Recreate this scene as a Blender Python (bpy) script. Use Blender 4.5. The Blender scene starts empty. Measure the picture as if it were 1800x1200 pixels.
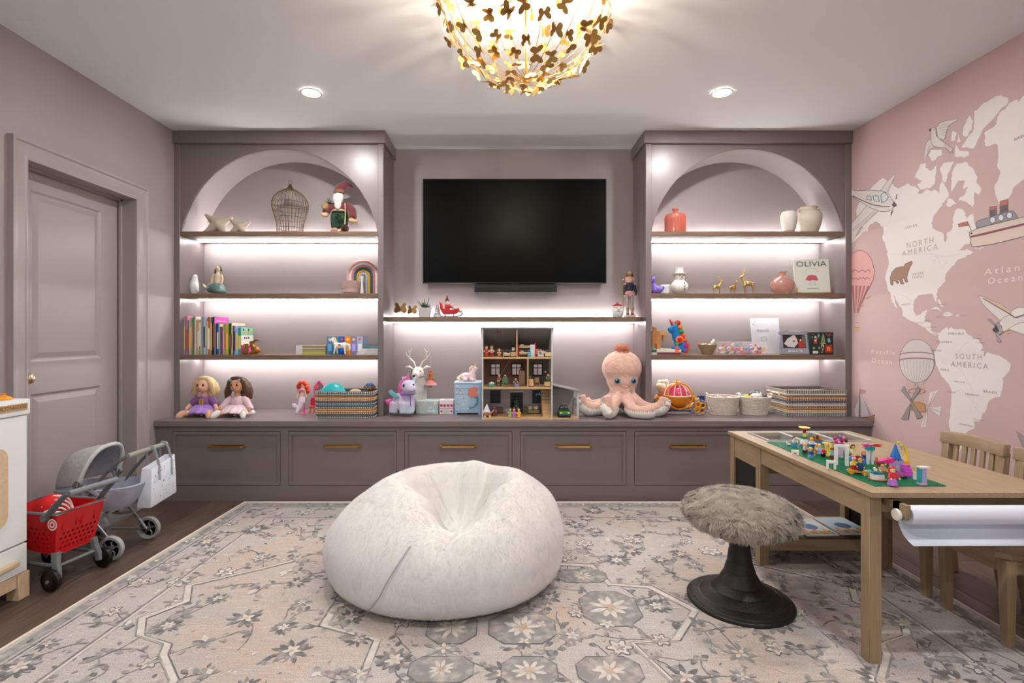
import bpy, bmesh, math, random
import numpy as np
from math import sin, cos, pi, radians, sqrt, atan2
from mathutils import Vector, Matrix, Euler, noise
from mathutils.geometry import tessellate_polygon
SC = bpy.context.scene
COL = SC.collection
random.seed(7)
# ------------------------------------------------------------------ camera, world, exposure
CAMZ = 1.208
cd = bpy.data.cameras.new('camera'); cam = bpy.data.objects.new('camera', cd); COL.objects.link(cam)
cam.location = (0, 0, CAMZ); cam.rotation_euler = (pi/2, 0, 0)
cd.sensor_width = 36; cd.lens = 18.0; cd.shift_x = 19/1800; cd.shift_y = -14/1800; cd.clip_start = .05
SC.camera = cam
SC.view_settings.view_transform = 'Standard'; SC.view_settings.look = 'None'
SC.view_settings.gamma = 1; SC.view_settings.use_curve_mapping = False
SC.view_settings.exposure = 0.0
w = bpy.data.worlds.new('world'); SC.world = w; w.use_nodes = True
w.node_tree.nodes['Background'].inputs[0].default_value = (.97, .985, 1.0, 1)
w.node_tree.nodes['Background'].inputs[1].default_value = 0.5      # added even fill; rear wall left out behind the camera to let it in
LED_E, BULB_W, CAN_W = 84.0, 6.0, 19.5
HC, XL, XR, YW, YU, YB, YREAR = 2.75, -2.496, 2.674, 4.283, 3.92, 3.70, -2.6

# ------------------------------------------------------------------ materials
def lin(c):
    return tuple(((v/255)/12.92 if v/255 <= .04045 else ((v/255+.055)/1.055)**2.4) for v in c[:3]) + (1,)
MATS = {}
def mat(name, c=(128,128,128), rough=.5, metal=0, bump=0, bs=60, var=0, vs=6, trans=0, emit=0, sheen=0, coat=0,
        stretch=None, spec=.5, c2=None, alpha=1, ior=1.45, bstretch=None, sss=0, rnd=0, detail=3):
    if name in MATS: return MATS[name]
    m = bpy.data.materials.new(name); m.use_nodes = True; nt = m.node_tree; N = nt.nodes; L = nt.links
    b = N['Principled BSDF']; col = lin(c)
    b.inputs['Base Color'].default_value = col; b.inputs['Roughness'].default_value = rough
    b.inputs['Metallic'].default_value = metal; b.inputs['Specular IOR Level'].default_value = spec
    b.inputs['IOR'].default_value = ior
    if trans: b.inputs['Transmission Weight'].default_value = trans
    if alpha < 1: b.inputs['Alpha'].default_value = alpha
    if sheen: b.inputs['Sheen Weight'].default_value = sheen; b.inputs['Sheen Roughness'].default_value = .6
    if coat: b.inputs['Coat Weight'].default_value = coat; b.inputs['Coat Roughness'].default_value = .08
    if sss: b.inputs['Subsurface Weight'].default_value = sss; b.inputs['Subsurface Scale'].default_value = .01
    if emit: b.inputs['Emission Color'].default_value = col; b.inputs['Emission Strength'].default_value = emit
    if bump or var or c2:
        tc = N.new('ShaderNodeTexCoord')
        def mapped(st):
            if st is None: return tc.outputs['Object']
            mp = N.new('ShaderNodeMapping'); mp.inputs['Scale'].default_value = st
            L.new(tc.outputs['Object'], mp.inputs[0]); return mp.outputs[0]
        if var or c2:
            nz = N.new('ShaderNodeTexNoise'); nz.inputs['Scale'].default_value = vs; nz.inputs['Detail'].default_value = detail
            L.new(mapped(stretch), nz.inputs['Vector'])
            rp = N.new('ShaderNodeValToRGB'); rp.color_ramp.elements[0].position = .3; rp.color_ramp.elements[1].position = .7
            if c2: a, d = col, lin(c2)
            else: a = tuple(x*(1-var) for x in col[:3])+(1,); d = tuple(min(1, x*(1+var)) for x in col[:3])+(1,)
            rp.color_ramp.elements[0].color = a; rp.color_ramp.elements[1].color = d
            L.new(nz.outputs['Fac'], rp.inputs[0]); out = rp.outputs[0]
            if rnd:
                oi = N.new('ShaderNodeObjectInfo'); hs = N.new('ShaderNodeHueSaturation')
                mr = N.new('ShaderNodeMapRange'); mr.inputs['To Min'].default_value = 1-rnd; mr.inputs['To Max'].default_value = 1+rnd
                L.new(oi.outputs['Random'], mr.inputs['Value']); L.new(mr.outputs[0], hs.inputs['Value'])
                L.new(out, hs.inputs['Color']); out = hs.outputs[0]
            L.new(out, b.inputs['Base Color'])
        if bump:
            n2 = N.new('ShaderNodeTexNoise'); n2.inputs['Scale'].default_value = bs; n2.inputs['Detail'].default_value = 3
            L.new(mapped(bstretch), n2.inputs['Vector'])
            bp = N.new('ShaderNodeBump'); bp.inputs['Strength'].default_value = bump; bp.inputs['Distance'].default_value = .01
            L.new(n2.outputs['Fac'], bp.inputs['Height']); L.new(bp.outputs[0], b.inputs['Normal'])
    MATS[name] = m; return m
def col(c, rough=.5, **k):                      # quick plain colour
    return mat('c_%d_%d_%d_%d' % (*c, int(rough*100)) + ''.join(sorted(str(v) for v in k.values())), c, rough, **k)
WALLC = (154,145,146)
M_wall = mat('mauve_wall_paint', WALLC, .55, bump=.03, bs=180)
M_cab = mat('mauve_cabinet_paint', (122,111,113), .33, bump=.01, bs=90)
M_trim = mat('mauve_trim_paint', (157,147,148), .36)
M_ceil = mat('ceiling_paint', (233,235,237), .8, bump=.02, bs=150)
M_shelf = mat('walnut_shelf', (118,97,82), .4, var=.26, vs=6, stretch=(1.2,18,18), bump=.05, bs=30, bstretch=(2,40,40))
M_led = mat('led_diffuser', (255,252,249), .5, emit=LED_E)
M_brass = mat('brushed_brass', (190,150,88), .28, metal=1)
M_floor = mat('dark_oak_plank', (76,62,53), .4, c2=(103,86,74), vs=5, stretch=(16,1.2,1), bump=.06, bs=30, bstretch=(20,1.5,1), rnd=.22)
M_oak = mat('pale_oak', (150,128,100), .5, c2=(168,146,117), vs=5, stretch=(1.5,30,30), bump=.05, bs=40, bstretch=(2,60,60))
M_oaky = mat('pale_oak_along', (150,128,100), .5, c2=(168,146,117), vs=5, stretch=(30,1.5,30), bump=.05, bs=40, bstretch=(60,2,60))
M_oakz = mat('pale_oak_upright', (146,124,96), .5, c2=(164,142,113), vs=5, stretch=(30,30,1.5), bump=.05, bs=40, bstretch=(60,60,2))
M_black = mat('black_plastic', (20,20,21), .35)
M_white = mat('white_paint', (228,228,225), .4)
M_ply = mat('birch_ply', (205,180,148), .5, var=.08, vs=6, stretch=(1,8,8))
M_gold = mat('gold_metal', (201,160,90), .3, metal=1)

# ------------------------------------------------------------------ mesh building
class MB:
    def __init__(s): s.v = []; s.f = []; s.m = []; s.k = 0
    def add(s, vs, fs):
        o = len(s.v); s.v += [tuple(p) for p in vs]
        for f in fs: s.f.append(tuple(i+o for i in f)); s.m.append(s.k)
        return s
    def mi(s, k): s.k = k; return s
    def box(s, x0, x1, y0, y1, z0, z1, M=None):
        vs = [Vector(p) for p in ((x0,y0,z0),(x1,y0,z0),(x1,y1,z0),(x0,y1,z0),(x0,y0,z1),(x1,y0,z1),(x1,y1,z1),(x0,y1,z1))]
        if M: vs = [M @ p for p in vs]
        return s.add(vs, [(3,2,1,0),(4,5,6,7),(0,1,5,4),(1,2,6,5),(2,3,7,6),(3,0,4,7)])
    def cb(s, c, d, r=(0,0,0)):
        M = Matrix.Translation(c) @ Euler(r).to_matrix().to_4x4()
        a, b, e = d[0]/2, d[1]/2, d[2]/2
        return s.box(-a, a, -b, b, -e, e, M)
    def hexa(s, bot, top):                       # eight corners, bottom ring then top ring (counter-clockwise from above)
        return s.add(list(bot)+list(top), [(3,2,1,0),(4,5,6,7),(0,1,5,4),(1,2,6,5),(2,3,7,6),(3,0,4,7)])
    def cyl(s, p0, p1, r0, r1=None, n=12):
        return s.tube([p0, p1], [r0, r0 if r1 is None else r1], n)
    def tube(s, pts, r, n=6, closed=False, flat=1.0):
        P = [Vector(p) for p in pts]; m = len(P)
        R = r if isinstance(r, (list, tuple)) else [r]*m
        T = []
        for i in range(m):
            a = P[(i-1) % m] if (closed or i > 0) else P[0]; b = P[(i+1) % m] if (closed or i < m-1) else P[-1]
            t = b-a; T.append(t.normalized() if t.length > 1e-9 else Vector((0,0,1)))
        ref = Vector((0,0,1)) if abs(T[0].z) < .9 else Vector((1,0,0))
        u = T[0].cross(ref).normalized(); vs = []
        for i in range(m):
            u = (u - T[i]*u.dot(T[i]))
            u = u.normalized() if u.length > 1e-6 else T[i].orthogonal().normalized()
            v = T[i].cross(u)
            for k in range(n):
                a = 2*pi*k/n; vs.append(P[i] + u*(cos(a)*R[i]) + v*(sin(a)*R[i]*flat))
        fs = []
        for i in range(m if closed else m-1):
            j = (i+1) % m
            for k in range(n): fs.append((i*n+k, i*n+(k+1) % n, j*n+(k+1) % n, j*n+k))
        if not closed: fs += [tuple(range(n))[::-1], tuple((m-1)*n+k for k in range(n))]
        return s.add(vs, fs)
    def lathe(s, prof, c=(0,0,0), n=24, M=None, a0=0, a1=2*pi, caps=True):
        c = Vector(c); full = abs(a1-a0-2*pi) < 1e-6; m = n if full else n+1; vs = []
        for r, z in prof:
            for k in range(m):
                a = a0+(a1-a0)*k/n; p = Vector((r*cos(a), r*sin(a), z)); vs.append(c + (M @ p if M else p))
        fs = []
        for i in range(len(prof)-1):
            for k in range(n):
                k2 = (k+1) % m; fs.append((i*m+k, i*m+k2, (i+1)*m+k2, (i+1)*m+k))
        if full and caps:
            if prof[0][0] > 1e-6: fs.append(tuple(range(m))[::-1])
            if prof[-1][0] > 1e-6: fs.append(tuple((len(prof)-1)*m+k for k in range(m)))
        return s.add(vs, fs)
    def ell(s, c, r, rot=None, nu=14, nv=9):
        if not isinstance(r, (list, tuple)): r = (r, r, r)
        M = Euler(rot).to_matrix() if rot else Matrix.Identity(3); c = Vector(c); vs = []; fs = []
        for j in range(1, nv):
            t = pi*j/nv
            for k in range(nu):
                a = 2*pi*k/nu; vs.append(c + M @ Vector((r[0]*sin(t)*cos(a), r[1]*sin(t)*sin(a), -r[2]*cos(t))))
        b = len(vs); vs += [c + M @ Vector((0,0,-r[2])), c + M @ Vector((0,0,r[2]))]
        for j in range(nv-2):
            for k in range(nu): fs.append((j*nu+k, j*nu+(k+1) % nu, (j+1)*nu+(k+1) % nu, (j+1)*nu+k))
        for k in range(nu):
            fs.append((b, (k+1) % nu, k)); fs.append((b+1, (nv-2)*nu+k, (nv-2)*nu+(k+1) % nu))
        return s.add(vs, fs)
    def prism(s, poly, o, u, v, d):              # outline in the u-v plane at o, extruded along the vector d
        o, u, v, d = Vector(o), Vector(u), Vector(v), Vector(d)
        P = [o+u*a+v*b for a, b in poly]; n = len(P)
        tri = tessellate_polygon([P]); fs = []
        area = sum(poly[i][0]*poly[(i+1) % n][1]-poly[(i+1) % n][0]*poly[i][1] for i in range(n))
        flip = (area > 0) == (u.cross(v).dot(d) > 0)
        for t in tri:
            a, b, c = t
            ar = (poly[b][0]-poly[a][0])*(poly[c][1]-poly[a][1])-(poly[c][0]-poly[a][0])*(poly[b][1]-poly[a][1])
            if (ar > 0) != (area > 0): a, c = c, a
            fs.append((c, b, a) if flip else (a, b, c)); fs.append((a+n, b+n, c+n) if flip else (c+n, b+n, a+n))
        for i in range(n):
            j = (i+1) % n; fs.append((i, j, j+n, i+n) if flip else (j, i, i+n, j+n))
        return s.add(P+[p+d for p in P], fs)
    def flat(s, poly, f):                        # flat print: outline points mapped to the surface by f
        P = [Vector(f(*p)) for p in poly]
        for t in tessellate_polygon([[Vector((p[0], p[1], 0)) for p in poly]]):
            s.add([P[i] for i in t], [(0,1,2)])
        return s
    def line(s, pts, wd, f, closed=False):       # a drawn line of width wd (in outline units)
        n = len(pts); L = []
        for i in range(n):                       # mitred ribbon, so no piece lies over another
            p = pts[i]; a = pts[i-1] if (closed or i) else None; b = pts[(i+1) % n] if (closed or i < n-1) else None
            d = []
            for q, r in ((a, p), (p, b)):
                if q is not None and r is not None:
                    l = math.hypot(r[0]-q[0], r[1]-q[1]) or 1; d.append(((q[1]-r[1])/l, (r[0]-q[0])/l))
            nx, ny = sum(v[0] for v in d)/len(d), sum(v[1] for v in d)/len(d); k = wd/2/max(nx*nx+ny*ny, .3)
            L += [f(p[0]+nx*k, p[1]+ny*k), f(p[0]-nx*k, p[1]-ny*k)]
        return s.add(L, [(2*i, 2*i+1, (2*i+3) % (2*n), (2*i+2) % (2*n)) for i in range(n if closed else n-1)])
    def mesh(s, name, mats, smooth=True, bevel=0, seg=1, angle=40):
        me = bpy.data.meshes.new(name); me.from_pydata(s.v, [], s.f)
        for m in (mats if isinstance(mats, (list, tuple)) else [mats]): me.materials.append(m)
        if any(s.m): me.polygons.foreach_set('material_index', s.m)
        if bevel:
            bm = bmesh.new(); bm.from_mesh(me)
            es = [e for e in bm.edges if len(e.link_faces) == 2 and e.calc_face_angle(0) > .6]
            bmesh.ops.bevel(bm, geom=es, offset=bevel, segments=seg, affect='EDGES', profile=.6, clamp_overlap=True)
            bm.to_mesh(me); bm.free()
        if smooth:
            me.polygons.foreach_set('use_smooth', [True]*len(me.polygons))
            me.set_sharp_from_angle(angle=radians(angle))
        me.update(); return me
    def obj(s, name, mats, parent=None, smooth=True, bevel=0, seg=1, blob=0, sm=6, sub=0, kind=None, label=None, loc=None, angle=40):
        o = bpy.data.objects.new(name, s.mesh(name, mats, smooth and not blob, bevel, seg, angle)); COL.objects.link(o)
        if parent: o.parent = parent
        if loc: o.location = loc
        if blob:
            r = o.modifiers.new('remesh', 'REMESH'); r.mode = 'VOXEL'; r.voxel_size = blob; r.use_smooth_shade = True
            if sm:
                q = o.modifiers.new('smooth', 'SMOOTH'); q.iterations = sm; q.factor = .5
        if sub:
            q = o.modifiers.new('sub', 'SUBSURF'); q.levels = q.render_levels = sub
        if kind: o['kind'] = kind
        if label: o['label'] = label
        return o
def tag(o, label, cat, group=None):
    o['label'] = label; o['category'] = cat
    if group: o['group'] = group
    return o
def thing(name, label, cat, loc=(0,0,0), rz=0, group=None):
    o = bpy.data.objects.new(name, None); o.empty_display_size = .05; COL.objects.link(o)
    o.location = loc; o.rotation_euler = (0,0,rz); return tag(o, label, cat, group)
def struct(o): o['kind'] = 'structure'; return o
def dup(root, loc, rz=0, label=None, group=None):
    r = root.copy(); COL.objects.link(r); r.location = loc; r.rotation_euler = (0,0,rz)
    if label: r['label'] = label
    if group: r['group'] = group
    for ch in list(root.children):
        c = ch.copy(); COL.objects.link(c); c.parent = r
        for g in list(ch.children):
            d = g.copy(); COL.objects.link(d); d.parent = c
    return r
def wx(px, D): return (px-881)*D/900            # photograph column at distance D -> metres from the room's axis
def wz(py, D): return CAMZ-(py-586)*D/900
def area_light(name, loc, rot, sx, sy, W, c=(1,1,1), shape='RECTANGLE', spread=pi):
    l = bpy.data.lights.new(name, 'AREA'); l.shape = shape; l.size = sx; l.size_y = sy; l.energy = W; l.color = c; l.spread = spread
    o = bpy.data.objects.new(name, l); COL.objects.link(o); o.location = loc; o.rotation_euler = rot; return o
def text_mesh(s, size, f, mb, width=None, extr=None, shear=0, spacing=1.0):
    """lettering turned into flat mesh; (x,y) of each letter outline, centred on 0,0, is mapped by f"""
    cu = bpy.data.curves.new('lettering', 'FONT'); cu.body = s; cu.size = size; cu.align_x = 'CENTER'; cu.align_y = 'CENTER'
    cu.shear = shear; cu.space_character = spacing; cu.resolution_u = 3; cu.space_line = 1.0
    o = bpy.data.objects.new('lettering', cu); COL.objects.link(o)
    bpy.context.view_layer.update()
    me = o.to_mesh(); vs = [v.co.copy() for v in me.vertices]; fs = [tuple(p.vertices) for p in me.polygons]
    o.to_mesh_clear(); bpy.data.objects.remove(o); bpy.data.curves.remove(cu)
    if not vs: return
    k = 1
    if width:
        x0 = min(v.x for v in vs); x1 = max(v.x for v in vs); k = width/(x1-x0)
    mb.add([f(v.x*k, v.y) for v in vs], fs)

# ------------------------------------------------------------------ room shell
fl = struct(MB().box(XL-.16, XR+.12, YREAR, YW+.1, -.06, -.014).obj('floor', mat('subfloor', (50,42,37), .8)))
random.seed(3)
x = XL-.15; PW = .185
while x < XR+.02:
    y = YREAR - random.uniform(0, 1.2); x1 = min(x+PW-.0022, XR+.02)
    while y < YW:
        ln = random.uniform(1.2, 1.9); a, b = max(y, YREAR), min(y+ln-.0022, YW)
        if b-a > .05: MB().box(x, x1, a, b, -.014, random.uniform(-.0006, 0)).obj('plank', M_floor, fl, smooth=False)
        y += ln
    x += PW
struct(MB().box(XL-.16, XR+.12, YREAR, YW+.1, HC, HC+.1).obj('ceiling', M_ceil))
struct(MB().box(XL-.16, XR+.12, YW, YW+.1, 0, HC).obj('wall_back', M_wall))
wr = struct(MB().box(XR, XR+.1, YREAR, YW, 0, HC).obj('wall_right', mat('dusty_pink_wallpaper', (192,166,165), .75, bump=.02, bs=300)))
DY0, DY1, DZ = 2.687, 3.488, 2.12
wl = MB(); wl.box(XL-.15, XL, YREAR, DY0, 0, HC).box(XL-.15, XL, DY1, YW, 0, HC).box(XL-.15, XL, DY0, DY1, DZ, HC)
struct(wl.obj('wall_left', M_wall, smooth=False))
# door with casing
dr = struct(MB().box(XL-.15, XL-.125, DY0+.004, DY1-.004, .008, DZ-.004).obj('door_1', M_trim))
fx = XL-.125
st = MB()                                        # stiles and rails proud of the leaf
for a, b, c, d in ((DY0+.004, DY0+.15, .008, DZ-.004), (DY1-.15, DY1-.004, .008, DZ-.004), (DY0+.15, DY1-.15, DZ-.115, DZ-.004),
                   (DY0+.15, DY1-.15, .87, 1.05), (DY0+.15, DY1-.15, .008, .22)):
    st.box(fx, fx+.012, a, b, c, d)
st.obj('door_frame', M_trim, dr, bevel=.0)
def door_panel(z0, z1):
    a, b = DY0+.15, DY1-.15; m = MB()
    r = [(0, .012), (.012, .004), (.02, .003), (.05, .011)]
    vs = []; fs = []
    for i, (ins, h) in enumerate(r):
        vs += [(fx+h, a+ins, z0+ins), (fx+h, b-ins, z0+ins), (fx+h, b-ins, z1-ins), (fx+h, a+ins, z1-ins)]
        if i:
            for k in range(4): fs.append(((i-1)*4+k, (i-1)*4+(k+1) % 4, i*4+(k+1) % 4, i*4+k))
    fs.append((12, 13, 14, 15)); m.add(vs, fs)
    return m.obj('panel', M_trim, dr, smooth=False)
door_panel(1.05, DZ-.115); door_panel(.22, .87)
kb = MB().lathe([(.028,0),(.028,.006),(.012,.01),(.012,.035),(.026,.045),(.03,.06),(.024,.074),(0,.08)], (fx+.012, DY0+.075, .963), 20, Matrix.Rotation(pi/2, 3, 'Y'))
kb.obj('door_knob', mat('satin_brass', (214,190,150), .25, metal=1), dr)
# casing: stepped profile swept round the opening
prof = [(0,.014),(.012,.018),(.02,.014),(.06,.017),(.078,.022),(.086,.03),(.1,.032),(.1,0)]
cs = MB()
def casing_leg(y_in, sgn):
    vs = []; fs = []; P = [(0,0)]+prof
    for z_of in (lambda q: 0, lambda q: DZ+q):
        for q, h in P: vs.append((XL+h, y_in+sgn*q, z_of(q)))
    n = len(P)
    for i in range(n): fs.append((i, (i+1) % n, n+(i+1) % n, n+i))
    cs.add(vs, fs)
casing_leg(DY0, -1); casing_leg(DY1, 1)
P = [(0,0)]+prof; n = len(P); vs = [(XL+h, DY0-q, DZ+q) for q, h in P]+[(XL+h, DY1+q, DZ+q) for q, h in P]
cs.add(vs, [(i, (i+1) % n, n+(i+1) % n, n+i) for i in range(n)])
cs.box(XL-.1, XL-.085, DY1-.014, DY1, 0, DZ).box(XL-.1, XL-.085, DY0, DY0+.014, 0, DZ).box(XL-.1, XL-.085, DY0, DY1, DZ-.014, DZ)
struct(cs.obj('trim_1', M_trim, smooth=False))
struct(MB().box(XL, XL+.016, YREAR, DY0-.1, 0, .13).obj('baseboard_left', M_trim, bevel=.004))
struct(MB().box(XR-.016, XR, YREAR, YB-.02, 0, .13).obj('baseboard_right', mat('pink_trim', (196,172,170), .4), bevel=.004))

# ------------------------------------------------------------------ ceiling downlights
def downlight(x, y, label=None):
    t = thing('downlight', label, 'light', (x, y, HC-.001))
    MB().lathe([(.062,-.002),(.068,-.008),(.056,-.01),(.052,-.004)], n=28, caps=False).obj('trim_ring', M_white, t)
    MB().lathe([(0,-.0035),(.052,-.0035)], n=24).obj('lens', mat('downlight_lens', (255,250,242), .4, emit=14), t)
    l = area_light('downlight_lamp', (0, 0, -.012), (0, 0, 0), .1, .1, CAN_W, (1,.985,.965), 'DISK'); l.parent = t
    return t
downlight(wx(547,3.265), 3.265, 'round recessed ceiling light above the arched bookcase by the door')
downlight(wx(1269,3.265), 3.265, 'round recessed ceiling light above the arched bookcase by the map wall')
for i, (xx, yy) in enumerate(((-1.21,1.0),(1.41,1.0),(-1.21,-1.2),(1.41,-1.2))):
    downlight(xx, yy, 'round recessed ceiling light behind the camera, ' + ('second row on the door side','second row on the map side','rear row on the door side','rear row on the map side')[i])

# ------------------------------------------------------------------ built-in joinery
S1, S2, S3, SM, ZC, TH = 1.9877, 1.515, 1.0447, 1.3378, .580, .037
NB = 4.23                                        # face of the niche back panel
def bookcase(x0, x1, o0, o1, side, label):
    """x0..x1 outer, o0..o1 opening; side = +1 when the free side faces +X"""
    t = thing('arched_bookcase', label, 'bookcase', ((x0+x1)/2, NB, ZC)); cx = (x0+x1)/2
    X = lambda v: v-cx; Y = lambda v: v-NB; Z = lambda v: v-ZC
    fr = MB()
    MB().box(X(x0), X(o0), Y(3.905), Y(YW), 0, Z(HC-.096)).obj('side_panel', M_cab, t, bevel=.0025); fr.box(X(o1), X(x1), Y(3.905), Y(YW), 0, Z(HC-.096))
    fr.obj('side_panel', M_cab, t, bevel=.0025)
    MB().box(X(o0), X(o1), Y(NB), Y(YW), 0, Z(HC-.1)).obj('back_panel', M_wall, t)
    c0 = x0-(.016 if side < 0 else 0); c1 = x1+(.016 if side > 0 else 0)
    MB().box(X(c0), X(c1), Y(3.888), Y(YW), Z(HC-.096), Z(HC)).obj('crown_rail', M_cab, t, bevel=.003)
    am = (o0+o1)/2; R = (o1-o0)/2+.002; az = 2.6213-R
    a0 = math.asin((S1-az)/R); K = 48
    arc = [(am+R*cos(pi-a0-(pi-2*a0)*k/K), az+R*sin(pi-a0-(pi-2*a0)*k/K)) for k in range(K+1)]
    poly = [(X(o0), Z(S1)), (X(o0), Z(HC-.096)), (X(o1), Z(HC-.096)), (X(o1), Z(S1))]+[(X(a), Z(b)) for a, b in arc[::-1]]
    MB().prism(poly, (0, Y(3.918), 0), (1,0,0), (0,0,1), (0,.018,0)).obj('arch_panel', M_cab, t, smooth=False)
    sf = MB(); vs = []; fs = []
    for a, b in arc:
        nx, nz = (a-am)/R, (b-az)/R
        for y_, e in ((3.921,0),(NB,0),(NB,.01),(3.934,.01)): vs.append((X(a+nx*e), Y(y_), Z(b+nz*e)))
    for k in range(K):
        for q in range(4): fs.append((k*4+q, k*4+(q+1) % 4, k*4+4+(q+1) % 4, k*4+4+q))
    sf.add(vs, fs).obj('arch_soffit', M_wall, t)
    for z in (S1, S2, S3):
        sh = MB().box(X(o0), X(o1), Y(3.909), Y(NB), Z(z-TH), Z(z)).obj('shelf', M_shelf, t, bevel=.002)
        MB().box(X(o0)+.004, X(o1)-.004, -.10, -.088, Z(z-TH)-.006, Z(z-TH)).obj('led_strip', M_led, sh)
    MB().box(X(o0)+.03, X(o1)-.03, -.03, -.02, Z(S1), Z(S1)+.006).obj('led_strip', M_led, t)
    return t
BL0, BL1, BLo0, BLo1 = XL, wx(675,YU), wx(318,YU), wx(665,YU)
BR0, BR1, BRo0, BRo1 = wx(1134,YU), XR, wx(1144.5,YU), wx(1484,YU)
bookcase(BL0, BL1, BLo0, BLo1, 1, 'mauve built-in bookcase with an arched top niche beside the door')
bookcase(BR0, BR1, BRo0, BRo1, -1, 'mauve built-in bookcase with an arched top niche beside the map wall')
ms = thing('floating_shelf', 'long walnut wall shelf between the two arched bookcases under the television', 'shelf', ((BL1+BR0)/2, YW, SM))
hw = (BR0-BL1)/2-.001
MB().box(-hw, hw, 4.0-YW, 0, -TH, 0).obj('board', M_shelf, ms, bevel=.002)
MB().box(-hw+.004, hw-.004, -.10, -.088, -TH-.006, -TH).obj('led_strip', M_led, ms)
MB().box(-hw+.01, hw-.01, -.03, -.02, 0, .005).obj('led_strip', M_led, ms)
# base cabinet with six drawers, and the worktop
bc = thing('drawer_cabinet', 'long low mauve cabinet with a row of wide drawers along the back wall', 'cabinet', (0, YB, 0))
DX = [(wx(a,YB), wx(b,YB)) for a, b in ((303,493),(507,697),(711,900.5),(914.5,1101),(1115,1303),(1318,1508))]
DZ0, DZ1 = wz(852.6,YB), wz(758,YB)
fb = MB(); x_ = XL
for a, b in DX: fb.box(x_, a, 0, .02, DZ0, DZ1); x_ = b
fb.box(x_, XR, 0, .02, DZ0, DZ1).box(XL, XR, 0, .02, 0, DZ0).box(XL, XR, 0, .02, DZ1, ZC-.041)
fb.box(XL, XR, .035, .05, 0, ZC-.041)
fb.obj('face_frame', M_cab, bc, smooth=False)
for i, (a, b) in enumerate(DX):
    g = .003; a += g; b -= g; z0, z1 = DZ0+g, DZ1-g; m = MB(); bw = .02
    m.box(a, b, .008, .024, z0, z1)
    for q in ((a,b,z0,z0+bw),(a,b,z1-bw,z1),(a,a+bw,z0+bw,z1-bw),(b-bw,b,z0+bw,z1-bw)): m.box(q[0], q[1], -.002, .008, q[2], q[3])
    bd = .006
    for q in ((a+bw,b-bw,z0+bw,z0+bw+bd),(a+bw,b-bw,z1-bw-bd,z1-bw),(a+bw,a+bw+bd,z0+bw+bd,z1-bw-bd),(b-bw-bd,b-bw,z0+bw+bd,z1-bw-bd)):
        m.box(q[0], q[1], .004, .008, q[2], q[3])
    d = m.obj('drawer', M_cab, bc, smooth=False)
    hx, hz, hl = (a+b)/2, wz(784,YB), .135
    h = MB().box(hx-hl, hx+hl, .002, .008, hz-.009, hz+.009)
    h.tube([(hx-hl+.01,.006,hz),(hx-hl+.012,-.02,hz),(hx-hl+.02,-.028,hz),(hx+hl-.02,-.028,hz),(hx+hl-.012,-.02,hz),(hx+hl-.01,.006,hz)], .0055, 8)
    h.obj('handle', M_brass, d, label='long brass bar pull')
wt = MB().box(XL, XR, 3.675, YW, ZC-.041, ZC).obj('worktop', M_cab, bevel=.003)
tag(wt, 'long mauve worktop running wall to wall over the drawers', 'worktop')

# ------------------------------------------------------------------ television, soundbar
tv = thing('television', 'large flat black television mounted on the wall above the walnut shelf', 'television', (wx(904.5,4.2), 4.2, wz(498,4.2)))
tw, th = 323*4.2/900/2, 184*4.2/900
MB().box(-tw, tw, 0, .03, 0, th).obj('casing', M_black, tv, bevel=.003)
MB().box(-tw+.006, tw-.006, -.0015, .001, .01, th-.006).obj('screen', mat('tv_glass', (3,3,4), .34, spec=.1), tv)
MB().box(-.3, .3, .03, .083, .15, .6).obj('wall_mount', M_black, tv)
MB().box(-.03, .03, .004, .02, -.006, .001).obj('sensor', M_black, tv)
sb = thing('soundbar', 'slim black soundbar on the wall below the television', 'speaker', (wx(906.5,4.16), 4.16, wz(514.5,4.16)))
MB().box(-.337, .337, 0, .123, 0, .07).obj('body', mat('soundbar_cloth', (22,22,24), .6, bump=.2, bs=900), sb, bevel=.012, seg=3)
tm = MB(); text_mesh('SONOS', .016, lambda a, b: (a, -.0006, b+.037), tm); tm.obj('lettering', col((70,70,72)), sb)
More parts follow.
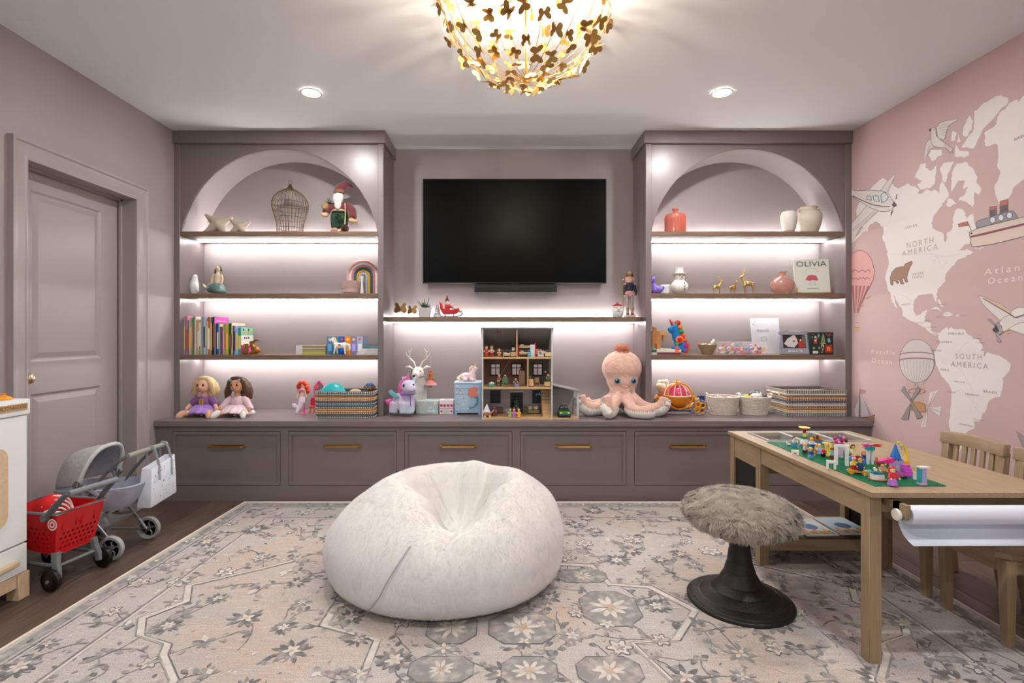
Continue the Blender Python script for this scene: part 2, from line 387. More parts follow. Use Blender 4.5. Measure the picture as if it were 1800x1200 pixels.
# ------------------------------------------------------------------ fur made of real fine strands
def fur(name, me, n, ln, wd, parent, m, lift=.5, comb=(0,0,-1), seed=1, jitter=.6, segs=2, zmin=None, clump=0):
    rs = np.random.RandomState(seed)
    me.calc_loop_triangles()
    V = np.zeros(len(me.vertices)*3); me.vertices.foreach_get('co', V); V = V.reshape(-1,3)
    T = np.zeros(len(me.loop_triangles)*3, dtype=np.int64); me.loop_triangles.foreach_get('vertices', T); T = T.reshape(-1,3)
    A, B, C_ = V[T[:,0]], V[T[:,1]], V[T[:,2]]
    N = np.cross(B-A, C_-A); ar = np.linalg.norm(N, axis=1); N /= np.maximum(ar, 1e-12)[:,None]
    if zmin is not None: ar = ar*((A[:,2] > zmin))
    t = rs.choice(len(T), n, p=ar/ar.sum()); r1 = np.sqrt(rs.rand(n))[:,None]; r2 = rs.rand(n)[:,None]
    P = A[t]*(1-r1)+B[t]*r1*(1-r2)+C_[t]*r1*r2; Nn = N[t]
    j = rs.randn(n,3)*jitter
    if clump:                                    # neighbouring strands lean together into tufts
        q = np.floor(P/clump).astype(np.int64); h = (q[:,0]*73856093 ^ q[:,1]*19349663 ^ q[:,2]*83492791) % 5000
        j = rs.randn(5000,3)[h]*jitter + rs.randn(n,3)*jitter*.3
    d = np.array(comb)[None,:]+j; d -= Nn*np.sum(d*Nn, axis=1)[:,None]
    d /= np.maximum(np.linalg.norm(d, axis=1), 1e-6)[:,None]
    L = ln*(.6+.8*rs.rand(n))[:,None]
    dirs = [Nn*(lift)+d*(1-lift*.6), Nn*lift*.25+d]
    pts = [P-Nn*.001]
    for s_ in range(segs):
        q = dirs[min(s_, 1)]; q = q/np.linalg.norm(q, axis=1)[:,None]; pts.append(pts[-1]+q*L/segs)
    side = np.cross(d, Nn)*wd/2; vs = []
    for i, p in enumerate(pts):
        if i < segs: vs += [p-side*(1-.4*i/segs), p+side*(1-.4*i/segs)]
        else: vs += [p]
    k = len(vs); VS = np.stack(vs, 1).reshape(-1,3)
    b = (np.arange(n)*k)[:,None]; quads = []; tris = None
    lv = []; 
    for i in range(segs-1): quads.append(b+np.array([[2*i,2*i+1,2*i+3,2*i+2]]))
    tris = b+np.array([[2*segs-2,2*segs-1,2*segs]])
    Q = np.concatenate(quads) if quads else np.zeros((0,4), dtype=np.int64)
    m2 = bpy.data.meshes.new(name); nq, ntz = len(Q), len(tris)
    m2.vertices.add(len(VS)); m2.vertices.foreach_set('co', VS.ravel())
    m2.loops.add(nq*4+ntz*3); m2.loops.foreach_set('vertex_index', np.concatenate([Q.ravel(), tris.ravel()]).astype(np.int32))
    m2.polygons.add(nq+ntz)
    m2.polygons.foreach_set('loop_start', np.concatenate([np.arange(nq)*4, nq*4+np.arange(ntz)*3]).astype(np.int32))
    m2.polygons.foreach_set('use_smooth', [True]*(nq+ntz))
    m2.update(calc_edges=True); m2.validate(); m2.materials.append(m)
    o = bpy.data.objects.new(name, m2); COL.objects.link(o); o.parent = parent; o['kind'] = 'stuff'
    return o

# ------------------------------------------------------------------ rug
RX0, RX1, RY0, RY1 = -1.83, 2.045, .35, 3.648
rug = thing('rug', 'large pale faded floral rug in the middle of the floor', 'rug', (0, 0, 0))
def rug_mat():
    m = bpy.data.materials.new('faded_rug_wool'); m.use_nodes = True; nt = m.node_tree; N = nt.nodes; L = nt.links; b = N['Principled BSDF']
    b.inputs['Roughness'].default_value = .95; b.inputs['Specular IOR Level'].default_value = .1
    tc = N.new('ShaderNodeTexCoord')
    def nz(s, d, st=None):
        n = N.new('ShaderNodeTexNoise'); n.inputs['Scale'].default_value = s; n.inputs['Detail'].default_value = d
        if st:
            mp = N.new('ShaderNodeMapping'); mp.inputs['Scale'].default_value = st; L.new(tc.outputs['Object'], mp.inputs[0]); L.new(mp.outputs[0], n.inputs[0])
        else: L.new(tc.outputs['Object'], n.inputs[0])
        return n.outputs['Fac']
    def ramp(f, p0, p1):
        r = N.new('ShaderNodeMapRange'); r.inputs['From Min'].default_value = p0; r.inputs['From Max'].default_value = p1; L.new(f, r.inputs['Value']); return r.outputs[0]
    def mix(f, a, c):
        x = N.new('ShaderNodeMix'); x.data_type = 'RGBA'
        L.new(f, x.inputs['Factor'])
        for v, i in ((a, 6), (c, 7)):
            if isinstance(v, tuple): x.inputs[i].default_value = v
            else: L.new(v, x.inputs[i])
        return x.outputs[2]
    base = mix(ramp(nz(1.3, 4), .47, .62), lin((193,187,183)), lin((199,177,162)))
    base = mix(ramp(nz(2.4, 5, (1,1.4,1)), .52, .72), base, lin((174,168,166)))
    base = mix(ramp(nz(60, 2, (3,.25,1)), .45, .75), base, lin((184,176,170)))
    base = mix(ramp(nz(60, 2, (.25,3,1)), .5, .8), base, lin((208,204,200)))
    base = mix(ramp(nz(230, 2), .5, .72), base, lin((150,143,140)))
    L.new(base, b.inputs['Base Color'])
    bp = N.new('ShaderNodeBump'); bp.inputs['Strength'].default_value = .35; bp.inputs['Distance'].default_value = .004
    L.new(nz(420, 2), bp.inputs['Height']); L.new(bp.outputs[0], b.inputs['Normal'])
    return m
M_rug = rug_mat()
def worn(name, c, lo=.38, hi=.62):
    m = mat(name, c, .95, c2=(192,183,176), vs=26, detail=5, spec=.1)
    r = [n for n in m.node_tree.nodes if n.type == 'VALTORGB'][0]; r.color_ramp.elements[0].position = lo; r.color_ramp.elements[1].position = hi+.12
    return m
RM = [worn('worn_charcoal_yarn', (112,111,113), .44, .68), worn('worn_grey_yarn', (145,142,141), .44, .64), worn('worn_cream_yarn', (212,205,198), .4, .6),
      worn('worn_sand_yarn', (190,168,150), .42, .68), worn('thin_dark_yarn', (116,113,114), .47, .7)]
rq = [(RX0, RY1), (-1.97, RY0), (RX1, RY0), (RX1, RY1)]
MB().prism(rq, (0,0,0), (1,0,0), (0,1,0), (0,0,.008)).obj('pile', M_rug, rug, smooth=False)
M_bind = mat('cream_binding', (226,212,192), .9)
bd = MB()
for a, b in ((0,1),(3,0),(2,3)): bd.tube([(rq[a][0], rq[a][1], .0055), (rq[b][0], rq[b][1], .0055)], .0065, 8)
bd.obj('binding', M_bind, rug)
rm = MB(); random.seed(21)
ZN = [0]
def ZR(k):
    ZN[0] += 1; z = .0084+k*.0004+ZN[0]*1.2e-7
    return lambda x, y: (x, y, z)
def petal(x, y, a, l, w_, k, z):
    c, s = cos(a), sin(a); pts = [(0,0),(l*.4,w_),(l*.8,w_*.7),(l,0),(l*.8,-w_*.7),(l*.4,-w_)]
    rm.mi(k).flat([(x+p*c-q*s, y+p*s+q*c) for p, q in pts], ZR(z))
def rosette(x, y, r, k, k2, n):
    a0 = random.random()*6
    for i in range(n): petal(x+.12*r*cos(a0+i*2*pi/n), y+.12*r*sin(a0+i*2*pi/n), a0+i*2*pi/n+random.uniform(-.2,.2), r*random.uniform(.75,1.1), r*.16, k, 2)
    for i in range(n//2): petal(x, y, a0+.3+i*4*pi/n, r*.5, r*.13, k2, 3)
    rm.mi(3).flat([(x+r*.14*cos(t*pi/3), y+r*.14*sin(t*pi/3)) for t in range(6)], ZR(4))
def outline_flower(x, y, r):
    n = 40; a0 = random.random()*6; rm.mi(2).flat([(x+r*.9*(.8+.2*cos(6*t*2*pi/n))*cos(t*2*pi/n+a0), y+r*.9*(.8+.2*cos(6*t*2*pi/n))*sin(t*2*pi/n+a0)) for t in range(n)], ZR(2))
    rm.mi(4).line([(x+r*(.78+.22*cos(6*t*2*pi/n))*cos(t*2*pi/n+a0), y+r*(.78+.22*cos(6*t*2*pi/n))*sin(t*2*pi/n+a0)) for t in range(n)], .0045, ZR(3), True)
    for i in range(5): petal(x, y, a0+i*1.257, r*.45, r*.12, 1, 3)
def vine(x, y, a, L_, k=4):
    p = [(x, y)]; da = random.uniform(-.5,.5)
    for i in range(9):
        a += da*.5+random.uniform(-.35,.35); x += cos(a)*L_/9; y += sin(a)*L_/9
        if not ins(x, y, .06): break
        p.append((x, y))
        if random.random() < .45: petal(x, y, a+random.choice((-1,1))*random.uniform(.7,1.2), random.uniform(.03,.05), .011, random.choice((0,1,1)), 2)
    rm.mi(k).line(p, .005, ZR(1))
def ins(x, y, m_=.0):
    xl = RX0+(RX0-(-1.97))*(y-RY1)/(RY1-RY0)
    return xl+m_ < x < RX1-m_ and RY0 < y < RY1-m_
pts = []
tries = 0
while len(pts) < 330 and tries < 9000:
    tries += 1; x, y = random.uniform(-1.95, RX1), random.uniform(.7, RY1)
    if ins(x, y, .13) and all((x-a)**2+(y-b)**2 > .135**2 for a, b, _ in pts): pts.append((x, y, random.random()))
for x, y, q in pts:
    r = random.uniform(.042, .075)
    if q < .3: rosette(x, y, r, 0, 2, random.choice((9,11,13)))
    elif q < .5: rosette(x, y, r*.9, 1, 2, random.choice((8,10)))
    elif q < .68: outline_flower(x, y, r*.85)
    else:
        for i in range(random.choice((3,4,5))): petal(x, y, random.random()*6.3, r*random.uniform(.5,.9), .012, random.choice((0,1,1,2)), 2)
    vine(x, y, random.random()*6.3, random.uniform(.12,.26))
    if q > .6: vine(x, y, random.random()*6.3, random.uniform(.1,.2), 1)
for i in range(1500):                            # worn flecks of yarn all over the field
    x, y = random.uniform(-1.95, RX1), random.uniform(.8, RY1)
    if ins(x, y, .06): petal(x, y, random.random()*6.3, random.uniform(.012,.034), random.uniform(.003,.008), random.choice((0,1,1,1,2,3)), .5)
# border bands
CXR = .09
def frame_line(inset, wd, k, z):
    yl = RY1-inset; f = lambda y: RX0+.14*(y-RY1)/(RY1-RY0)+inset
    rm.mi(k).line([(f(RY0), RY0), (f(yl), yl), (RX1-inset, yl), (RX1-inset, RY0)], wd, ZR(z))
frame_line(.055, .05, 1, 0); frame_line(.1, .006, 4, 1); frame_line(.115, .006, 2, 1); frame_line(.31, .006, 4, 1); frame_line(.325, .01, 2, 1)
for i in range(150):                             # small meander of buds inside the dark edge band
    t = random.random()
    if t < .5: x, y = random.uniform(RX0+.05, RX1-.05), RY1-.055
    elif t < .75: y = random.uniform(RY0+.3, RY1-.06); x = RX1-.055
    else: y = random.uniform(RY0+.3, RY1-.06); x = RX0+.14*(y-RY1)/(RY1-RY0)+.055
    petal(x, y, random.random()*6.3, .03, .009, random.choice((0,2)), 2)
# stepped field outline, mirrored
step = [(-1.1,2.70),(-1.24,2.6),(-1.487,2.437),(-1.41,2.293),(-1.512,2.157),(-1.434,2.035),(-1.289,1.98),(-1.26,1.91),(-1.13,1.77),(-1.13,1.5),(-.9,1.35)]
for s_ in (1, -1):
    q = [((x-CXR)*s_+CXR, y) for x, y in step]
    rm.mi(2).line(q, .024, ZR(1)); rm.mi(4).line([(x+s_*.018, y) for x, y in q], .006, ZR(2)); rm.mi(1).line([(x-s_*.018, y) for x, y in q], .006, ZR(2))
    pass
# centre medallion with grey cartouches
med = [(-.75,2.25),(-.55,2.4),(-.35,2.4),(-.3,2.62),(.15,2.7),(.48,2.66),(.53,2.46),(.72,2.43),(.86,2.22),(.7,2.0),(.52,1.98),(.62,1.72),(.4,1.6),(-.2,1.6),(-.5,1.7),(-.5,2.0),(-.75,2.1)]
rm.mi(2).line([(CXR+(x-CXR)*.975, 2.15+(y-2.15)*.97) for x, y in med], .026, ZR(.6), True); rm.mi(4).line([(x, y) for x, y in med], .006, ZR(1), True)
rm.mi(1).line([(CXR+(x-CXR)*.95, 2.15+(y-2.15)*.94) for x, y in med], .005, ZR(1.2), True)
def cart(x0, x1, y0, y1, k):
    e = min(x1-x0, y1-y0)*.28
    p = [(x0+e,y0),(x1-e,y0),(x1,y0+e),(x1,y1-e),(x1-e,y1),(x0+e,y1),(x0,y1-e),(x0,y0+e)]
    rm.mi(k).flat(p, ZR(1.4)); rm.mi(4).line(p, .005, ZR(1.8), True); rosette((x0+x1)/2, (y0+y1)/2, min(x1-x0, y1-y0)*.34, 2, 3, 9)
for c in ((.28,.52,2.47,2.6,1),(.35,.6,2.1,2.38,1),(.27,.5,1.74,1.9,1),(.0,.2,1.74,1.9,1),(-.33,-.1,1.76,1.9,1),(.0,.25,2.47,2.6,1),(-.05,.22,1.98,2.2,1),(-.3,-.1,1.98,2.2,1)): cart(*c)
rm.obj('woven_pattern', RM, rug, smooth=False, kind='stuff')

# ------------------------------------------------------------------ bean bag
M_fluff = mat('white_plush', (231,228,225), .9, sheen=.3, spec=.15)
bb = thing('bean_bag', 'big round white plush bean bag with a sunken middle on the rug', 'bean bag', (-.285, 2.605, .0085))
def bean(th, ph):
    c, s = cos(ph), sin(ph)
    sg = lambda v, e: math.copysign(abs(v)**e, v)
    e = .8-.2*cos(th)+.02*sin(th)
    r = abs(c)**(e if s > 0 else .17); x, y = .597*r*cos(th), .56*r*sin(th)
    if s < 0: z = .15-.15*abs(s)**.8; k = 1-.03*(abs(s))**3*abs(c)**.2; x *= k; y *= k
    else:
        H = .488+.06*(y/.54)
        z = .15+(H-.15)*abs(s)**.95
        x += .03*(z-.15)/.35
        wgt = min(1, s*1.6)
        dx, dy = x-.075, y-.06
        bowl = .3*math.exp(-((dx/.2)**2+(dy/.19)**2)**1.35)
        notch = .17*math.exp(-((x-.08)/.14)**2-((y+.2)/.17)**2)-.05*math.exp(-((x-.33)/.15)**2-((y+.05)/.25)**2)
        a = atan2(dy, dx); d = math.hypot(dx, dy)
        fold = .038*sin(5*a+.8)*math.exp(-((d-.17)/.1)**2)+.014*sin(9*a+2)*math.exp(-((d-.2)/.09)**2)
        z -= wgt*(bowl+notch-fold)
    nn = noise.noise(Vector((x*3.1, y*3.1, z*3.1+4)))*.022+noise.noise(Vector((x*8, y*8, z*5)))*.006
    f = abs(c)**.5*min(1, z/.08) if z > 0 else 0
    return Vector((x+cos(th)*nn*f, y+sin(th)*nn*f, max(z+nn*.3*max(s, 0), 0)))
NU, NV = 128, 76; vs = []; fs = []
for j in range(NV+1):
    ph = -pi/2+pi*j/NV
    for i in range(NU): vs.append(bean(2*pi*i/NU, ph))
for j in range(NV):
    for i in range(NU): fs.append((j*NU+i, j*NU+(i+1) % NU, (j+1)*NU+(i+1) % NU, (j+1)*NU+i))
bo = MB().add(vs, fs).obj('cover', M_fluff, bb, angle=180)
fur('plush_pile', bo.data, 90000, .016, .0016, bb, M_fluff, lift=.3, seed=4, jitter=.4, clump=.05)
seam = []
for i in range(26):
    t = i/25; th = radians(258-18*t); ph = radians(34-82*t); p = bean(th, ph); q = bean(th, ph-.02); seam.append(p*1.006+Vector((0,-.006,.002)))
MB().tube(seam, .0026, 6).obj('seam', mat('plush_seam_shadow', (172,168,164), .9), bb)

# ------------------------------------------------------------------ stool
M_sheep = mat('taupe_sheepskin', (158,147,134), .9, sheen=.3, spec=.15, c2=(182,171,158), vs=14)
sx, sy = wx(1300,2.3), 2.3
sl = thing('stool', 'round stool with shaggy taupe sheepskin seat on a black coiled trumpet base', 'stool', (sx, sy, .008))
prof = []
key = [(.0,0),(.222,0),(.224,.012),(.205,.022),(.165,.034),(.118,.058),(.088,.09),(.066,.13),(.052,.18),(.043,.24),(.039,.3),(.039,.36)]
for i in range(len(key)-1):
    a, b = key[i], key[i+1]; n_ = max(1, int(math.hypot(a[0]-b[0], a[1]-b[1])/.0055)) if i > 1 else 1
    for k in range(n_):
        t = k/n_; e = .0016*(k % 2) if i > 1 else 0; prof.append((a[0]+(b[0]-a[0])*t+e, a[1]+(b[1]-a[1])*t+e))
prof.append(key[-1])
MB().lathe(prof, n=64).obj('base', mat('black_rattan_coil', (27,25,24), .42, var=.35, vs=30, stretch=(.3,.3,8), bump=.2, bs=120), sl, angle=80)
so = MB().ell((0,0,.398), (.226,.226,.084), nu=40, nv=20).obj('seat', M_sheep, sl, angle=180)
fur('sheepskin', so.data, 90000, .046, .0024, sl, M_sheep, lift=.5, comb=(0,0,-.5), seed=9, jitter=.6, segs=3, clump=.026)

# ------------------------------------------------------------------ play table
TX0, TX1, TY0, TY1, TZ = 1.325, 2.035, 1.83, 2.995, .639
tb = thing('play_table', 'pale oak activity table with recessed trays and a paper roll end', 'table', ((TX0+TX1)/2, (TY0+TY1)/2, .008))
O = Vector(((TX0+TX1)/2, (TY0+TY1)/2, .008))
def tbox(*a): return MB().box(a[0]-O.x, a[1]-O.x, a[2]-O.y, a[3]-O.y, a[4]-O.z, a[5]-O.z)
HX0, HX1, HY0, HY1 = 1.41, 1.955, 2.70, 2.935
top = tbox(TX0, TX1, TY0, HY0, TZ-.018, TZ); o_ = top
for a in ((TX0,HX0,HY0,HY1),(HX1,TX1,HY0,HY1),(TX0,TX1,HY1,TY1)): o_.box(a[0]-O.x, a[1]-O.x, a[2]-O.y, a[3]-O.y, TZ-.018-O.z, TZ-O.z)
o_.obj('tabletop', M_oaky, tb, smooth=False)
lg = .046
LX0, LX1 = TX0+.012, TX1-.012
for x, y in ((LX0,TY0+.03),(LX1-lg,TY0+.03),(LX0,2.645),(LX1-lg,2.645),(LX0,TY1-.05),(LX1-lg,TY1-.05)):
    tbox(x, x+lg, y, y+lg, .008, TZ-.018).obj('leg', M_oakz, tb, bevel=.002)
for x in (LX0+.006, LX1-.026): tbox(x, x+.02, TY0+.05, TY1-.04, .535, TZ-.018).obj('apron', M_oaky, tb, smooth=False)
tbox(LX0+lg, LX1-lg, TY0+.075, TY0+.095, .545, TZ-.018).obj('apron', M_oak, tb, smooth=False)
tbox(LX0+lg, LX1-lg, TY1-.04, TY1-.02, .4, TZ-.018).obj('apron', M_oak, tb, smooth=False)
for x in (LX0+.012, LX1-.022):
    tbox(x, x+.01, 2.69, TY1-.05, .10, .5).obj('chalkboard_panel', mat('chalkboard', (22,22,23), .7), tb, smooth=False)
    tbox(x-.004, x+.014, 2.69, TY1-.05, .5, .54).obj('panel_rail', M_oaky, tb, smooth=False)
    tbox(x-.004, x+.014, 2.69, TY1-.05, .085, .125).obj('panel_rail', M_oaky, tb, smooth=False)
tbox(LX0+lg, LX1-lg, 2.66, TY1-.01, .125, .141).obj('low_shelf', M_oak, tb, smooth=False)
tbox(LX0+lg, LX1-lg, 2.65, 2.668, .085, .141).obj('shelf_rail', M_oak, tb, smooth=False)
# clear trays dropped into the top
M_clear = mat('clear_plastic', (236,240,242), .08, alpha=.12, spec=.8)
tw_ = (HX1-HX0)/3
for i in range(3):
    a, b = HX0+tw_*i+.003, HX0+tw_*(i+1)-.003; t = thing('tray', ('clear plastic tray in the table end nearest the stool','middle clear plastic tray in the table end','clear plastic tray in the table end nearest the map wall')[i], 'tray', ((a+b)/2, (HY0+HY1)/2, TZ-.10), group='clear trays in the table')
    hx, hy = (b-a)/2, (HY1-HY0)/2-.003; m = MB()
    m.box(-hx,hx,-hy,hy,0,.003).box(-hx,-hx+.003,-hy,hy,.003,.105).box(hx-.003,hx,-hy,hy,.003,.105).box(-hx,hx,-hy,-hy+.003,.003,.105).box(-hx,hx,hy-.003,hy,.003,.105)
    m.obj('bin', M_clear, t, smooth=False)
    MB().tube([(-hx,-hy,.106),(hx,-hy,.106),(hx,hy,.106),(-hx,hy,.106)], .0035, 6, True).obj('rim', mat('clear_rim', (238,241,243), .1, alpha=.55, spec=.9), t)
tbox(HX0-.01, HX1+.01, HY0-.01, HY1+.01, TZ-.12, TZ-.106).obj('tray_floor', M_oak, tb, smooth=False)
# paper roll on the near end
for s_, x in ((1, 1.40), (-1, 2.0)):
    m = MB().prism([(-.03,0),(.03,0),(.03,-.03)]+[(.03*cos(a), -.03+.03*sin(a)) for a in [-pi*k/8 for k in range(1, 8)]]+[(-.03,-.03)], (x-O.x, 1.80-O.y, .612-O.z), (0,1,0), (0,0,1), (.016,0,0))
    m.box(x-O.x, x+.016-O.x, 1.8-O.y, TY0+.075-O.y, .585-O.z, .612-O.z); m.obj('roll_bracket', M_oakz, tb, smooth=False)
rl = thing('paper_roll', 'white paper roll on a dowel under the near table edge, sheet hanging down', 'paper roll', (1.71, 1.80, .5715))
MB().cyl((-.315,0,0), (.30,0,0), .009, n=14).obj('dowel', M_oak, rl)
MB().lathe([(.0,0),(.019,.002),(.022,.008),(.018,.015),(0,.017)], (-.327,0,0), 18, Matrix.Rotation(pi/2, 3, 'Y')).obj('end_knob', mat('white_knob', (226,220,208), .35), rl)
M_paper = mat('white_paper', (228,234,246), .7)
R_ = .032; m = MB().lathe([(.014,0),(R_,0),(R_,.56),(.014,.56)], (-.285,0,0), 36, Matrix.Rotation(pi/2, 3, 'Y')); m.obj('roll', M_paper, rl)
pr = [(R_*cos(a)+0, R_*sin(a)) for a in (radians(60), radians(30), radians(0), radians(-20))]  # (y, z) leaving the back of the roll
pr += [(.036,-.03),(.034,-.045),(.026,-.062),(.012,-.078),(-.008,-.09),(-.03,-.098)]
vs = []; fs = []
for i, (y, z) in enumerate(pr): vs += [(-.285, y*1.04, z), (.275, y*1.04, z+(.003 if i > 6 else 0))]
for i in range(len(pr)-1): fs.append((2*i, 2*i+1, 2*i+3, 2*i+2))
sh = MB().add(vs, fs).obj('loose_sheet', M_paper, rl, angle=80); q = sh.modifiers.new('thick', 'SOLIDIFY'); q.thickness = .0008
# magazines on the low shelf
mg = (('stool side', 1.40, .05), ('second from the stool side', 1.50, -.04), ('third from the stool side', 1.68, .03), ('by the map wall side', 1.86, .02))
covers = (((226,228,230),(120,140,170),(205,90,60)), ((222,222,216),(170,60,60),(90,150,90)), ((230,232,232),(60,110,170),(220,120,50)), ((200,222,230),(60,90,150),(230,150,60)))
for i, (wh, x, a) in enumerate(mg):
    t = thing('colouring_pad', 'thin white colouring pad on the low table shelf, ' + wh, 'pad', (x, 2.79, .141+.008+.0065*(i % 2)), a, 'colouring pads on the low table shelf')
    MB().box(-.085,.085,-.115,.115,0,.006).obj('pages', col((232,231,226)), t, smooth=False)
    c = MB().box(-.087,.087,-.117,.117,.006,.0075).obj('cover', col(covers[i][0]), t, smooth=False)
    MB().lathe([(0,.0081),(.04,.0081)], n=20, caps=False).obj('emblem', col(covers[i][1]), t)
    pm = MB()
    for k in range(9): pm.mi(k % 3).box(-.08+k*.0175, -.066+k*.0175, -.105, -.05+.02*sin(k*2), .0075, .0081)
    pm.obj('pencil_print', [col(covers[i][2]), col((214,160,60)), col((110,150,70))], t, smooth=False, kind='stuff')

# ------------------------------------------------------------------ two child chairs by the map wall
def chair(cy, label):
    t = thing('child_chair', label, 'chair', (2.1, cy, 0), group='pale oak chairs at the play table')
    hw = .155
    def leg(x0, x1, y, r0, r1, z1, nm='leg'):
        h0, h1 = r0/2, r1/2
        MB().hexa([(x0-h0,y-h0,0),(x0+h0,y-h0,0),(x0+h0,y+h0,0),(x0-h0,y+h0,0)], [(x1-h1,y-h1,z1),(x1+h1,y-h1,z1),(x1+h1,y+h1,z1),(x1-h1,y+h1,z1)]).obj(nm, M_oakz, t, bevel=.004, seg=2, smooth=True)
    for s_ in (-1, 1): leg(-.155, -.16, s_*(hw-.02), .03, .042, .345)
    for s_ in (-1, 1): leg(.205, .155, s_*(hw-.02), .034, .05, .345)
    pl = [(-.195,-hw+.03),(-.165,-hw-.005),(.17,-hw-.005),(.18,-hw+.03),(.18,hw-.03),(.17,hw+.005),(-.165,hw+.005),(-.195,hw-.03)]
    MB().prism(pl, (0,0,.345), (1,0,0), (0,1,0), (0,0,.026)).obj('seat', M_oak, t, bevel=.006, seg=2)
    MB().box(-.15,.15,-hw+.012,-hw+.03,.285,.345).obj('apron', M_oak, t, smooth=False)
    MB().box(-.15,.15,hw-.03,hw-.012,.285,.345).obj('apron', M_oak, t, smooth=False)
    MB().box(-.168,-.15,-hw+.03,hw-.03,.285,.345).obj('apron', M_oaky, t, smooth=False)
    def up(y, w_, z0, z1, d, nm):
        x0 = .158+(z0-.37)*.10; x1 = .158+(z1-.37)*.10
        MB().hexa([(x0-d,y-w_,z0),(x0+d,y-w_,z0),(x0+d,y+w_,z0),(x0-d,y+w_,z0)], [(x1-d,y-w_,z1),(x1+d,y-w_,z1),(x1+d,y+w_,z1),(x1-d,y+w_,z1)]).obj(nm, M_oakz, t, bevel=.003)
    for s_ in (-1, 1): up(s_*(hw-.012), .02, .371, .665, .017, 'back_post')
    for k in range(5): up(-.094+k*.047, .011, .371, .655, .008, 'slat')
    vs = []; N_ = 10; m = MB()
    for k in range(N_+1):
        y = -hw-.012+(2*hw+.024)*k/N_; b = -.006+.018*(1-((k-N_/2)/(N_/2))**2)
        x0 = .158+(.655-.37)*.10+b-.004; x1 = x0+.006
        vs += [(x0-.016,y,.652),(x0+.016,y,.652),(x1+.016,y,.706+.006*(1-((k-5)/5)**2)),(x1-.016,y,.706+.006*(1-((k-5)/5)**2))]
    fs = [(0,1,2,3), tuple(N_*4+q for q in (3,2,1,0))]
    for k in range(N_):
        for q in range(4): fs.append((k*4+q, k*4+4+q, k*4+4+(q+1) % 4, k*4+(q+1) % 4))
    m.add(vs, fs).obj('top_rail', M_oaky, t, bevel=.004, seg=2)
    return t
chair(2.475, 'pale oak slat-back chair behind the table, farther from the camera')
chair(2.1, 'pale oak slat-back chair behind the table, nearer the camera and cut by the frame')

# ------------------------------------------------------------------ white play kitchen by the door wall
kt = thing('play_kitchen', 'white wooden play kitchen with birch feet standing before the door', 'toy kitchen', (-2.335, 1.98, 0))
kb_ = lambda *a: MB().box(a[0]+2.335, a[1]+2.335, a[2]-1.98, a[3]-1.98, a[4], a[5])
M_kw = mat('kitchen_white', (226,230,231), .45)
kb_(-2.475,-2.2,1.6,2.36,.118,.895).obj('body', M_kw, kt, bevel=.003)
kb_(-2.48,-2.175,1.59,2.366,.838,.909).obj('counter', M_kw, kt, bevel=.006, seg=2)
kb_(-2.2,-2.182,1.605,2.357,.256,.835).obj('oven_door', M_kw, kt, bevel=.003)
dw = kb_(-2.2,-2.182,1.605,2.357,.12,.249).obj('drawer', M_kw, kt, bevel=.003)
kb_(-2.182,-2.155,2.02,2.297,.168,.188).obj('handle', M_ply, dw, bevel=.004)
for a in ((1.6,1.65),(2.31,2.366)):
    for b in ((-2.475,-2.42),(-2.235,-2.178)): kb_(b[0], b[1], a[0], a[1], 0, .118).obj('foot', M_ply, kt, bevel=.002)
kb_(-2.205,-2.185,1.65,2.31,.06,.118).obj('foot_rail', M_ply, kt, bevel=.002)
kb_(-2.45,-2.21,2.32,2.35,.06,.118).obj('foot_rail', M_ply, kt, bevel=.002)
def rrect(y0, y1, z0, z1, r, n=6):
    p = []
    for cy, cz, a in ((y1-r,z0+r,-pi/2),(y1-r,z1-r,0),(y0+r,z1-r,pi/2),(y0+r,z0+r,pi)):
        for k in range(n+1): p.append((cy+r*cos(a+pi/2*k/n), cz+r*sin(a+pi/2*k/n)))
    return p
def holed(outer, holes, o, u, v, d, mb):         # plate with holes, extruded along d
    o, u, v, d = Vector(o), Vector(u), Vector(v), Vector(d)
    loops = [outer]+holes; flatp = [p for l in loops for p in l]; P = [o+u*a+v*b for a, b in flatp]; n = len(P)
    tri = tessellate_polygon([[Vector((a, b, 0)) for a, b in l] for l in loops]); fs = []
    nrm = u.cross(v).dot(d) > 0
    for t in tri:
        a, b, c = t; ar = (flatp[b][0]-flatp[a][0])*(flatp[c][1]-flatp[a][1])-(flatp[c][0]-flatp[a][0])*(flatp[b][1]-flatp[a][1])
        if (ar > 0) == nrm: fs += [(c,b,a),(a+n,b+n,c+n)]
        else: fs += [(a,b,c),(c+n,b+n,a+n)]
    k = 0
    for l in loops:
        m = len(l)
        for i in range(m): j = (i+1) % m; fs.append((k+i, k+j, k+j+n, k+i+n))
        k += m
    return mb.add(P+[p+d for p in P], fs)
holed(rrect(-.31,.2726,.36,.71,.05), [rrect(-.265,.228,.405,.665,.03)], (2.335-2.183,0,0), (0,1,0), (0,0,1), (.014,0,0), MB()).obj('window_frame', M_ply, kt, smooth=False)
MB().prism(rrect(-.27,.23,.4,.67,.03), (2.335-2.182,0,0), (0,1,0), (0,0,1), (.003,0,0)).obj('window_pane', mat('smoked_pane', (60,62,64), .1, spec=.6), kt, smooth=False)
pq = kb_(-2.175,-2.172,2.205,2.349,.861,.891).obj('name_plaque', mat('plaque_wood', (176,142,98), .5), kt, smooth=False)
tm = MB(); text_mesh('MILTON&GOOSE', .024, lambda a, b: (2.335-2.1716, a+2.277-1.98, b+.876), tm, width=.132); tm.obj('lettering', col((45,36,28)), pq)
of = thing('toy_saucepan', 'orange toy saucepan on top of the white play kitchen', 'toy', (-2.245, 2.31, .909))
MB().lathe([(0,0),(.03,0),(.032,.004),(.026,.012),(.01,.018),(.006,.022),(.009,.028),(0,.031)], n=20).obj('lid', col((236,150,40), .35), of)

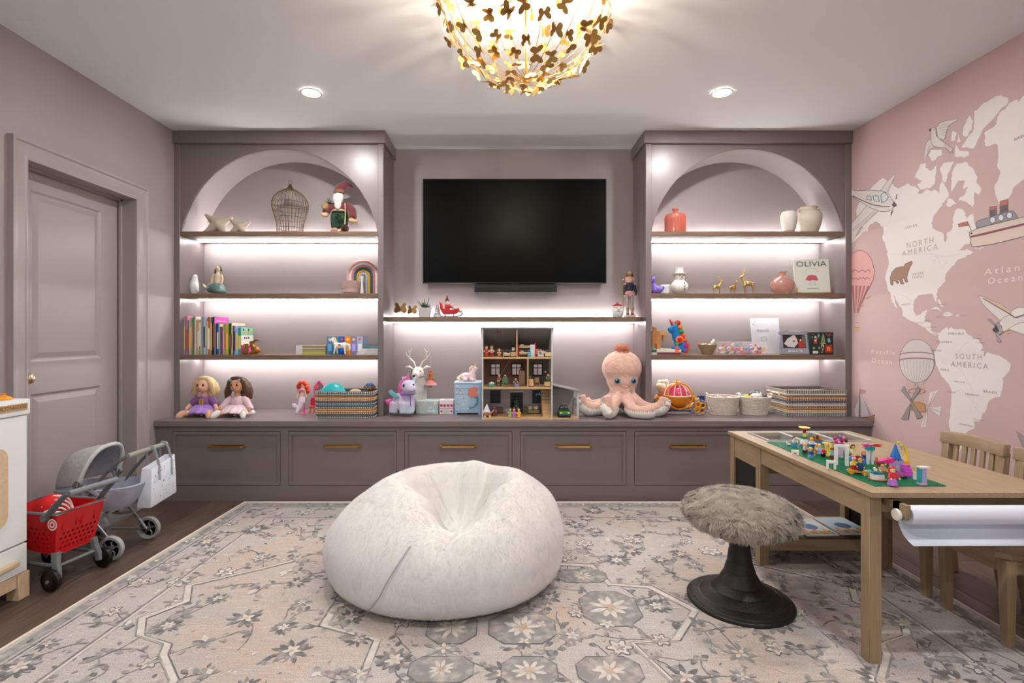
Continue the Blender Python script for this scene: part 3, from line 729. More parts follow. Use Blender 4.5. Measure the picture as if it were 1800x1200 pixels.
# ------------------------------------------------------------------ red toy shopping cart
M_red = mat('red_plastic', (196,18,24), .32); M_grey = mat('grey_plastic', (122,128,132), .4); M_dgrey = mat('dark_grey_plastic', (98,102,104), .45)
ct = thing('toy_shopping_cart', 'red toy shopping cart with grey handle and black wheels beside the play kitchen', 'toy cart', (-2.085, 2.525, 0), radians(79))
W0, W1, D1 = .118, .095, .33                    # half width top / bottom, basket length
def quad_plate(c, holes, nm, th=.006, par=ct, mm=None):      # c = four corners (bl, br, tr, tl); holes in 0..1 coordinates
    c = [Vector(p) for p in c]
    n = (c[1]-c[0]).cross(c[3]-c[0]).normalized()*th
    f = lambda u, v: (c[0]*(1-u)+c[1]*u)*(1-v)+(c[3]*(1-u)+c[2]*u)*v
    loops = [[(0,0),(1,0),(1,1),(0,1)]]+holes; fl_ = [p for l in loops for p in l]; P = [f(*p) for p in fl_]; k = len(P)
    tri = tessellate_polygon([[Vector((a, b, 0)) for a, b in l] for l in loops]); fs = []
    for t in tri: fs += [tuple(t), tuple(i+k for i in t[::-1])]
    s_ = 0
    for l in loops:
        for i in range(len(l)): j = (i+1) % len(l); fs.append((s_+i, s_+j, s_+j+k, s_+i+k))
        s_ += len(l)
    m = MB(); m.add(P+[p-n for p in P], fs); o = m.obj(nm, mm or M_red, par, smooth=False)
    bm = bmesh.new(); bm.from_mesh(o.data); bmesh.ops.recalc_face_normals(bm, faces=bm.faces); bm.to_mesh(o.data); bm.free(); return o
def hole(u, v, ru, rv, n=8): return [(u+ru*cos(2*pi*k/n), v+rv*sin(2*pi*k/n)) for k in range(n)]
zt, zb = .352, .155
rear = [(-W1,.02,zb),(W1,.02,zb),(W0,-.02,zt+.01),(-W0,-.02,zt+.01)]
hs = [hole(.12+.105*i+(.05 if j % 2 else 0), .12+.11*j, .034, .038) for j in range(4) for i in range(8) if .12+.105*i+(.05 if j % 2 else 0) < .93]
quad_plate(rear, hs, 'rear_panel')
for u in (.3, .7):                              # raised arches for the leg scoops
    q = [Vector((-W0+.236*(u+.15*cos(a)), -.018, .26+.075*max(0, sin(a))+.012)) for a in [pi*k/12 for k in range(13)]]
    MB().tube([(p.x*.95, p.y+.012-.2*(p.z-.27)*.2, p.z) for p in q], .005, 6).obj('leg_opening_rim', M_red, ct)
side_h = [hole(.1+.09*i+(.045 if j % 2 else 0), .1+.12*j, .026, .036) for j in range(5) for i in range(9) if .1+.09*i+(.045 if j % 2 else 0) < .94]
quad_plate([(-W1,D1-.04,zb+.03),(-W1,.02,zb),(-W0,-.02,zt),(-W0,D1,zt)], side_h, 'side_panel')
quad_plate([(W1,.02,zb),(W1,D1-.04,zb+.03),(W0,D1,zt),(W0,-.02,zt)], side_h, 'side_panel')
quad_plate([(W1,D1-.04,zb+.03),(-W1,D1-.04,zb+.03),(-W0,D1,zt),(W0,D1,zt)], side_h, 'front_panel')
MB().hexa([(-W1,.02,zb-.006),(W1,.02,zb-.006),(W1,D1-.04,zb+.024),(-W1,D1-.04,zb+.024)], [(-W1,.02,zb),(W1,.02,zb),(W1,D1-.04,zb+.03),(-W1,D1-.04,zb+.03)]).obj('basket_floor', M_red, ct, smooth=False)
MB().tube([(-W0,-.02,zt+.005),(W0,-.02,zt+.005),(W0,D1,zt),(-W0,D1,zt)], .007, 8, True).obj('basket_rim', M_grey, ct)
for s_ in (-1, 1):
    MB().tube([(s_*.122,.05,.33),(s_*.124,.02,.352),(s_*.124,-.02,.4),(s_*.122,-.07,.448),(s_*.118,-.09,.458)], [.016,.019,.02,.018,.014], 10, flat=.55).obj('handle_arm', M_dgrey, ct)
    MB().cyl((s_*.115,.035,.342), (s_*.14,.035,.342), .017, n=16).obj('pivot', M_dgrey, ct)
MB().cyl((-.12,-.09,.46), (.12,-.09,.46), .014, n=14).obj('handle_grip', M_grey, ct)
for s_ in (-1, 1):                               # corner legs from basket to wheels, rear then front
    MB().tube([(s_*.088,.02,.165),(s_*.095,.015,.12),(s_*.1,.0,.085),(s_*.1,-.005,.05)], [.026,.024,.022,.018], 8, flat=.6).obj('wheel_fork', M_grey, ct)
    MB().tube([(s_*.085,D1-.05,.18),(s_*.085,D1-.03,.1),(s_*.085,D1-.02,.05)], [.02,.018,.015], 8, flat=.6).obj('wheel_fork', M_grey, ct)
    MB().tube([(s_*.09,.01,.1),(s_*.085,D1-.04,.1)], .009, 8).obj('side_rail', M_grey, ct)
    for y, r in ((0,.05),(D1-.02,.045)):
        c = s_*(.128 if y == 0 else .105)
        wh = MB().lathe([(.0,-.014),(r*.5,-.016),(r*.8,-.014),(r,-.009),(r,.009),(r*.8,.014),(r*.5,.016),(0,.014)], (c, y, r), 28, Matrix.Rotation(pi/2, 3, 'Y')).obj('wheel', mat('black_wheel', (16,16,17), .3), ct)
        MB().cyl((c-.02,y,r), (c+.02,y,r), .008, n=10).obj('axle_cap', M_grey, wh)
MB().tube([(-.1,.01,.1),(.1,.01,.1)], .008, 8).obj('cross_rail', M_grey, ct)
# round white and red emblem on the near side panel
em = MB(); cpos = Vector((-W0+.006,.0,.31))
for k, (r0, r1) in enumerate(((.0,.0085),(.0085,.0145),(.0145,.021))):
    em.mi(k % 2 if k else 0)
    a = 24; vs = []; fs = []
    for i in range(a):
        t = 2*pi*i/a; vs += [(cpos.x-.0115, cpos.y+r0*cos(t), cpos.z+r0*sin(t)), (cpos.x-.0115, cpos.y+r1*cos(t), cpos.z+r1*sin(t))]
    for i in range(a): j = (i+1) % a; fs.append((2*i, 2*i+1, 2*j+1, 2*j))
    em.mi({0:0,1:1,2:2}[k]).add(vs, fs)
emo = em.obj('emblem', [col((200,20,26)), col((235,232,228)), col((200,20,26))], ct, smooth=False)
MB().add([(cpos.x-.0110, cpos.y+.027*cos(t*pi/12), cpos.z+.027*sin(t*pi/12)) for t in range(24)], [tuple(range(24))]).obj('emblem_disc', col((235,232,228)), ct, smooth=False)
# red bag with white rings in the cart
bg = thing('striped_toy_bag', 'red cloth bag with white rings lying in the toy shopping cart', 'toy bag', (-2.215, 2.52, .165), radians(79))
bo_ = MB().ell((0,.0,.13), (.075,.085,.125)).ell((-.01,-.02,.2), (.06,.055,.06)).obj('bag', mat('red_cloth', (205,24,28), .8), bg, blob=.012)
rg = MB()
for k in range(6):
    r = .018+.02*k; n = 40; p = []
    for i in range(n):
        a = 2*pi*i/n; x, z = -.035+r*cos(a), .165+r*sin(a)*.9
        q = 1-((x)/.078)**2-((z-.14)/.125)**2
        y = -.088*math.sqrt(max(q, 0))-.004
        p.append((x, y, z, q))
    for i in range(n):
        if p[i][3] > .03 and p[(i+1) % n][3] > .03: rg.tube([p[i][:3], p[(i+1) % n][:3]], .0045, 5)
rg.obj('white_rings', col((238,232,226), .8), bg, kind='stuff')

# ------------------------------------------------------------------ doll stroller and the tote bag on its handle
M_fab = mat('grey_speckled_fabric', (176,176,178), .9, bump=.1, bs=200, c2=(158,158,161), vs=60); M_fab2 = mat('blue_grey_fabric', (176,180,192), .9, c2=(150,154,172), vs=14)
M_tube = mat('silver_tube', (150,154,158), .35, metal=.6); M_tyre = mat('pale_grey_tyre', (170,172,172), .7, bump=.4, bs=150)
sr = thing('doll_stroller', 'grey fabric doll stroller with hood standing by the door behind the red cart', 'doll stroller', (-2.225, 2.87, 0), -pi/2)
RW = .066
for x in (.145, -.145):
    for y in (-.15, .15):
        wh = MB().lathe([(RW-.018,-.011),(RW-.004,-.013),(RW,-.006),(RW,.006),(RW-.004,.013),(RW-.018,.011),(RW-.018,-.011)], (x, y, RW), 32, Matrix.Rotation(pi/2, 3, 'Y')).obj('wheel', M_tyre, sr)
        m = MB().cyl((x-.014,y,RW), (x+.014,y,RW), .014, n=14)
        for k in range(5):
            a = 2*pi*k/5; m.tube([(x,y+.012*cos(a),RW+.012*sin(a)),(x,y+.03*cos(a+.35),RW+.03*sin(a+.35)),(x,y+.05*cos(a),RW+.05*sin(a))], .0045, 5)
        m.obj('hub', M_tube, wh)
for s_ in (-1, 1):
    x = s_*.125
    MB().tube([(x,.15,RW),(x,.11,.12),(x,.03,.22),(x,-.03,.34),(x,-.04,.41)], .008, 8).obj('frame_tube', M_tube, sr)
    MB().tube([(x,-.15,RW),(x,-.1,.15),(x,.02,.25)], .008, 8).obj('frame_tube', M_dgrey, sr)
    MB().tube([(x*1.05,-.15,RW),(x*1.05,.15,RW)], .005, 8).obj('axle_rod', M_tube, sr)
    MB().cyl((s_*.132,-.03,.40), (s_*.152,-.03,.40), .022, n=18).obj('hood_hinge', M_dgrey, sr)
tubm = MB(); R0 = []                              # carrycot tub
for z, kx, y0, y1 in ((.235,.085,-.17,.15),(.24,.1,-.19,.17),(.29,.12,-.21,.21),(.365,.132,-.225,.24),(.37,.125,-.22,.23),(.3,.108,-.2,.2),(.255,.085,-.17,.15)):
    R0.append([(kx*math.copysign(abs(cos(a))**.5, cos(a)), (y0+y1)/2+(y1-y0)/2*math.copysign(abs(sin(a))**.6, sin(a)), z+(.012*sin(a) if z > .2 else 0)) for a in [2*pi*k/28 for k in range(28)]])
vs = [p for r in R0 for p in r]; fs = [tuple(range(28))[::-1], tuple(6*28+k for k in range(28))]
for j in range(6):
    for k in range(28): fs.append((j*28+k, j*28+(k+1) % 28, (j+1)*28+(k+1) % 28, (j+1)*28+k))
tubm.add(vs, fs).obj('carrycot', M_fab2, sr)
hd = MB(); K, J = 16, 7; vs = []; fs = []
for j in range(J):
    a = radians(72+118*j/(J-1))
    for k in range(K+1):
        t = pi*k/K; hx = .142*math.copysign(abs(cos(t))**.75, cos(t)); hr = (.2 if j % 3 == 0 else .188)*abs(sin(t))**.8
        vs.append((hx, -.03+hr*cos(a), .395+hr*sin(a)))
for j in range(J-1):
    for k in range(K): q = j*(K+1)+k; fs.append((q, q+1, q+K+2, q+K+1))
h_ = hd.add(vs, fs).obj('hood', M_fab, sr, angle=180); q = h_.modifiers.new('thick', 'SOLIDIFY'); q.thickness = .008
q = h_.modifiers.new('sub', 'SUBSURF'); q.levels = q.render_levels = 1
MB().tube([vs[k] for k in range(K+1)], .011, 8).obj('hood_edge', mat('pale_grey_piping', (192,193,195), .8), sr)
for s_ in (-1, 1): MB().tube([(s_*.125,.0,.3),(s_*.13,.06,.4),(s_*.132,.12,.47),(s_*.13,.18,.525),(s_*.12,.215,.548)], .009, 10).obj('push_arm', M_dgrey, sr)
MB().cyl((-.19,.222,.55), (.125,.222,.55), .014, n=14).obj('grip', mat('olive_grey_foam', (140,141,134), .8), sr)
MB().tube([(.13,-.03,.395),(.136,.03,.37),(.136,.09,.33)], [.012,.014,.01], 8).obj('side_clip', M_grey, sr)
nm = MB(); vs = []; fs = []                       # net basket hanging under the carrycot
for i in range(9):
    for j in range(7):
        u, v = i/8, j/6; vs.append((-.12+.24*v, -.12+.24*u, .165-.07*sin(pi*u)*(.4+.6*sin(pi*v))+.015))
for i in range(8):
    for j in range(6): q = i*7+j; fs.append((q, q+1, q+8, q+7))
nm.add(vs, fs).obj('net_basket', mat('grey_mesh_net', (168,170,174), .8, alpha=.75), sr)
nb = MB()
tg = thing('tote_bag', 'pale blue-grey speckled tote bag hanging from the stroller handle', 'bag', (-1.985, 2.965, .235), pi/2)
b4 = [(-.115,-.035,0),(.115,-.035,.02),(.115,.045,.02),(-.115,.045,0)]; t4 = [(-.1,-.03,.215),(.105,-.03,.25),(.105,.03,.25),(-.1,.03,.215)]
m = MB(); m.add(b4+t4, [(3,2,1,0),(0,1,5,4),(1,2,6,5),(2,3,7,6),(3,0,4,7)]); o = m.obj('body', M_fab2 if 0 else mat('tote_fabric', (188,193,203), .85, c2=(200,204,212), vs=30), tg, bevel=.008, seg=2)
q = o.modifiers.new('thick', 'SOLIDIFY'); q.thickness = .005
sm_ = MB(); random.seed(2)
for k in range(34):
    u, v = random.uniform(.06,.94), random.uniform(.06,.92); p = Vector(b4[0]).lerp(Vector(b4[1]), u).lerp(Vector(t4[0]).lerp(Vector(t4[1]), u), v)
    sm_.cb((p.x, p.y-.0012, p.z), (.005,.001,.004), (0, random.random()*3, 0))
sm_.obj('printed_specks', col((128,134,150)), tg, smooth=False, kind='stuff')
for x in (-.045, .065):
    zt_ = .327
    MB().tube([(x,-.036,.14),(x,-.034,.22),(x,-.016,zt_-.03),(x,.004,zt_+.004),(x,.02,zt_+.006),(x,.036,zt_-.02),(x,.034,.2)], .008, 6, flat=.25).obj('strap', mat('tote_strap', (160,165,172), .8), tg)

# ------------------------------------------------------------------ butterfly ceiling light
CXc, CYc, CZc, CR = wx(925,2.2), 2.2, 2.665, .365
ch = thing('butterfly_chandelier', 'gold ceiling light, a half globe of wires covered in metal butterflies', 'chandelier', (CXc, CYc, HC))
zc = CZc-HC
M_bf = mat('matt_gold_leaf_metal', (188,150,88), .35, metal=.85)
sph = lambda th, ph, r=CR: (r*cos(ph)*cos(th), r*cos(ph)*sin(th), zc+r*sin(ph))
NW = 26
for k in range(NW):
    th = 2*pi*k/NW+.06
    MB().tube([sph(th, radians(-86+10.6*i)) for i in range(10)], .0016, 5).obj('wire', M_gold, ch)
MB().lathe([(0,-.012),(.007,-.01),(.009,-.002),(.024,0),(.026,.006),(.012,.012),(0,.014)], (0,0,zc-CR-.004), 20).obj('hub', M_gold, ch)
MB().lathe([(0,-.03),(.07,-.03),(.085,-.02),(.09,0)], (0,0,0), 28).obj('ceiling_plate', M_gold, ch)
MB().cyl((0,0,-.03), (0,0,zc-CR), .006, n=8).obj('stem', M_gold, ch)
wing = [(0,.001),(.004,.012),(.014,.025),(.026,.029),(.031,.022),(.029,.012),(.022,.004),(.026,-.002),(.027,-.011),(.021,-.018),(.014,-.02),(.008,-.015),(.003,-.006)]
def butterfly_mesh(fold):
    m = MB()
    for s_ in (1, -1):
        u = Vector((s_*cos(fold), 0, sin(fold))); v = Vector((0,1,0)); m.prism([(a*s_*s_, b) for a, b in wing], (0,0,0), u, v, u.cross(v)*.0009*s_)
    m.tube([(0,-.012,.001),(0,.014,.001)], .0016, 5)
    return m.mesh('butterfly', M_bf, smooth=False)
BM = [butterfly_mesh(f) for f in (.25,.5,.8)]
random.seed(11)
for k in range(NW):
    th0 = 2*pi*k/NW+.06
    for i in range(6):
        ph = radians(-76+15.5*i+random.uniform(-5,5)+(7 if k % 2 else 0))
        if i == 0 and k % 2: continue
        if ph > radians(12): continue
        th = th0+random.uniform(-.02,.02)
        p = Vector(sph(th, ph, CR+random.uniform(.0,.012))); n_ = (p-Vector((0,0,zc))).normalized()
        o = bpy.data.objects.new('butterfly', random.choice(BM)); COL.objects.link(o); o.parent = ch; o.location = p
        o.rotation_euler = (n_.to_track_quat('Z','Y') @ Euler((random.uniform(-.5,.5), random.uniform(-.5,.5), random.uniform(0,6.3))).to_quaternion()).to_euler()
        s_ = random.uniform(.85,1.2); o.scale = (s_,)*3
M_bulb = mat('warm_bulb', (255,222,170), .4, emit=30)
for k in range(6):
    a = 2*pi*k/6+.3; x, y = .15*cos(a), .15*sin(a)
    MB().tube([(0,0,-.05),(x*.5,y*.5,-.075),(x,y,-.07),(x,y,-.055-.04)], .004, 6).obj('arm', M_gold, ch)
    bl = MB().cyl((x,y,-.085), (x,y,-.115), .011, n=12).obj('socket', M_gold, ch)
    MB().lathe([(0,-.175),(.008,-.168),(.0145,-.15),(.0135,-.135),(.008,-.118),(0,-.115)], (x,y,0), 14).obj('bulb', M_bulb, bl)
    l = bpy.data.lights.new('bulb_light', 'POINT'); l.energy = BULB_W; l.color = (1,.91,.78); l.shadow_soft_size = .012
    o = bpy.data.objects.new('bulb_light', l); COL.objects.link(o); o.parent = ch; o.location = (x*1.0, y*1.0, -.195)
# ================================================================== things on the shelves and worktop
def put(name, label, cat, px, D, z, rz=0, group=None): return thing(name, label, cat, (wx(px,D), D, z), rz, group)
def rr(hx, hy, r, n=5):
    p = []
    for cx, cy, a in ((hx-r,-hy+r,-pi/2),(hx-r,hy-r,0),(-hx+r,hy-r,pi/2),(-hx+r,-hy+r,pi)):
        for k in range(n+1): p.append((cx+r*cos(a+pi/2*k/n), cy+r*sin(a+pi/2*k/n)))
    return p
def disc(mb, c, r, ax='y', n=16, k=0):           # small flat dot
    c = Vector(c); mb.mi(k)
    f = {'y': lambda a, b: (c.x+a, c.y, c.z+b), 'z': lambda a, b: (c.x+a, c.y+b, c.z), 'x': lambda a, b: (c.x, c.y+a, c.z+b)}[ax]
    P = [f(r*cos(2*pi*i/n), r*sin(2*pi*i/n)) for i in range(n)]
    return mb.add(P, [tuple(range(n)) if ax != 'y' else tuple(range(n))])
# ---- left bookcase, arch niche
M_beige = mat('beige_stoneware', (182,168,150), .6, bump=.05, bs=120)
def sculpture(px, s, label):
    t = put('tripod_sculpture', label, 'sculpture', px, 4.05, S1, group='beige sculptures in the arch niche')
    m = MB(); c = (.0,0,.085*s)
    for p in ((-.105,.0,.165),(.105,.02,.15),(-.108,-.04,.004),(.08,-.04,.004),(.02,.07,.004)):
        q = Vector(p)*s; cc = Vector(c); pts = [cc, cc.lerp(q,.35)+Vector((0,0,-.006*s)), cc.lerp(q,.7)+Vector((0,0,-.006*s)), q]
        m.tube(pts, [.052*s,.036*s,.02*s,.012*s], 12)
    m.ell(c, (.055*s,.04*s,.05*s)); m.obj('form', M_beige, t, blob=.006*s, sm=10)
sculpture(384, 1.0, 'larger beige stoneware tripod sculpture by the arch edge'); sculpture(422, .76, 'smaller beige stoneware tripod sculpture next to the birdcage')
bcg = put('birdcage', 'gold wire birdcage ornament with a domed top in the arch niche', 'birdcage', 510, 4.06, S1)
M_ag = mat('antique_gold_wire', (104,86,54), .4, metal=.8)
cp = [(.098,.006),(.098,.05),(.103,.1),(.12,.16),(.136,.215),(.137,.255),(.122,.295),(.09,.33),(.05,.355),(.022,.366)]
wm = MB().tube([(r,0,z) for r, z in cp], .0016, 5).mesh('wire', M_ag)
for k in range(30):
    o = bpy.data.objects.new('wire', wm); COL.objects.link(o); o.parent = bcg; o.rotation_euler = (0,0,2*pi*k/30)
for r, z in ((.099,.05),(.111,.13),(.137,.245),(.134,.205)): MB().tube([(r*cos(a), r*sin(a), z) for a in [2*pi*k/32 for k in range(32)]], .002, 5, True).obj('ring', M_ag, bcg)
MB().lathe([(0,0),(.105,0),(.107,.006),(.102,.014),(0,.014)], n=36).obj('base', mat('gilded_base', (150,120,74), .45, metal=.6), bcg)
MB().lathe([(.028,.36),(.024,.372),(.012,.378),(.017,.386),(.012,.396),(.005,.404),(0,.408)], n=18).obj('finial', M_ag, bcg)
MB().tube([(.014*cos(a), 0, .416+.016*sin(a)) for a in [2*pi*k/20 for k in range(20)]], .0018, 5, True).obj('hanging_ring', M_ag, bcg)
dm = MB(); f3 = lambda a, h: (.107*sin(a), -.107*cos(a), h)
dm.tube([f3(-.45,.016),f3(-.45,.11),f3(-.3,.135),f3(-.1,.145),f3(.1,.135),f3(.25,.11),f3(.25,.016)], .002, 5)
for k in range(5):
    for s_ in (-1, 1):
        dm.tube([f3(-.1+s_*(.06+.1*abs(cos(i*.6))*(1-i/10))+s_*.05, .022+.022*k+.013*sin(i*.9)) for i in range(7)], .0013, 4)
dm.obj('scroll_door', M_ag, bcg)
# Santa figurine
def santa():
    t = put('santa_figurine', 'bearded Santa figurine with a wine-red hat, green trousers and fur trims', 'figurine', 597, 4.05, S1)
    skin = col((222,176,150), .6); wine = mat('wine_velvet', (98,30,36), .8, sheen=.3); fur_b = mat('tan_fur_trim', (196,160,120), .9, bump=.6, bs=200)
    m = MB()
    m.ell((0,0,.19), (.06,.045,.075)).tube([(-.028,0,.15),(-.03,-.005,.08),(-.032,-.008,.03)], [.036,.034,.022], 10).tube([(.028,0,.15),(.03,-.005,.08),(.032,-.008,.03)], [.036,.034,.022], 10)
    m.tube([(-.05,0,.225),(-.085,-.015,.19),(-.1,-.03,.15)], [.026,.024,.018], 8).tube([(.05,0,.225),(.095,-.01,.18),(.1,-.025,.115)], [.026,.026,.02], 8)
    m.tube([(0,0,.24),(0,-.005,.3)], [.03,.028], 8).ell((0,-.008,.305), (.036,.035,.04)); m.obj('body', skin, t, blob=.008)
    MB().tube([(-.028,0,.16),(-.03,-.005,.1),(-.033,-.008,.045)], [.043,.041,.03], 12).tube([(.028,0,.16),(.03,-.005,.1),(.033,-.008,.045)], [.043,.041,.03], 12).ell((0,0,.16), (.066,.05,.04)).obj('trousers', mat('forest_green_cloth', (34,64,42), .85, var=.3, vs=40), t, blob=.009)
    MB().ell((0,.002,.215), (.068,.052,.05)).tube([(-.05,0,.235),(-.09,-.012,.2),(-.105,-.028,.165)], [.035,.034,.03], 10).tube([(.05,0,.235),(.1,-.008,.19),(.112,-.02,.125)], [.036,.038,.035], 10).obj('coat', wine, t, blob=.009)
    for p, r in (((-.108,-.032,.15), .03), ((.114,-.025,.105), .036)): MB().ell(p, (r,r,.018), (.3,.3,0)).obj('fur_cuff', fur_b, t)
    MB().ell((0,-.005,.175), (.072,.056,.014)).obj('belt', col((60,44,34), .5), t)
    bm_ = MB().ell((0,-.04,.275), (.044,.022,.05)).ell((0,-.044,.23), (.03,.016,.045)).ell((-.026,-.03,.29), (.018,.02,.03)).ell((.026,-.03,.29), (.018,.02,.03)).obj('beard', mat('white_beard', (206,204,201), .9, bump=.5, bs=90, bstretch=(3,3,.4)), t, blob=.006)
    MB().ell((0,-.043,.312), (.009,.008,.007)).obj('nose', skin, t)
    for s_ in (-1, 1): MB().ell((s_*.013,-.041,.321), .003).obj('eye', M_black, t)
    MB().lathe([(.042,0),(.046,.012),(.041,.026)], (0,-.004,.325), 20).obj('hat_band', mat('brown_knit', (132,96,70), .9, bump=.4, bs=200), t)
    MB().tube([(0,0,.345),(.012,0,.378),(.045,0,.395),(.08,0,.388),(.108,0,.372)], [.043,.038,.028,.017,.005], 14).obj('hat', wine, t)
    for s_ in (-1, 1): MB().ell((s_*.036,-.018,.018), (.03,.042,.018)).obj('boot', mat('suede_boot', (150,112,72), .8), t)
    MB().tube([(.055,-.04,.24),(.062,-.055,.15),(.06,-.06,.07)], .004, 6).obj('cord', col((200,176,140)), t)
    pc = MB(); random.seed(5)
    for k in range(46):
        a = k*2.4; z = .01+.055*k/46; r = .026*math.sin(pi*(k+4)/52)
        pc.ell((.062+r*cos(a), -.065+r*sin(a), z), (.008,.008,.004), (0,0,a), 6, 4)
    pc.ell((.062,-.065,.037), (.016,.016,.028)); pc.obj('pine_cone', mat('pine_cone_brown', (92,54,38), .7), t, kind='stuff')
    sp = MB()
    for c in ((-.075,-.03,.245), (.0,-.055,.14), (.02,-.05,.105)):
        for k in range(42):
            d = Vector((random.gauss(0,1), random.gauss(0,.6)-.2, random.gauss(.3,1))).normalized()*random.uniform(.025,.045); sp.tube([c, Vector(c)+d], [.0016,.0006], 3)
    sp.obj('fir_sprig', mat('fir_needles', (40,74,48), .8), t, kind='stuff')
    MB().ell((-.1,-.03,.215), (.03,.03,.035)).tube([(-.12,-.04,.23),(-.1,-.06,.19)], [.014,.012], 8).obj('sack', mat('sack_cloth', (150,116,78), .9, bump=.5, bs=80), t, blob=.007)
santa()
# ---- left bookcase, second shelf
M_white_g = mat('white_glaze', (224,226,226), .25)
pg = put('bird_figurine', 'white ceramic standing penguin figurine at the wall end of the shelf', 'figurine', 341, 4.06, S2)
MB().ell((0,0,.065), (.038,.036,.066)).ell((.006,-.004,.115), (.026,.025,.04)).ell((.012,-.006,.142), (.02,.02,.02)).tube([(.02,-.01,.144),(.036,-.016,.138)], [.009,.003], 8).ell((-.03,.012,.06), (.014,.02,.05), (0,.25,0)).ell((.03,-.01,.06), (.012,.018,.046), (0,-.2,0)).obj('bird', M_white_g, pg, blob=.006)
MB().lathe([(0,0),(.032,0),(.034,.006),(0,.008)], n=20).obj('foot_base', M_white_g, pg)
mm = put('mermaid_sculpture', 'ceramic mermaid sculpture sitting on a curled blue-green tail', 'sculpture', 380, 4.04, S2)
m = MB().ell((.012,0,.13), (.028,.022,.045)).ell((.01,0,.1), (.03,.026,.035)).tube([(.012,0,.16),(.013,0,.185)], [.013,.012], 8).ell((.014,-.002,.205), (.021,.022,.026))
m.tube([(-.016,0,.158),(-.032,-.004,.125),(-.03,-.01,.085),(-.024,-.016,.07)], [.012,.01,.009,.007], 8).tube([(.04,0,.158),(.052,-.004,.12),(.05,-.014,.085),(.04,-.022,.07)], [.012,.01,.009,.007], 8)
m.obj('figure', mat('cream_bisque', (205,188,160), .55, var=.1, vs=20), mm, blob=.005)
MB().ell((.004,0,.05), (.066,.044,.045)).tube([(-.02,.0,.045),(-.06,.005,.04),(-.085,.01,.055)], [.036,.024,.012], 12).ell((.03,0,.03), (.05,.045,.03)).obj('tail', mat('teal_glaze', (84,122,124), .3, c2=(120,150,146), vs=18), mm, blob=.006)
MB().tube([(-.082,.01,.05),(-.1,.012,.07),(-.112,.014,.086)], [.008,.016,.004], 8, flat=.5).tube([(-.082,.01,.05),(-.065,.012,.078),(-.042,.014,.092)], [.008,.016,.004], 8, flat=.5).obj('tail_fin', mat('cream_fin', (196,184,158), .4), mm)
MB().ell((.014,.006,.212), (.024,.022,.024)).tube([(-.006,.008,.2),(-.012,.012,.17),(-.006,.014,.15)], [.012,.01,.005], 8).tube([(.032,.008,.2),(.038,.012,.18)], [.01,.005], 8).obj('hair', mat('dark_bronze', (84,70,52), .4, metal=.3), mm, blob=.005)
pt = put('ribbed_pot', 'dusty pink ribbed ceramic planter in front of the fabric rainbow', 'pot', 618, 3.99, S2)
pr = [(0,0),(.058,0),(.062,.004)]+[(.0635+.002*(k % 2), .008+.0045*k) for k in range(7)]+[(.066,.045),(.067,.1),(.062,.1),(.058,.03),(0,.03)]
pm = MB().lathe(pr, n=48)
pm.obj('pot', mat('dusty_pink_ceramic', (178,148,146), .55), pt)
rib = MB()
for k in range(40): a = 2*pi*k/40; rib.tube([(.066*cos(a), .066*sin(a), .045),(.0675*cos(a), .0675*sin(a), .1)], .0028, 5)
rib.obj('ribs', mat('dusty_pink_ceramic'), pt, kind='stuff')
rb = put('fabric_rainbow', 'stuffed rope rainbow ornament with pink, cream, teal and mustard arcs', 'ornament', 639, 4.12, S2)
for k, c in enumerate(((216,168,170),(232,222,214),(196,130,140),(46,96,106),(214,164,60),(170,176,188))):
    r = .124-.0195*k; h = .15
    MB().tube([(-r,0,.0)]+[(-r,0,h*.5)]+[(r*cos(a), 0, h+r*sin(a)) for a in [pi-pi*i/18 for i in range(19)]]+[(r,0,h*.5),(r,0,0)], .0105, 10).obj('arc', mat('rope_%d' % k, c, .9, bump=.5, bs=120), rb)
bv = put('bud_vase', 'slim white bud vase in front of the fabric rainbow', 'vase', 636.5, 3.99, S2)
MB().lathe([(0,0),(.013,0),(.015,.01),(.01,.05),(.007,.09),(.009,.115),(.013,.13),(.012,.14),(.008,.13),(.004,.09)], n=20).obj('vase', M_white_g, bv)
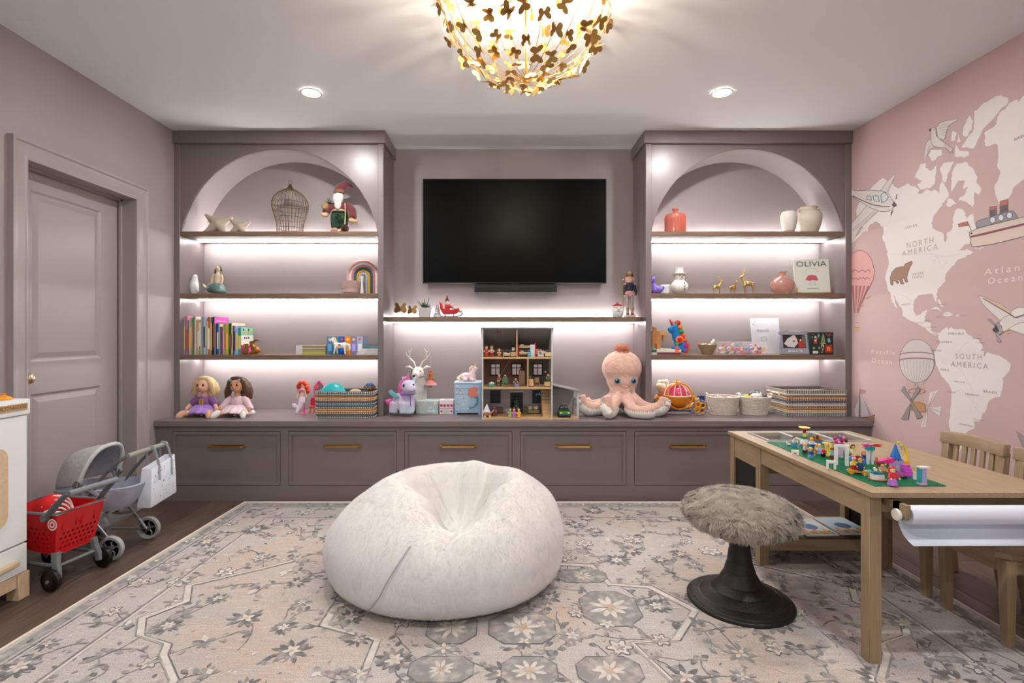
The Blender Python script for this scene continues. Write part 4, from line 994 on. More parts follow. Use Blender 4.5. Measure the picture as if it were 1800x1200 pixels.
# ---- left bookcase, third shelf: books
def book(px0, px1, ytop, c, label, D=3.955, depth=.2, group=None, base=S3, strip=None, strip2=None):
    x0, x1 = wx(px0, D), wx(px1, D); h = (624-ytop)*D/900; th_ = x1-x0-.0006
    t = thing('book', label, 'book', (x0+.0003, D, base), 0, group)
    bt = min(.0022, th_*.22); m = MB()
    m.box(0, th_, 0, bt*1.2, 0, h).box(0, bt, bt, depth, 0, h).box(th_-bt, th_, bt, depth, 0, h)
    m.obj('cover', col(c, .4), t, smooth=False)
    MB().box(bt, th_-bt, bt*1.2, depth-.004, .003, h-.004).obj('pages', mat('page_paper', (226,220,205), .8), t, smooth=False)
    if strip:
        s_ = MB().box(th_*.1, th_*.9, -.0006, .0006, h*strip[0], h*strip[1]); s_.obj('title_strip', col(strip[2]), t, smooth=False)
    return t, h, th_
BK = [(105,124,330,(58,84,84),'dark teal'),(125,174,330,(188,166,198),'lilac'),(190,219,282,(214,128,150),'pink and white banded'),(220,239,370,(58,116,166),'blue'),(240,269,360,(212,188,132),'tan'),
 (270,299,296,(198,196,200),'pale grey'),(300,324,310,(84,150,92),'green'),(325,344,290,(54,84,60),'dark green'),(345,374,292,(214,200,196),'pale pink'),(375,399,362,(206,150,100),'orange tan'),
 (400,429,352,(200,176,140),'sand'),(430,464,412,(214,226,228),'white with a green foot'),(465,489,300,(226,206,206),'blush'),(490,519,298,(134,150,154),'grey teal'),(520,554,298,(170,196,214),'pale blue'),
 (555,579,300,(190,176,206),'pale violet'),(580,604,380,(206,192,160),'cream'),(605,639,300,(198,66,40),'red orange'),(640,659,304,(220,222,214),'white'),(660,684,310,(70,130,92),'mid green'),
 (685,704,306,(40,70,62),'bottle green'),(705,722,300,(54,36,70),'black and purple'),(722,733,300,(206,74,178),'bright magenta tall'),(734,754,432,(196,196,204),'silver'),(755,774,428,(40,52,110),'navy'),
 (775,809,420,(36,96,170),'royal blue'),(810,834,436,(224,190,76),'yellow'),(835,864,490,(44,110,180),'short blue'),(865,889,500,(186,36,66),'crimson'),(890,914,432,(150,190,206),'sky blue'),
 (915,944,430,(190,140,60),'ochre'),(945,999,432,(186,190,74),'wide yellow-green'),(1000,1019,430,(60,140,62),'grass green'),(1020,1044,420,(58,44,36),'dark brown'),(1045,1062,420,(228,204,120),'straw yellow'),
 (1063,1070,415,(236,222,180),'thin cream'),(1071,1099,470,(48,56,120),'deep blue'),(1100,1129,472,(150,130,190),'violet'),(1130,1184,506,(146,196,232),'wide light blue'),(1185,1236,500,(66,150,142),'teal and white')]
ORD = ['first','second','third','fourth','fifth','sixth','seventh','eighth','ninth','tenth','eleventh','twelfth','thirteenth','fourteenth','fifteenth','sixteenth','seventeenth','eighteenth','nineteenth','twentieth']
ORD += ['twenty-'+o for o in ORD[:9]]+['thirtieth']+['thirty-'+o for o in ORD[:9]]+['fortieth']
random.seed(31); lastt = None
for i, (a, b, yt, c, nm) in enumerate(BK):
    if i == 22: b = 733
    st_ = (random.uniform(.1,.25), random.uniform(.6,.85), random.choice(((236,232,224),(230,200,90),(60,60,70),(210,90,90),(200,210,220)))) if random.random() < .6 else None
    if nm == 'white with a green foot': st_ = (.0, .27, (70,150,60))
    t, h, th_ = book(310+a/10.9, 310+b/10.9, 530+yt/10.9, c, '%s book, %s from the wall end of the upright row' % (nm, ORD[i]), D=3.955+random.uniform(-.006,.006), strip=st_, group='picture books in the upright row')
    if i == 22:
        m = MB(); m.box(th_, th_+.0005, .02, .17, h-.035, h-.03).box(th_, th_+.0005, .06, .13, h-.06, h-.055); m.obj('cover_print', col((250,220,120)), t, smooth=False)
    if i == len(BK)-1:                           # face of the last book: green top with small figures, white middle, pink foot
        m = MB(); e = th_
        m.mi(0).box(e, e+.0004, .004, .198, .0, h*.35).mi(1).box(e, e+.0004, .004, .198, h*.35, h*.7).mi(2).box(e, e+.0004, .004, .198, h*.7, h)
        for k in range(4):
            y = .04+.04*k; m.mi(3).box(e+.0004, e+.0008, y-.008, y+.008, h*.73, h*.87); m.mi(4 if k % 2 else 5).box(e+.0004, e+.0008, y-.009, y+.009, h*.87, h*.96)
        for k in range(3): m.mi(5).box(e+.0004, e+.0008, .05+.03*k, .07+.03*k, h*.57, h*.64)
        m.obj('cover_print', [col((214,84,150)), col((232,232,228)), col((120,196,162)), col((206,150,124)), col((214,190,140)), col((60,50,48))], t, smooth=False)
bn = put('rabbit_bookend', 'bronze-gold rabbit bookend leaning on the end of the book row', 'bookend', 447, 3.97, S3)
M_bronze = mat('gilt_bronze', (158,112,58), .38, metal=.8, bump=.2, bs=80)
MB().box(-.068,.062,-.035,.035,0,.006).box(-.068,-.06,-.035,.035,.006,.085).obj('bookend_plate', M_bronze, bn, bevel=.002)
MB().ell((.012,0,.035), (.034,.026,.03)).ell((-.006,0,.058), (.022,.02,.03), (0,-.5,0)).ell((-.02,0,.09), (.02,.017,.017)).tube([(-.034,-.01,.06),(-.05,-.012,.07)], [.01,.008], 8).tube([(0,-.016,.02),(-.028,-.02,.01)], [.014,.009], 8).tube([(-.01,-.008,.1),(.018,-.012,.116),(.05,-.016,.116)], [.008,.012,.004], 8, flat=.6).tube([(-.01,.008,.1),(.018,.014,.11),(.046,.02,.106)], [.008,.012,.004], 8, flat=.6).ell((.046,0,.03), .009).obj('rabbit', M_bronze, bn, blob=.0045)
def flat_book(px0, px1, D, z, th_, c, c2, label, group, depth=.19, wob=0):
    x0, x1 = wx(px0, D), wx(px1, D); cx = (x0+x1)/2; hw_ = (x1-x0)/2
    t = thing('book', label, 'book', (cx, D+depth/2, z), wob, group); m = MB(); bt = .0012
    m.mi(0).box(-hw_, hw_, -depth/2, depth/2, 0, bt).box(-hw_, hw_, -depth/2, depth/2, th_-bt-.0002, th_-.0002).box(-hw_, hw_, -depth/2, -depth/2+bt, bt, th_-bt)
    m.mi(1).box(-hw_, -hw_+.05, -depth/2-.0005, -depth/2, 0, th_-.0003); m.obj('cover', [col(c, .4), col(c2, .5)], t, smooth=False)
    MB().box(-hw_+.003, hw_-.003, -depth/2+bt, depth/2-.003, bt, th_-bt-.0002).obj('pages', mat('page_paper'), t, smooth=False)
FC = [((176,170,96),'olive'),((206,190,80),'mustard'),((150,170,90),'moss'),((200,150,90),'caramel'),((90,150,150),'teal'),((196,196,150),'pale lime'),((178,120,110),'rosy'),((150,140,120),'taupe')]
for i, (c, nm) in enumerate(FC): flat_book(520+.3*(i % 2), 572.5-.4*(i % 3), 3.96, S3+.0088*i, .0088, c, (206,206,210), '%s paperback in the flat stack left of the box set, %s from the bottom' % (nm, ORD[i]), 'paperbacks stacked flat beside the box set', wob=random.uniform(-.02,.02))
SC_ = [((74,130,172),(240,190,70),'slate blue'),((58,142,160),(120,40,70),'teal'),((22,92,184),(216,40,60),'royal blue'),((236,142,32),(250,210,80),'orange'),((134,124,186),(246,214,80),'lavender'),((172,184,214),(224,110,80),'pale blue')]
for i, (c, c2, nm) in enumerate(SC_):
    a = 574.4+10.55*i; t, h, th_ = book(a, a+10.4, 592.3, c, '%s storybook in the upright set behind the white horse' % nm, D=3.98, depth=.15, group='storybook set behind the white horse')
    m = MB(); disc(m, (th_/2, -.0004, h*.84), .011, n=14); m.obj('emblem', col(c2), t, smooth=False)
    MB().box(th_*.2, th_*.8, -.0005, 0, h*.2, h*.6).obj('title_strip', col(tuple(min(255, int(v*1.25+20)) for v in c)), t, smooth=False)
PS = [((206,196,200),'pale rose'),((190,196,206),'pale blue'),((216,210,196),'ivory'),((196,186,206),'pale lilac'),((208,206,200),'stone')]
for i, (c, nm) in enumerate(PS): flat_book(627+1.8*i, 664.3, 3.93, S3+.0092*i, .0092, c, (220,214,214), '%s magazine in the flat stack against the bookcase side, %s from the bottom' % (nm, ORD[i]), 'magazines stacked flat against the bookcase side', depth=.22)
flat_book(640, 664.3, 3.97, S3+.0462, .011, (52,130,146), (40,100,120), 'teal hardback lying on top of the magazine stack', 'magazines stacked flat against the bookcase side', depth=.15)
def horse(parent, m_, s=1, legs=True):
    m = MB().ell((0,0,.07), (.042,.019,.022)).ell((-.03,0,.073), (.02,.018,.024)).ell((.03,0,.072), (.022,.02,.025)).tube([(-.034,0,.08),(-.05,0,.103),(-.058,0,.118)], [.018,.013,.011], 10).tube([(-.055,0,.122),(-.072,0,.112),(-.082,0,.103)], [.013,.01,.008], 8)
    for x, y, dx in ((-.034,-.01,-.012),(-.03,.01,.006),(.034,-.01,.01),(.038,.01,-.006)): m.tube([(x,y,.06),(x+dx*.5,y,.034),(x+dx,y,.005)], [.011,.006,.006], 8)
    for y in (-.006,.006): m.tube([(-.054,y,.128),(-.053,y*1.3,.14)], [.004,.001], 6)
    return m.obj('body', m_, parent, blob=.0032, sm=5)
hs = put('horse_figurine', 'white toy horse standing in front of the storybook set', 'figurine', 598, 3.935, S3)
horse(hs, mat('toy_white', (236,232,228), .45))
MB().tube([(-.05,0,.135),(-.04,0,.124),(-.032,0,.106),(-.026,0,.096)], [.006,.011,.01,.004], 8, flat=.6).obj('mane', mat('pale_gold_mane', (226,196,150), .6), hs)
MB().tube([(.048,0,.082),(.068,0,.074),(.074,0,.05),(.07,0,.03)], [.007,.011,.01,.003], 8).obj('tail', mat('toy_white'), hs)
MB().ell((0,-.018,.078), (.012,.004,.008)).ell((-.045,-.014,.098), (.005,.003,.006)).obj('painted_spots', col((214,120,60)), hs, kind='stuff')

# ---- left bookcase, worktop level: dolls
def doll_seated(px, D, label, hair, hairc2, top, skirt, skin, shoe, vest=None, sleeve_len=.5, big=False):
    t = put('seated_doll', label, 'doll', px, D, ZC); sk = mat('doll_skin_%d' % skin[0], skin, .5)
    m = MB().ell((0,0,.075), (.05,.038,.075)).tube([(0,0,.14),(0,-.004,.18)], [.022,.02], 10).ell((0,-.012,.232), (.05,.05,.056)).ell((0,-.024,.212), (.04,.036,.032))
    m.tube([(-.03,-.01,.028),(-.07,-.06,.03),(-.1,-.105,.024)], [.03,.026,.019], 10).tube([(.03,-.01,.028),(.07,-.06,.03),(.1,-.105,.024)], [.03,.026,.019], 10)
    m.tube([(-.045,0,.135),(-.082,-.012,.1),(-.108,-.035,.065)], [.018,.016,.014], 8).tube([(.045,0,.135),(.082,-.012,.1),(.106,-.03,.06)], [.018,.016,.014], 8)
    for s_ in (-1, 1):
        h = Vector((s_*.112, -.042, .058)); m.ell(h, (.014,.012,.016))
        for k in range(4): m.tube([h, h+Vector((s_*.006+(k-1.5)*.0055, -.014, -.02+.002*abs(k-1.5)))], [.0045,.0036], 6)
        m.tube([h, h+Vector((-s_*.014,-.01,-.006))], [.005,.004], 6)
    m.tube([(0,-.055,.225),(0,-.068,.221)], [.007,.006], 6)
    m.obj('body', sk, t, blob=.0048, sm=4)
    for s_ in (-1, 1):
        MB().ell((s_*.021,-.0565,.237), (.0085,.004,.0085)).obj('eye', col((64,40,30), .15), t)
        MB().tube([(s_*.03,-.054,.252),(s_*.021,-.059,.256),(s_*.011,-.058,.253)], .0015, 5).obj('brow', col(hairc2), t)
        MB().ell((s_*.102,-.125,.025), (.022,.045,.026), (.5,0,s_*.5)).obj('shoe', col(shoe, .6), t)
    MB().tube([(-.012,-.059,.2055),(0,-.0615,.2035),(.012,-.059,.2055)], [.001,.0035,.001], 6).obj('lips', col((186,84,84)), t)
    M_h = mat('doll_hair_%d_%d' % (hair[0], hair[1]), hair, .55, c2=hairc2, vs=20, stretch=(6,6,.6), bump=.6, bs=60, bstretch=(5,5,.5))
    hm = MB().ell((0,.012,.25), (.06,.054,.05))
    for s_ in (-1, 1):
        hm.tube([(s_*.02,-.025,.292),(s_*.05,-.02,.262),(s_*.062,-.008,.215),(s_*.07,.0,.17),(s_*.078,.006,.13 if big else .15)], [.012,.02,.024,.022,.008], 10)
        hm.tube([(s_*.03,.02,.28),(s_*.064,.02,.235),(s_*.085,.015,.18),(s_*.095,.012,.125 if big else .16)], [.02,.028,.028,.01], 10)
    hm.tube([(0,.03,.28),(0,.055,.22),(0,.055,.14)], [.03,.04,.03], 10).ell((0,-.008,.288), (.05,.04,.016))
    ho = hm.obj('hair', M_h, t, blob=.006, sm=3)
    MB().ell((0,0,.105), (.056,.044,.05)).tube([(-.045,0,.138),(-.07,-.008,.112),(-.045-.055*sleeve_len-.02,-.03*sleeve_len,.138-.07*sleeve_len-.02)], [.024,.027,.021], 10).tube([(.045,0,.138),(.07,-.008,.112),(.045+.055*sleeve_len+.02,-.03*sleeve_len,.138-.07*sleeve_len-.02)], [.024,.027,.021], 10).obj('bodice', mat('doll_cloth_%d_%d' % top[:2], top, .7, bump=.2, bs=60), t, blob=.005)
    vs = []; fs = []
    for j in range(7):
        u = j/6
        for k in range(49):
            a = -pi*.5-1.75+3.5*k/48; fold = 1+.07*sin(k*1.05)*u
            vs.append(((.052+.075*u)*fold*cos(a), (.04+.09*u)*fold*sin(a)+.005, .085-.068*u**1.4+.02*u*(1-abs(cos(a)))))
    for j in range(6):
        for k in range(48): q = j*49+k; fs.append((q, q+1, q+50, q+49))
    so_ = MB().add(vs, fs).obj('skirt', mat('doll_skirt_%d_%d' % skirt[:2], skirt, .35, sheen=.4, c2=tuple(min(255, v+26) for v in skirt), vs=14), t, angle=180)
    so_.modifiers.new('thick', 'SOLIDIFY').thickness = .003
    return t
d1 = doll_seated(359.5, 3.93, 'seated doll with long blonde hair and a shiny purple dress with gold lacing', (206,172,120), (232,206,160), (132,84,142), (150,108,196), (226,178,150), (216,164,140))
m = MB().box(-.017,.017,-.0475,-.043,.07,.132); m.obj('lacing_panel', mat('gold_satin', (206,172,92), .4), d1, bevel=.003)
m = MB()
for k in range(4): m.tube([(-.014,-.049,.078+.013*k),(.014,-.049,.09+.013*k)], .0012, 4).tube([(.014,-.049,.078+.013*k),(-.014,-.049,.09+.013*k)], .0012, 4)
m.obj('lacing', col((150,110,60)), d1, kind='stuff')
d2 = doll_seated(418, 3.93, 'seated doll with long brown curls, pale pink jacket and white boots', (70,50,40), (104,74,54), (218,192,200), (222,198,206), (206,152,116), (226,222,214), sleeve_len=1.0, big=True)
for s_, c in ((-1, (110,190,170)), (1, (196,160,210))):
    m = MB()
    for k in range(5): m.ell((s_*.034+.006*cos(k*1.257), -.048, .275+.006*sin(k*1.257)), (.005,.003,.005), None, 8, 5)
    m.obj('hair_clip', col(c), d2)
MB().tube([(0,-.047,.15),(.012,-.05,.11),(.024,-.052,.07)], .0016, 5).obj('jacket_edge', col((206,150,170)), d2)
# red-haired doll on a stand
rd = put('standing_doll', 'slender doll with big red curls, pink top and long white skirt on a stand', 'doll', 531, 3.99, ZC)
m = MB().ell((0,0,.225), (.012,.012,.015)).tube([(0,0,.2),(0,0,.215)], [.005,.005], 8).ell((0,0,.182), (.018,.011,.024)).ell((0,0,.15), (.014,.01,.022)).ell((0,0,.125), (.018,.012,.02))
m.tube([(-.018,0,.196),(-.028,-.003,.165),(-.036,-.012,.13)], [.006,.005,.004], 6).tube([(.018,0,.196),(.028,-.003,.165),(.04,-.012,.128)], [.006,.005,.004], 6)
m.tube([(-.006,0,.12),(-.004,0,.06),(-.006,0,.02)], [.012,.009,.006], 8).tube([(.006,0,.12),(.004,0,.06),(.0,0,.02)], [.012,.009,.006], 8).obj('body', mat('doll_skin_226', (226,178,150), .5), rd, blob=.003, sm=3)
MB().ell((0,-.001,.184), (.0205,.0135,.014)).obj('top', mat('pink_satin', (206,110,170), .3), rd)
MB().tube([(.002,0,.135),(.0,-.004,.1),(-.012,-.01,.06),(-.03,-.02,.025),(-.034,-.022,.008)], [.021,.024,.02,.016,.01], 14).ell((-.052,-.014,.066), (.026,.006,.018), (0,.5,0)).obj('skirt', mat('white_satin', (228,214,232), .4), rd, blob=.0035)
random.seed(8); m = MB()
for k in range(26):
    a = random.uniform(0, 2*pi); z = random.uniform(.165,.25); r = .026+.02*(1-(z-.165)/.085)
    if sin(a) < -.35 and z < .24: continue
    m.ell((r*cos(a), .012+r*.6*sin(a), z), .017, None, 8, 6)
m.ell((0,.012,.24), (.03,.022,.022)).obj('hair', mat('red_curls', (222,66,30), .6, bump=.8, bs=90), rd, blob=.0035, sm=2)
for s_ in (-1, 1): MB().ell((s_*.0048,-.0118,.227), .0016, None, 6, 4).obj('eye', M_black, rd)
MB().lathe([(0,0),(.026,0),(.027,.004),(.006,.007),(.005,.06),(.004,.12),(0,.121)], (.008,.022,0), 18).obj('stand', mat('pink_plastic', (224,84,158), .35), rd)
mi = put('toy_mirror', 'pink beaded toy vanity mirror behind the woven basket', 'toy', 561, 4.10, ZC)
fp = [(-.035,.1),(-.04,.2),(0,.25),(.04,.2),(.035,.1)]
MB().prism(fp, (0,0,0), (1,0,0), (0,0,1), (0,.006,0)).obj('mirror_glass', mat('toy_mirror', (196,200,210), .08, metal=.8), mi, smooth=False)
m = MB(); L_ = fp+[fp[0]]
for i in range(5):
    for k in range(6): a = Vector((L_[i][0],0,L_[i][1])).lerp(Vector((L_[i+1][0],0,L_[i+1][1])), k/6); m.ell(a, .0075, None, 8, 6)
m.obj('beaded_frame', mat('pink_plastic'), mi, kind='stuff')
MB().tube([(0,.004,.1),(0,.004,.02)], .01, 8).lathe([(0,0),(.04,0),(.04,.008),(.012,.022),(0,.022)], (0,.004,0), 18).obj('foot', mat('pink_plastic'), mi)
tc_ = put('toy_chair', 'tiny red toy chair with orange legs behind the basket corner', 'toy', 548.5, 4.02, ZC)
for x in (-.014,.014):
    for y in (-.014,.014): MB().cyl((x*1.2,y*1.2,0), (x,y,.05), .0035, n=8).obj('leg', col((226,130,40)), tc_)
MB().cb((0,0,.055), (.036,.036,.01)).obj('seat', col((196,30,70)), tc_, bevel=.003)
MB().prism([(-.018,.0),(.018,.0),(.018,.045),(.01,.062),(-.01,.062),(-.018,.045)], (0,.016,.06), (1,0,0), (0,0,1), (0,.005,0)).obj('backrest', col((196,30,70)), tc_, smooth=False)
# ---- coiled rope baskets: every coil is a piece
def coil_basket(name, label, loc, hx, hy, h, n, colours, stitches=None, taper=0, corner=.05, round_=False, rz=0, group=None, stitch_c=(226,220,206)):
    t = thing(name, label, 'basket', loc, rz, group); r = h/n/2
    for i in range(n):
        k = 1-taper*(1-(i+.5)/n); z = r+2*r*i
        if round_: path = [(hx*k*cos(a), hy*k*sin(a), z) for a in [2*pi*q/40 for q in range(40)]]
        else: path = [(a, b, z) for a, b in rr(hx*k-r, hy*k-r, corner)]
        MB().tube(path, r*1.04, 7, True).obj('coil', mat('rope_%d_%d_%d' % colours[i % len(colours)], colours[i % len(colours)], .9, bump=.5, bs=260, var=.1, vs=50), t)
        if stitches and stitches[i % len(stitches)]:
            m = MB(); P = [Vector(p) for p in path]; acc = 0; step = .0135
            for a, b in zip(P, P[1:]+P[:1]):
                d = b-a; L_ = d.length
                if L_ < 1e-6: continue
                u = d/L_; nrm = Vector((u.y, -u.x, 0)); s_ = (step-acc) % step
                while s_ < L_:
                    p = a+u*s_+nrm*r*1.0; m.cb(p, (.0042,.003,.009), (0, .55, atan2(u.y, u.x))); s_ += step
                acc = (acc+L_) % step
            m.obj('stitches', mat('cotton_stitch', stitch_c, .9), t, smooth=False, kind='stuff')
    k = 1-taper
    p = [(a*1, b*1) for a, b in (rr(hx*k-r*2, hy*k-r*2, corner) if not round_ else [(hx*k*.96*cos(a), hy*k*.96*sin(a)) for a in [2*pi*q/30 for q in range(30)]])]
    MB().prism(p, (0,0,.002), (1,0,0), (0,1,0), (0,0,.006)).obj('bottom', mat('rope_base', (190,180,165), .9), t, smooth=False)
    return t
TEAL, TAN, BRN, GRY, ORG = (96,120,128), (196,150,92), (150,110,86), (104,104,108), (206,140,66)
B1 = ((-1.393-.948)/2, 3.80+.12)
coil_basket('woven_basket', 'rectangular rope basket in teal and tan bands on the worktop by the dolls', (B1[0], B1[1], ZC), .2225, .128, .198, 14, [TEAL,GRY,BRN,ORG,TAN,GRY,TEAL,TEAL,GRY,ORG,TAN,BRN,TEAL,GRY], [1,0,1,1,0,1,0,1,0,1,1,0,1,1])
tbwl = thing('toy_bowl', 'turquoise plastic dish standing on edge in the teal and tan basket', 'toy', (wx(584,3.86), 3.88, ZC+.014))
MB().lathe([(0,.03),(.05,.027),(.085,.012),(.098,0),(.101,.004),(.088,.02),(.052,.034),(0,.037)], (0,0,.14), 40, Matrix.Rotation(radians(80), 3, 'X')).obj('dish', mat('turquoise_plastic', (52,182,190), .3), tbwl)
MB().cb((0,.008,.025), (.06,.02,.05)).obj('stand_foot', mat('turquoise_plastic'), tbwl, bevel=.004)
pb_ = thing('plush_toy', 'beige plush lump lying in the teal and tan basket', 'plush toy', (wx(626,3.9), 3.92, ZC+.012))
MB().ell((0,0,.09), (.06,.05,.085)).ell((-.01,-.01,.165), (.05,.045,.03)).obj('body', mat('beige_plush', (204,176,140), .9, bump=.6, bs=150), pb_, blob=.009)
tdb = thing('teddy_bear', 'brown teddy bear with blue knitted hat lying in the basket end', 'plush toy', (wx(650.5,3.96), 3.95, ZC+.012), .2)
m = MB().ell((0,0,.1), (.04,.045,.09)).ell((0,-.01,.195), (.034,.034,.03)).ell((-.034,-.006,.205), (.016,.01,.016)).ell((.034,-.006,.205), (.016,.01,.016)).ell((0,-.042,.19), (.018,.014,.013)); m.obj('body', mat('brown_plush', (132,92,64), .9, bump=.6, bs=150), tdb, blob=.007)
MB().ell((0,-.056,.194), (.006,.004,.004)).obj('nose', M_black, tdb)
for s_ in (-1, 1): MB().ell((s_*.013,-.042,.206), .0035).obj('eye', M_black, tdb)
m = MB().lathe([(.03,0),(.031,.01),(.022,.022),(0,.027)], (0,-.004,.212), 20); m.obj('hat', mat('blue_knit', (60,112,160), .9, bump=.8, bs=200), tdb)

# ---- walnut wall shelf
def butterfly_ornament(px, s, label, a):
    t = put('butterfly_ornament', label, 'ornament', px, 4.13, SM, a, 'butterfly ornaments on the wall shelf'); m_ = mat('bronze_butterfly', (128,100,62), .45, metal=.6, var=.25, vs=40)
    W = [(0,0),(.008,.03),(.03,.058),(.05,.062),(.052,.045),(.042,.024),(.05,.008),(.046,-.014),(.03,-.024),(.012,-.014)]
    for s_ in (-1, 1):
        u = Vector((.55*s_,.2,.0)).normalized(); v = Vector((-.15*s_,.25,1)).normalized()
        MB().prism([(p*s, q*s) for p, q in W], (0,0,.055*s), u, v, u.cross(v)*.0016*s_).obj('wing', m_, t, smooth=False)
    MB().tube([(-.004,-.012,.04*s),(0,0,.058*s),(.003,.008,.085*s)], [.003,.005,.002], 7).obj('body', m_, t)
    for x, y in ((-.034,-.02),(.034,-.022),(-.02,.03),(.024,.03)): MB().tube([(0,0,.052*s),(x*s,y*s,.0)], .0013, 5).obj('leg', m_, t)
butterfly_ornament(703.5, 1.05, 'larger bronze butterfly ornament on wire legs at the shelf end', .1); butterfly_ornament(723.5, .85, 'smaller bronze butterfly ornament on wire legs next to the succulent', -.2)
sc_ = put('potted_succulent', 'spiky green succulent in a white square pot on the wall shelf', 'plant', 747.5, 4.12, SM)
def sq(h, z, r=.008): return [(a, b, z) for a, b in rr(h, h, r, 3)]
vs = sq(.042,0)+sq(.051,.076)+sq(.046,.076)+sq(.044,.06); n_ = len(sq(.05,0)); fs = [tuple(range(n_))[::-1], tuple(3*n_+k for k in range(n_))]
for j in range(3):
    for k in range(n_): fs.append((j*n_+k, j*n_+(k+1) % n_, (j+1)*n_+(k+1) % n_, (j+1)*n_+k))
MB().add(vs, fs).obj('pot', mat('matt_white_pot', (206,206,206), .5), sc_)
MB().lathe([(0,.066),(.042,.064)], n=16).obj('soil', mat('soil', (56,44,36), .95), sc_)
random.seed(14); M_succ = mat('succulent_green', (72,98,74), .5, var=.25, vs=40)
for k in range(17):
    a = k*2.39996; tl = .25+.05*k; L_ = .05+.045*(k % 3 == 0)+random.uniform(0,.02); d = Vector((cos(a)*sin(tl), sin(a)*sin(tl), cos(tl)))
    b0 = Vector((cos(a)*.006, sin(a)*.006, .062)); MB().tube([b0, b0+d*L_*.4+Vector((0,0,.004)), b0+d*L_*.8+Vector((0,0,.006)), b0+d*L_], [.006,.0075,.004,.0006], 7, flat=.45).obj('leaf', M_succ, sc_)
st_ = put('ceramic_tree', 'small silver-white ceramic tree ornament beside the red sleigh', 'ornament', 769, 4.11, SM)
pr = [(0,0),(.034,0)]
for k in range(5): r = .036-.0065*k; z = .012+.018*k; pr += [(r,z),(r*.62,z+.016)]
pr += [(0,.108)]; MB().lathe(pr, n=24).obj('tree', mat('silver_ceramic', (190,190,192), .3, metal=.3, bump=.4, bs=120), st_, angle=80)
sg = put('santa_sleigh', 'red velvet sleigh ornament with a little Santa riding in it', 'ornament', 791, 4.10, SM)
MB().prism([(-.085,.125),(-.06,.11),(-.055,.07),(.02,.06),(.075,.075),(.08,.05),(.05,.025),(-.05,.022),(-.075,.06)], (0,-.03,0), (1,0,0), (0,0,1), (0,.06,0)).obj('sleigh_body', mat('red_velvet', (190,18,24), .8, sheen=.5), sg, bevel=.006, seg=2)
for y in (-.026,.026):
    MB().tube([(-.07,y,.006),(-.02,y,.004),(.05,y,.006),(.085,y,.014),(.1,y,.032),(.09,y,.048),(.078,y,.04)], .004, 6).tube([(-.04,y,.005),(-.035,y,.026)], .003, 5).tube([(.03,y,.005),(.03,y,.028)], .003, 5).obj('runner', mat('dark_pewter', (70,66,64), .4, metal=.6), sg)
MB().ell((-.02,0,.085), (.026,.022,.03)).ell((-.022,-.002,.122), (.015,.015,.016)).tube([(-.0,-.015,.09),(.028,-.018,.075)], [.01,.008], 8).obj('santa_body', mat('red_velvet'), sg, blob=.0045)
MB().ell((-.018,-.012,.112), (.014,.01,.017)).ell((.034,-.018,.073), .009).obj('santa_beard', mat('white_beard'), sg)
MB().ell((-.02,-.0145,.126), (.008,.004,.006)).obj('santa_face', col((226,180,156)), sg)
MB().tube([(-.022,0,.128),(-.024,0,.15),(-.022,0,.165)], [.017,.011,.003], 12).ell((-.022,0,.168), .006).obj('santa_hat', mat('wine_velvet'), sg)
sj = put('santa_jar', 'white round jar with a Santa face and red hat lid', 'jar', 1085.5, 4.12, SM)
MB().lathe([(0,0),(.034,0),(.044,.015),(.048,.04),(.045,.065),(.038,.082),(0,.084)], n=28).obj('jar', mat('white_glaze'), sj)
MB().lathe([(.04,.084),(.036,.096),(.02,.106),(.008,.109),(.011,.115),(.008,.121),(0,.123)], n=24).obj('lid', col((176,40,40), .3), sj)
MB().lathe([(.0405,.079),(.045,.083),(.0405,.088)], n=28, caps=False).obj('lid_band', M_white_g, sj)
for s_ in (-1, 1): MB().ell((s_*.013,-.0425,.068), (.004,.003,.004)).obj('eye', M_black, sj)
MB().ell((0,-.046,.058), (.014,.004,.004)).ell((0,-.046,.063), (.005,.006,.005)).obj('face', col((220,150,130)), sj)
MB().tube([(-.018,-.046,.05),(0,-.049,.053),(.018,-.046,.05)], [.003,.006,.003], 6).obj('moustache', col((206,206,204)), sj)
nc = put('nutcracker', 'tall nutcracker figure with gold crown, navy jacket and pink skirt', 'figurine', 1107, 4.14, SM)
pink = mat('nutcracker_pink', (232,180,178), .6); nav = mat('navy_paint', (44,48,72), .4); crm = mat('nutcracker_face', (226,196,170), .45)
MB().cb((0,0,.01), (.085,.06,.02)).obj('base', col((226,216,206)), nc, bevel=.003)
for s_ in (-1, 1):
    MB().lathe([(0,0),(.013,0),(.0125,.05),(.01,.1),(.011,.15),(0,.15)], (s_*.018,0,.03), 14).obj('leg', mat('silver_paint', (196,190,184), .3, metal=.5), nc)
    MB().ell((s_*.018,-.01,.027), (.014,.022,.009)).obj('shoe', col((190,30,40)), nc)
    MB().lathe([(.0135,0),(.0145,.008),(.0135,.016)], (s_*.018,0,.06), 14, caps=False).obj('boot_cuff', M_gold, nc)
    MB().tube([(s_*.036,0,.262),(s_*.045,0,.22),(s_*.044,-.006,.18)], [.012,.011,.009], 10).obj('arm', nav, nc)
    MB().ell((s_*.044,-.006,.172), (.009,.009,.01)).obj('hand', crm, nc)
    MB().ell((s_*.038,0,.268), (.015,.012,.009)).obj('epaulette', pink, nc)
MB().lathe([(0,.175),(.02,.175),(.045,.185),(.042,.2),(.028,.214),(0,.216)], n=28).obj('skirt', mat('pink_tulle', (228,170,172), .9, bump=1, bs=120), nc)
MB().lathe([(0,.21),(.026,.21),(.03,.24),(.034,.272),(.02,.28),(0,.28)], n=20).obj('jacket', nav, nc)
bt = MB()
for s_ in (-1, 1):
    for k in range(3): bt.ell((s_*.01,-.031,.225+.017*k), .0035, None, 8, 6)
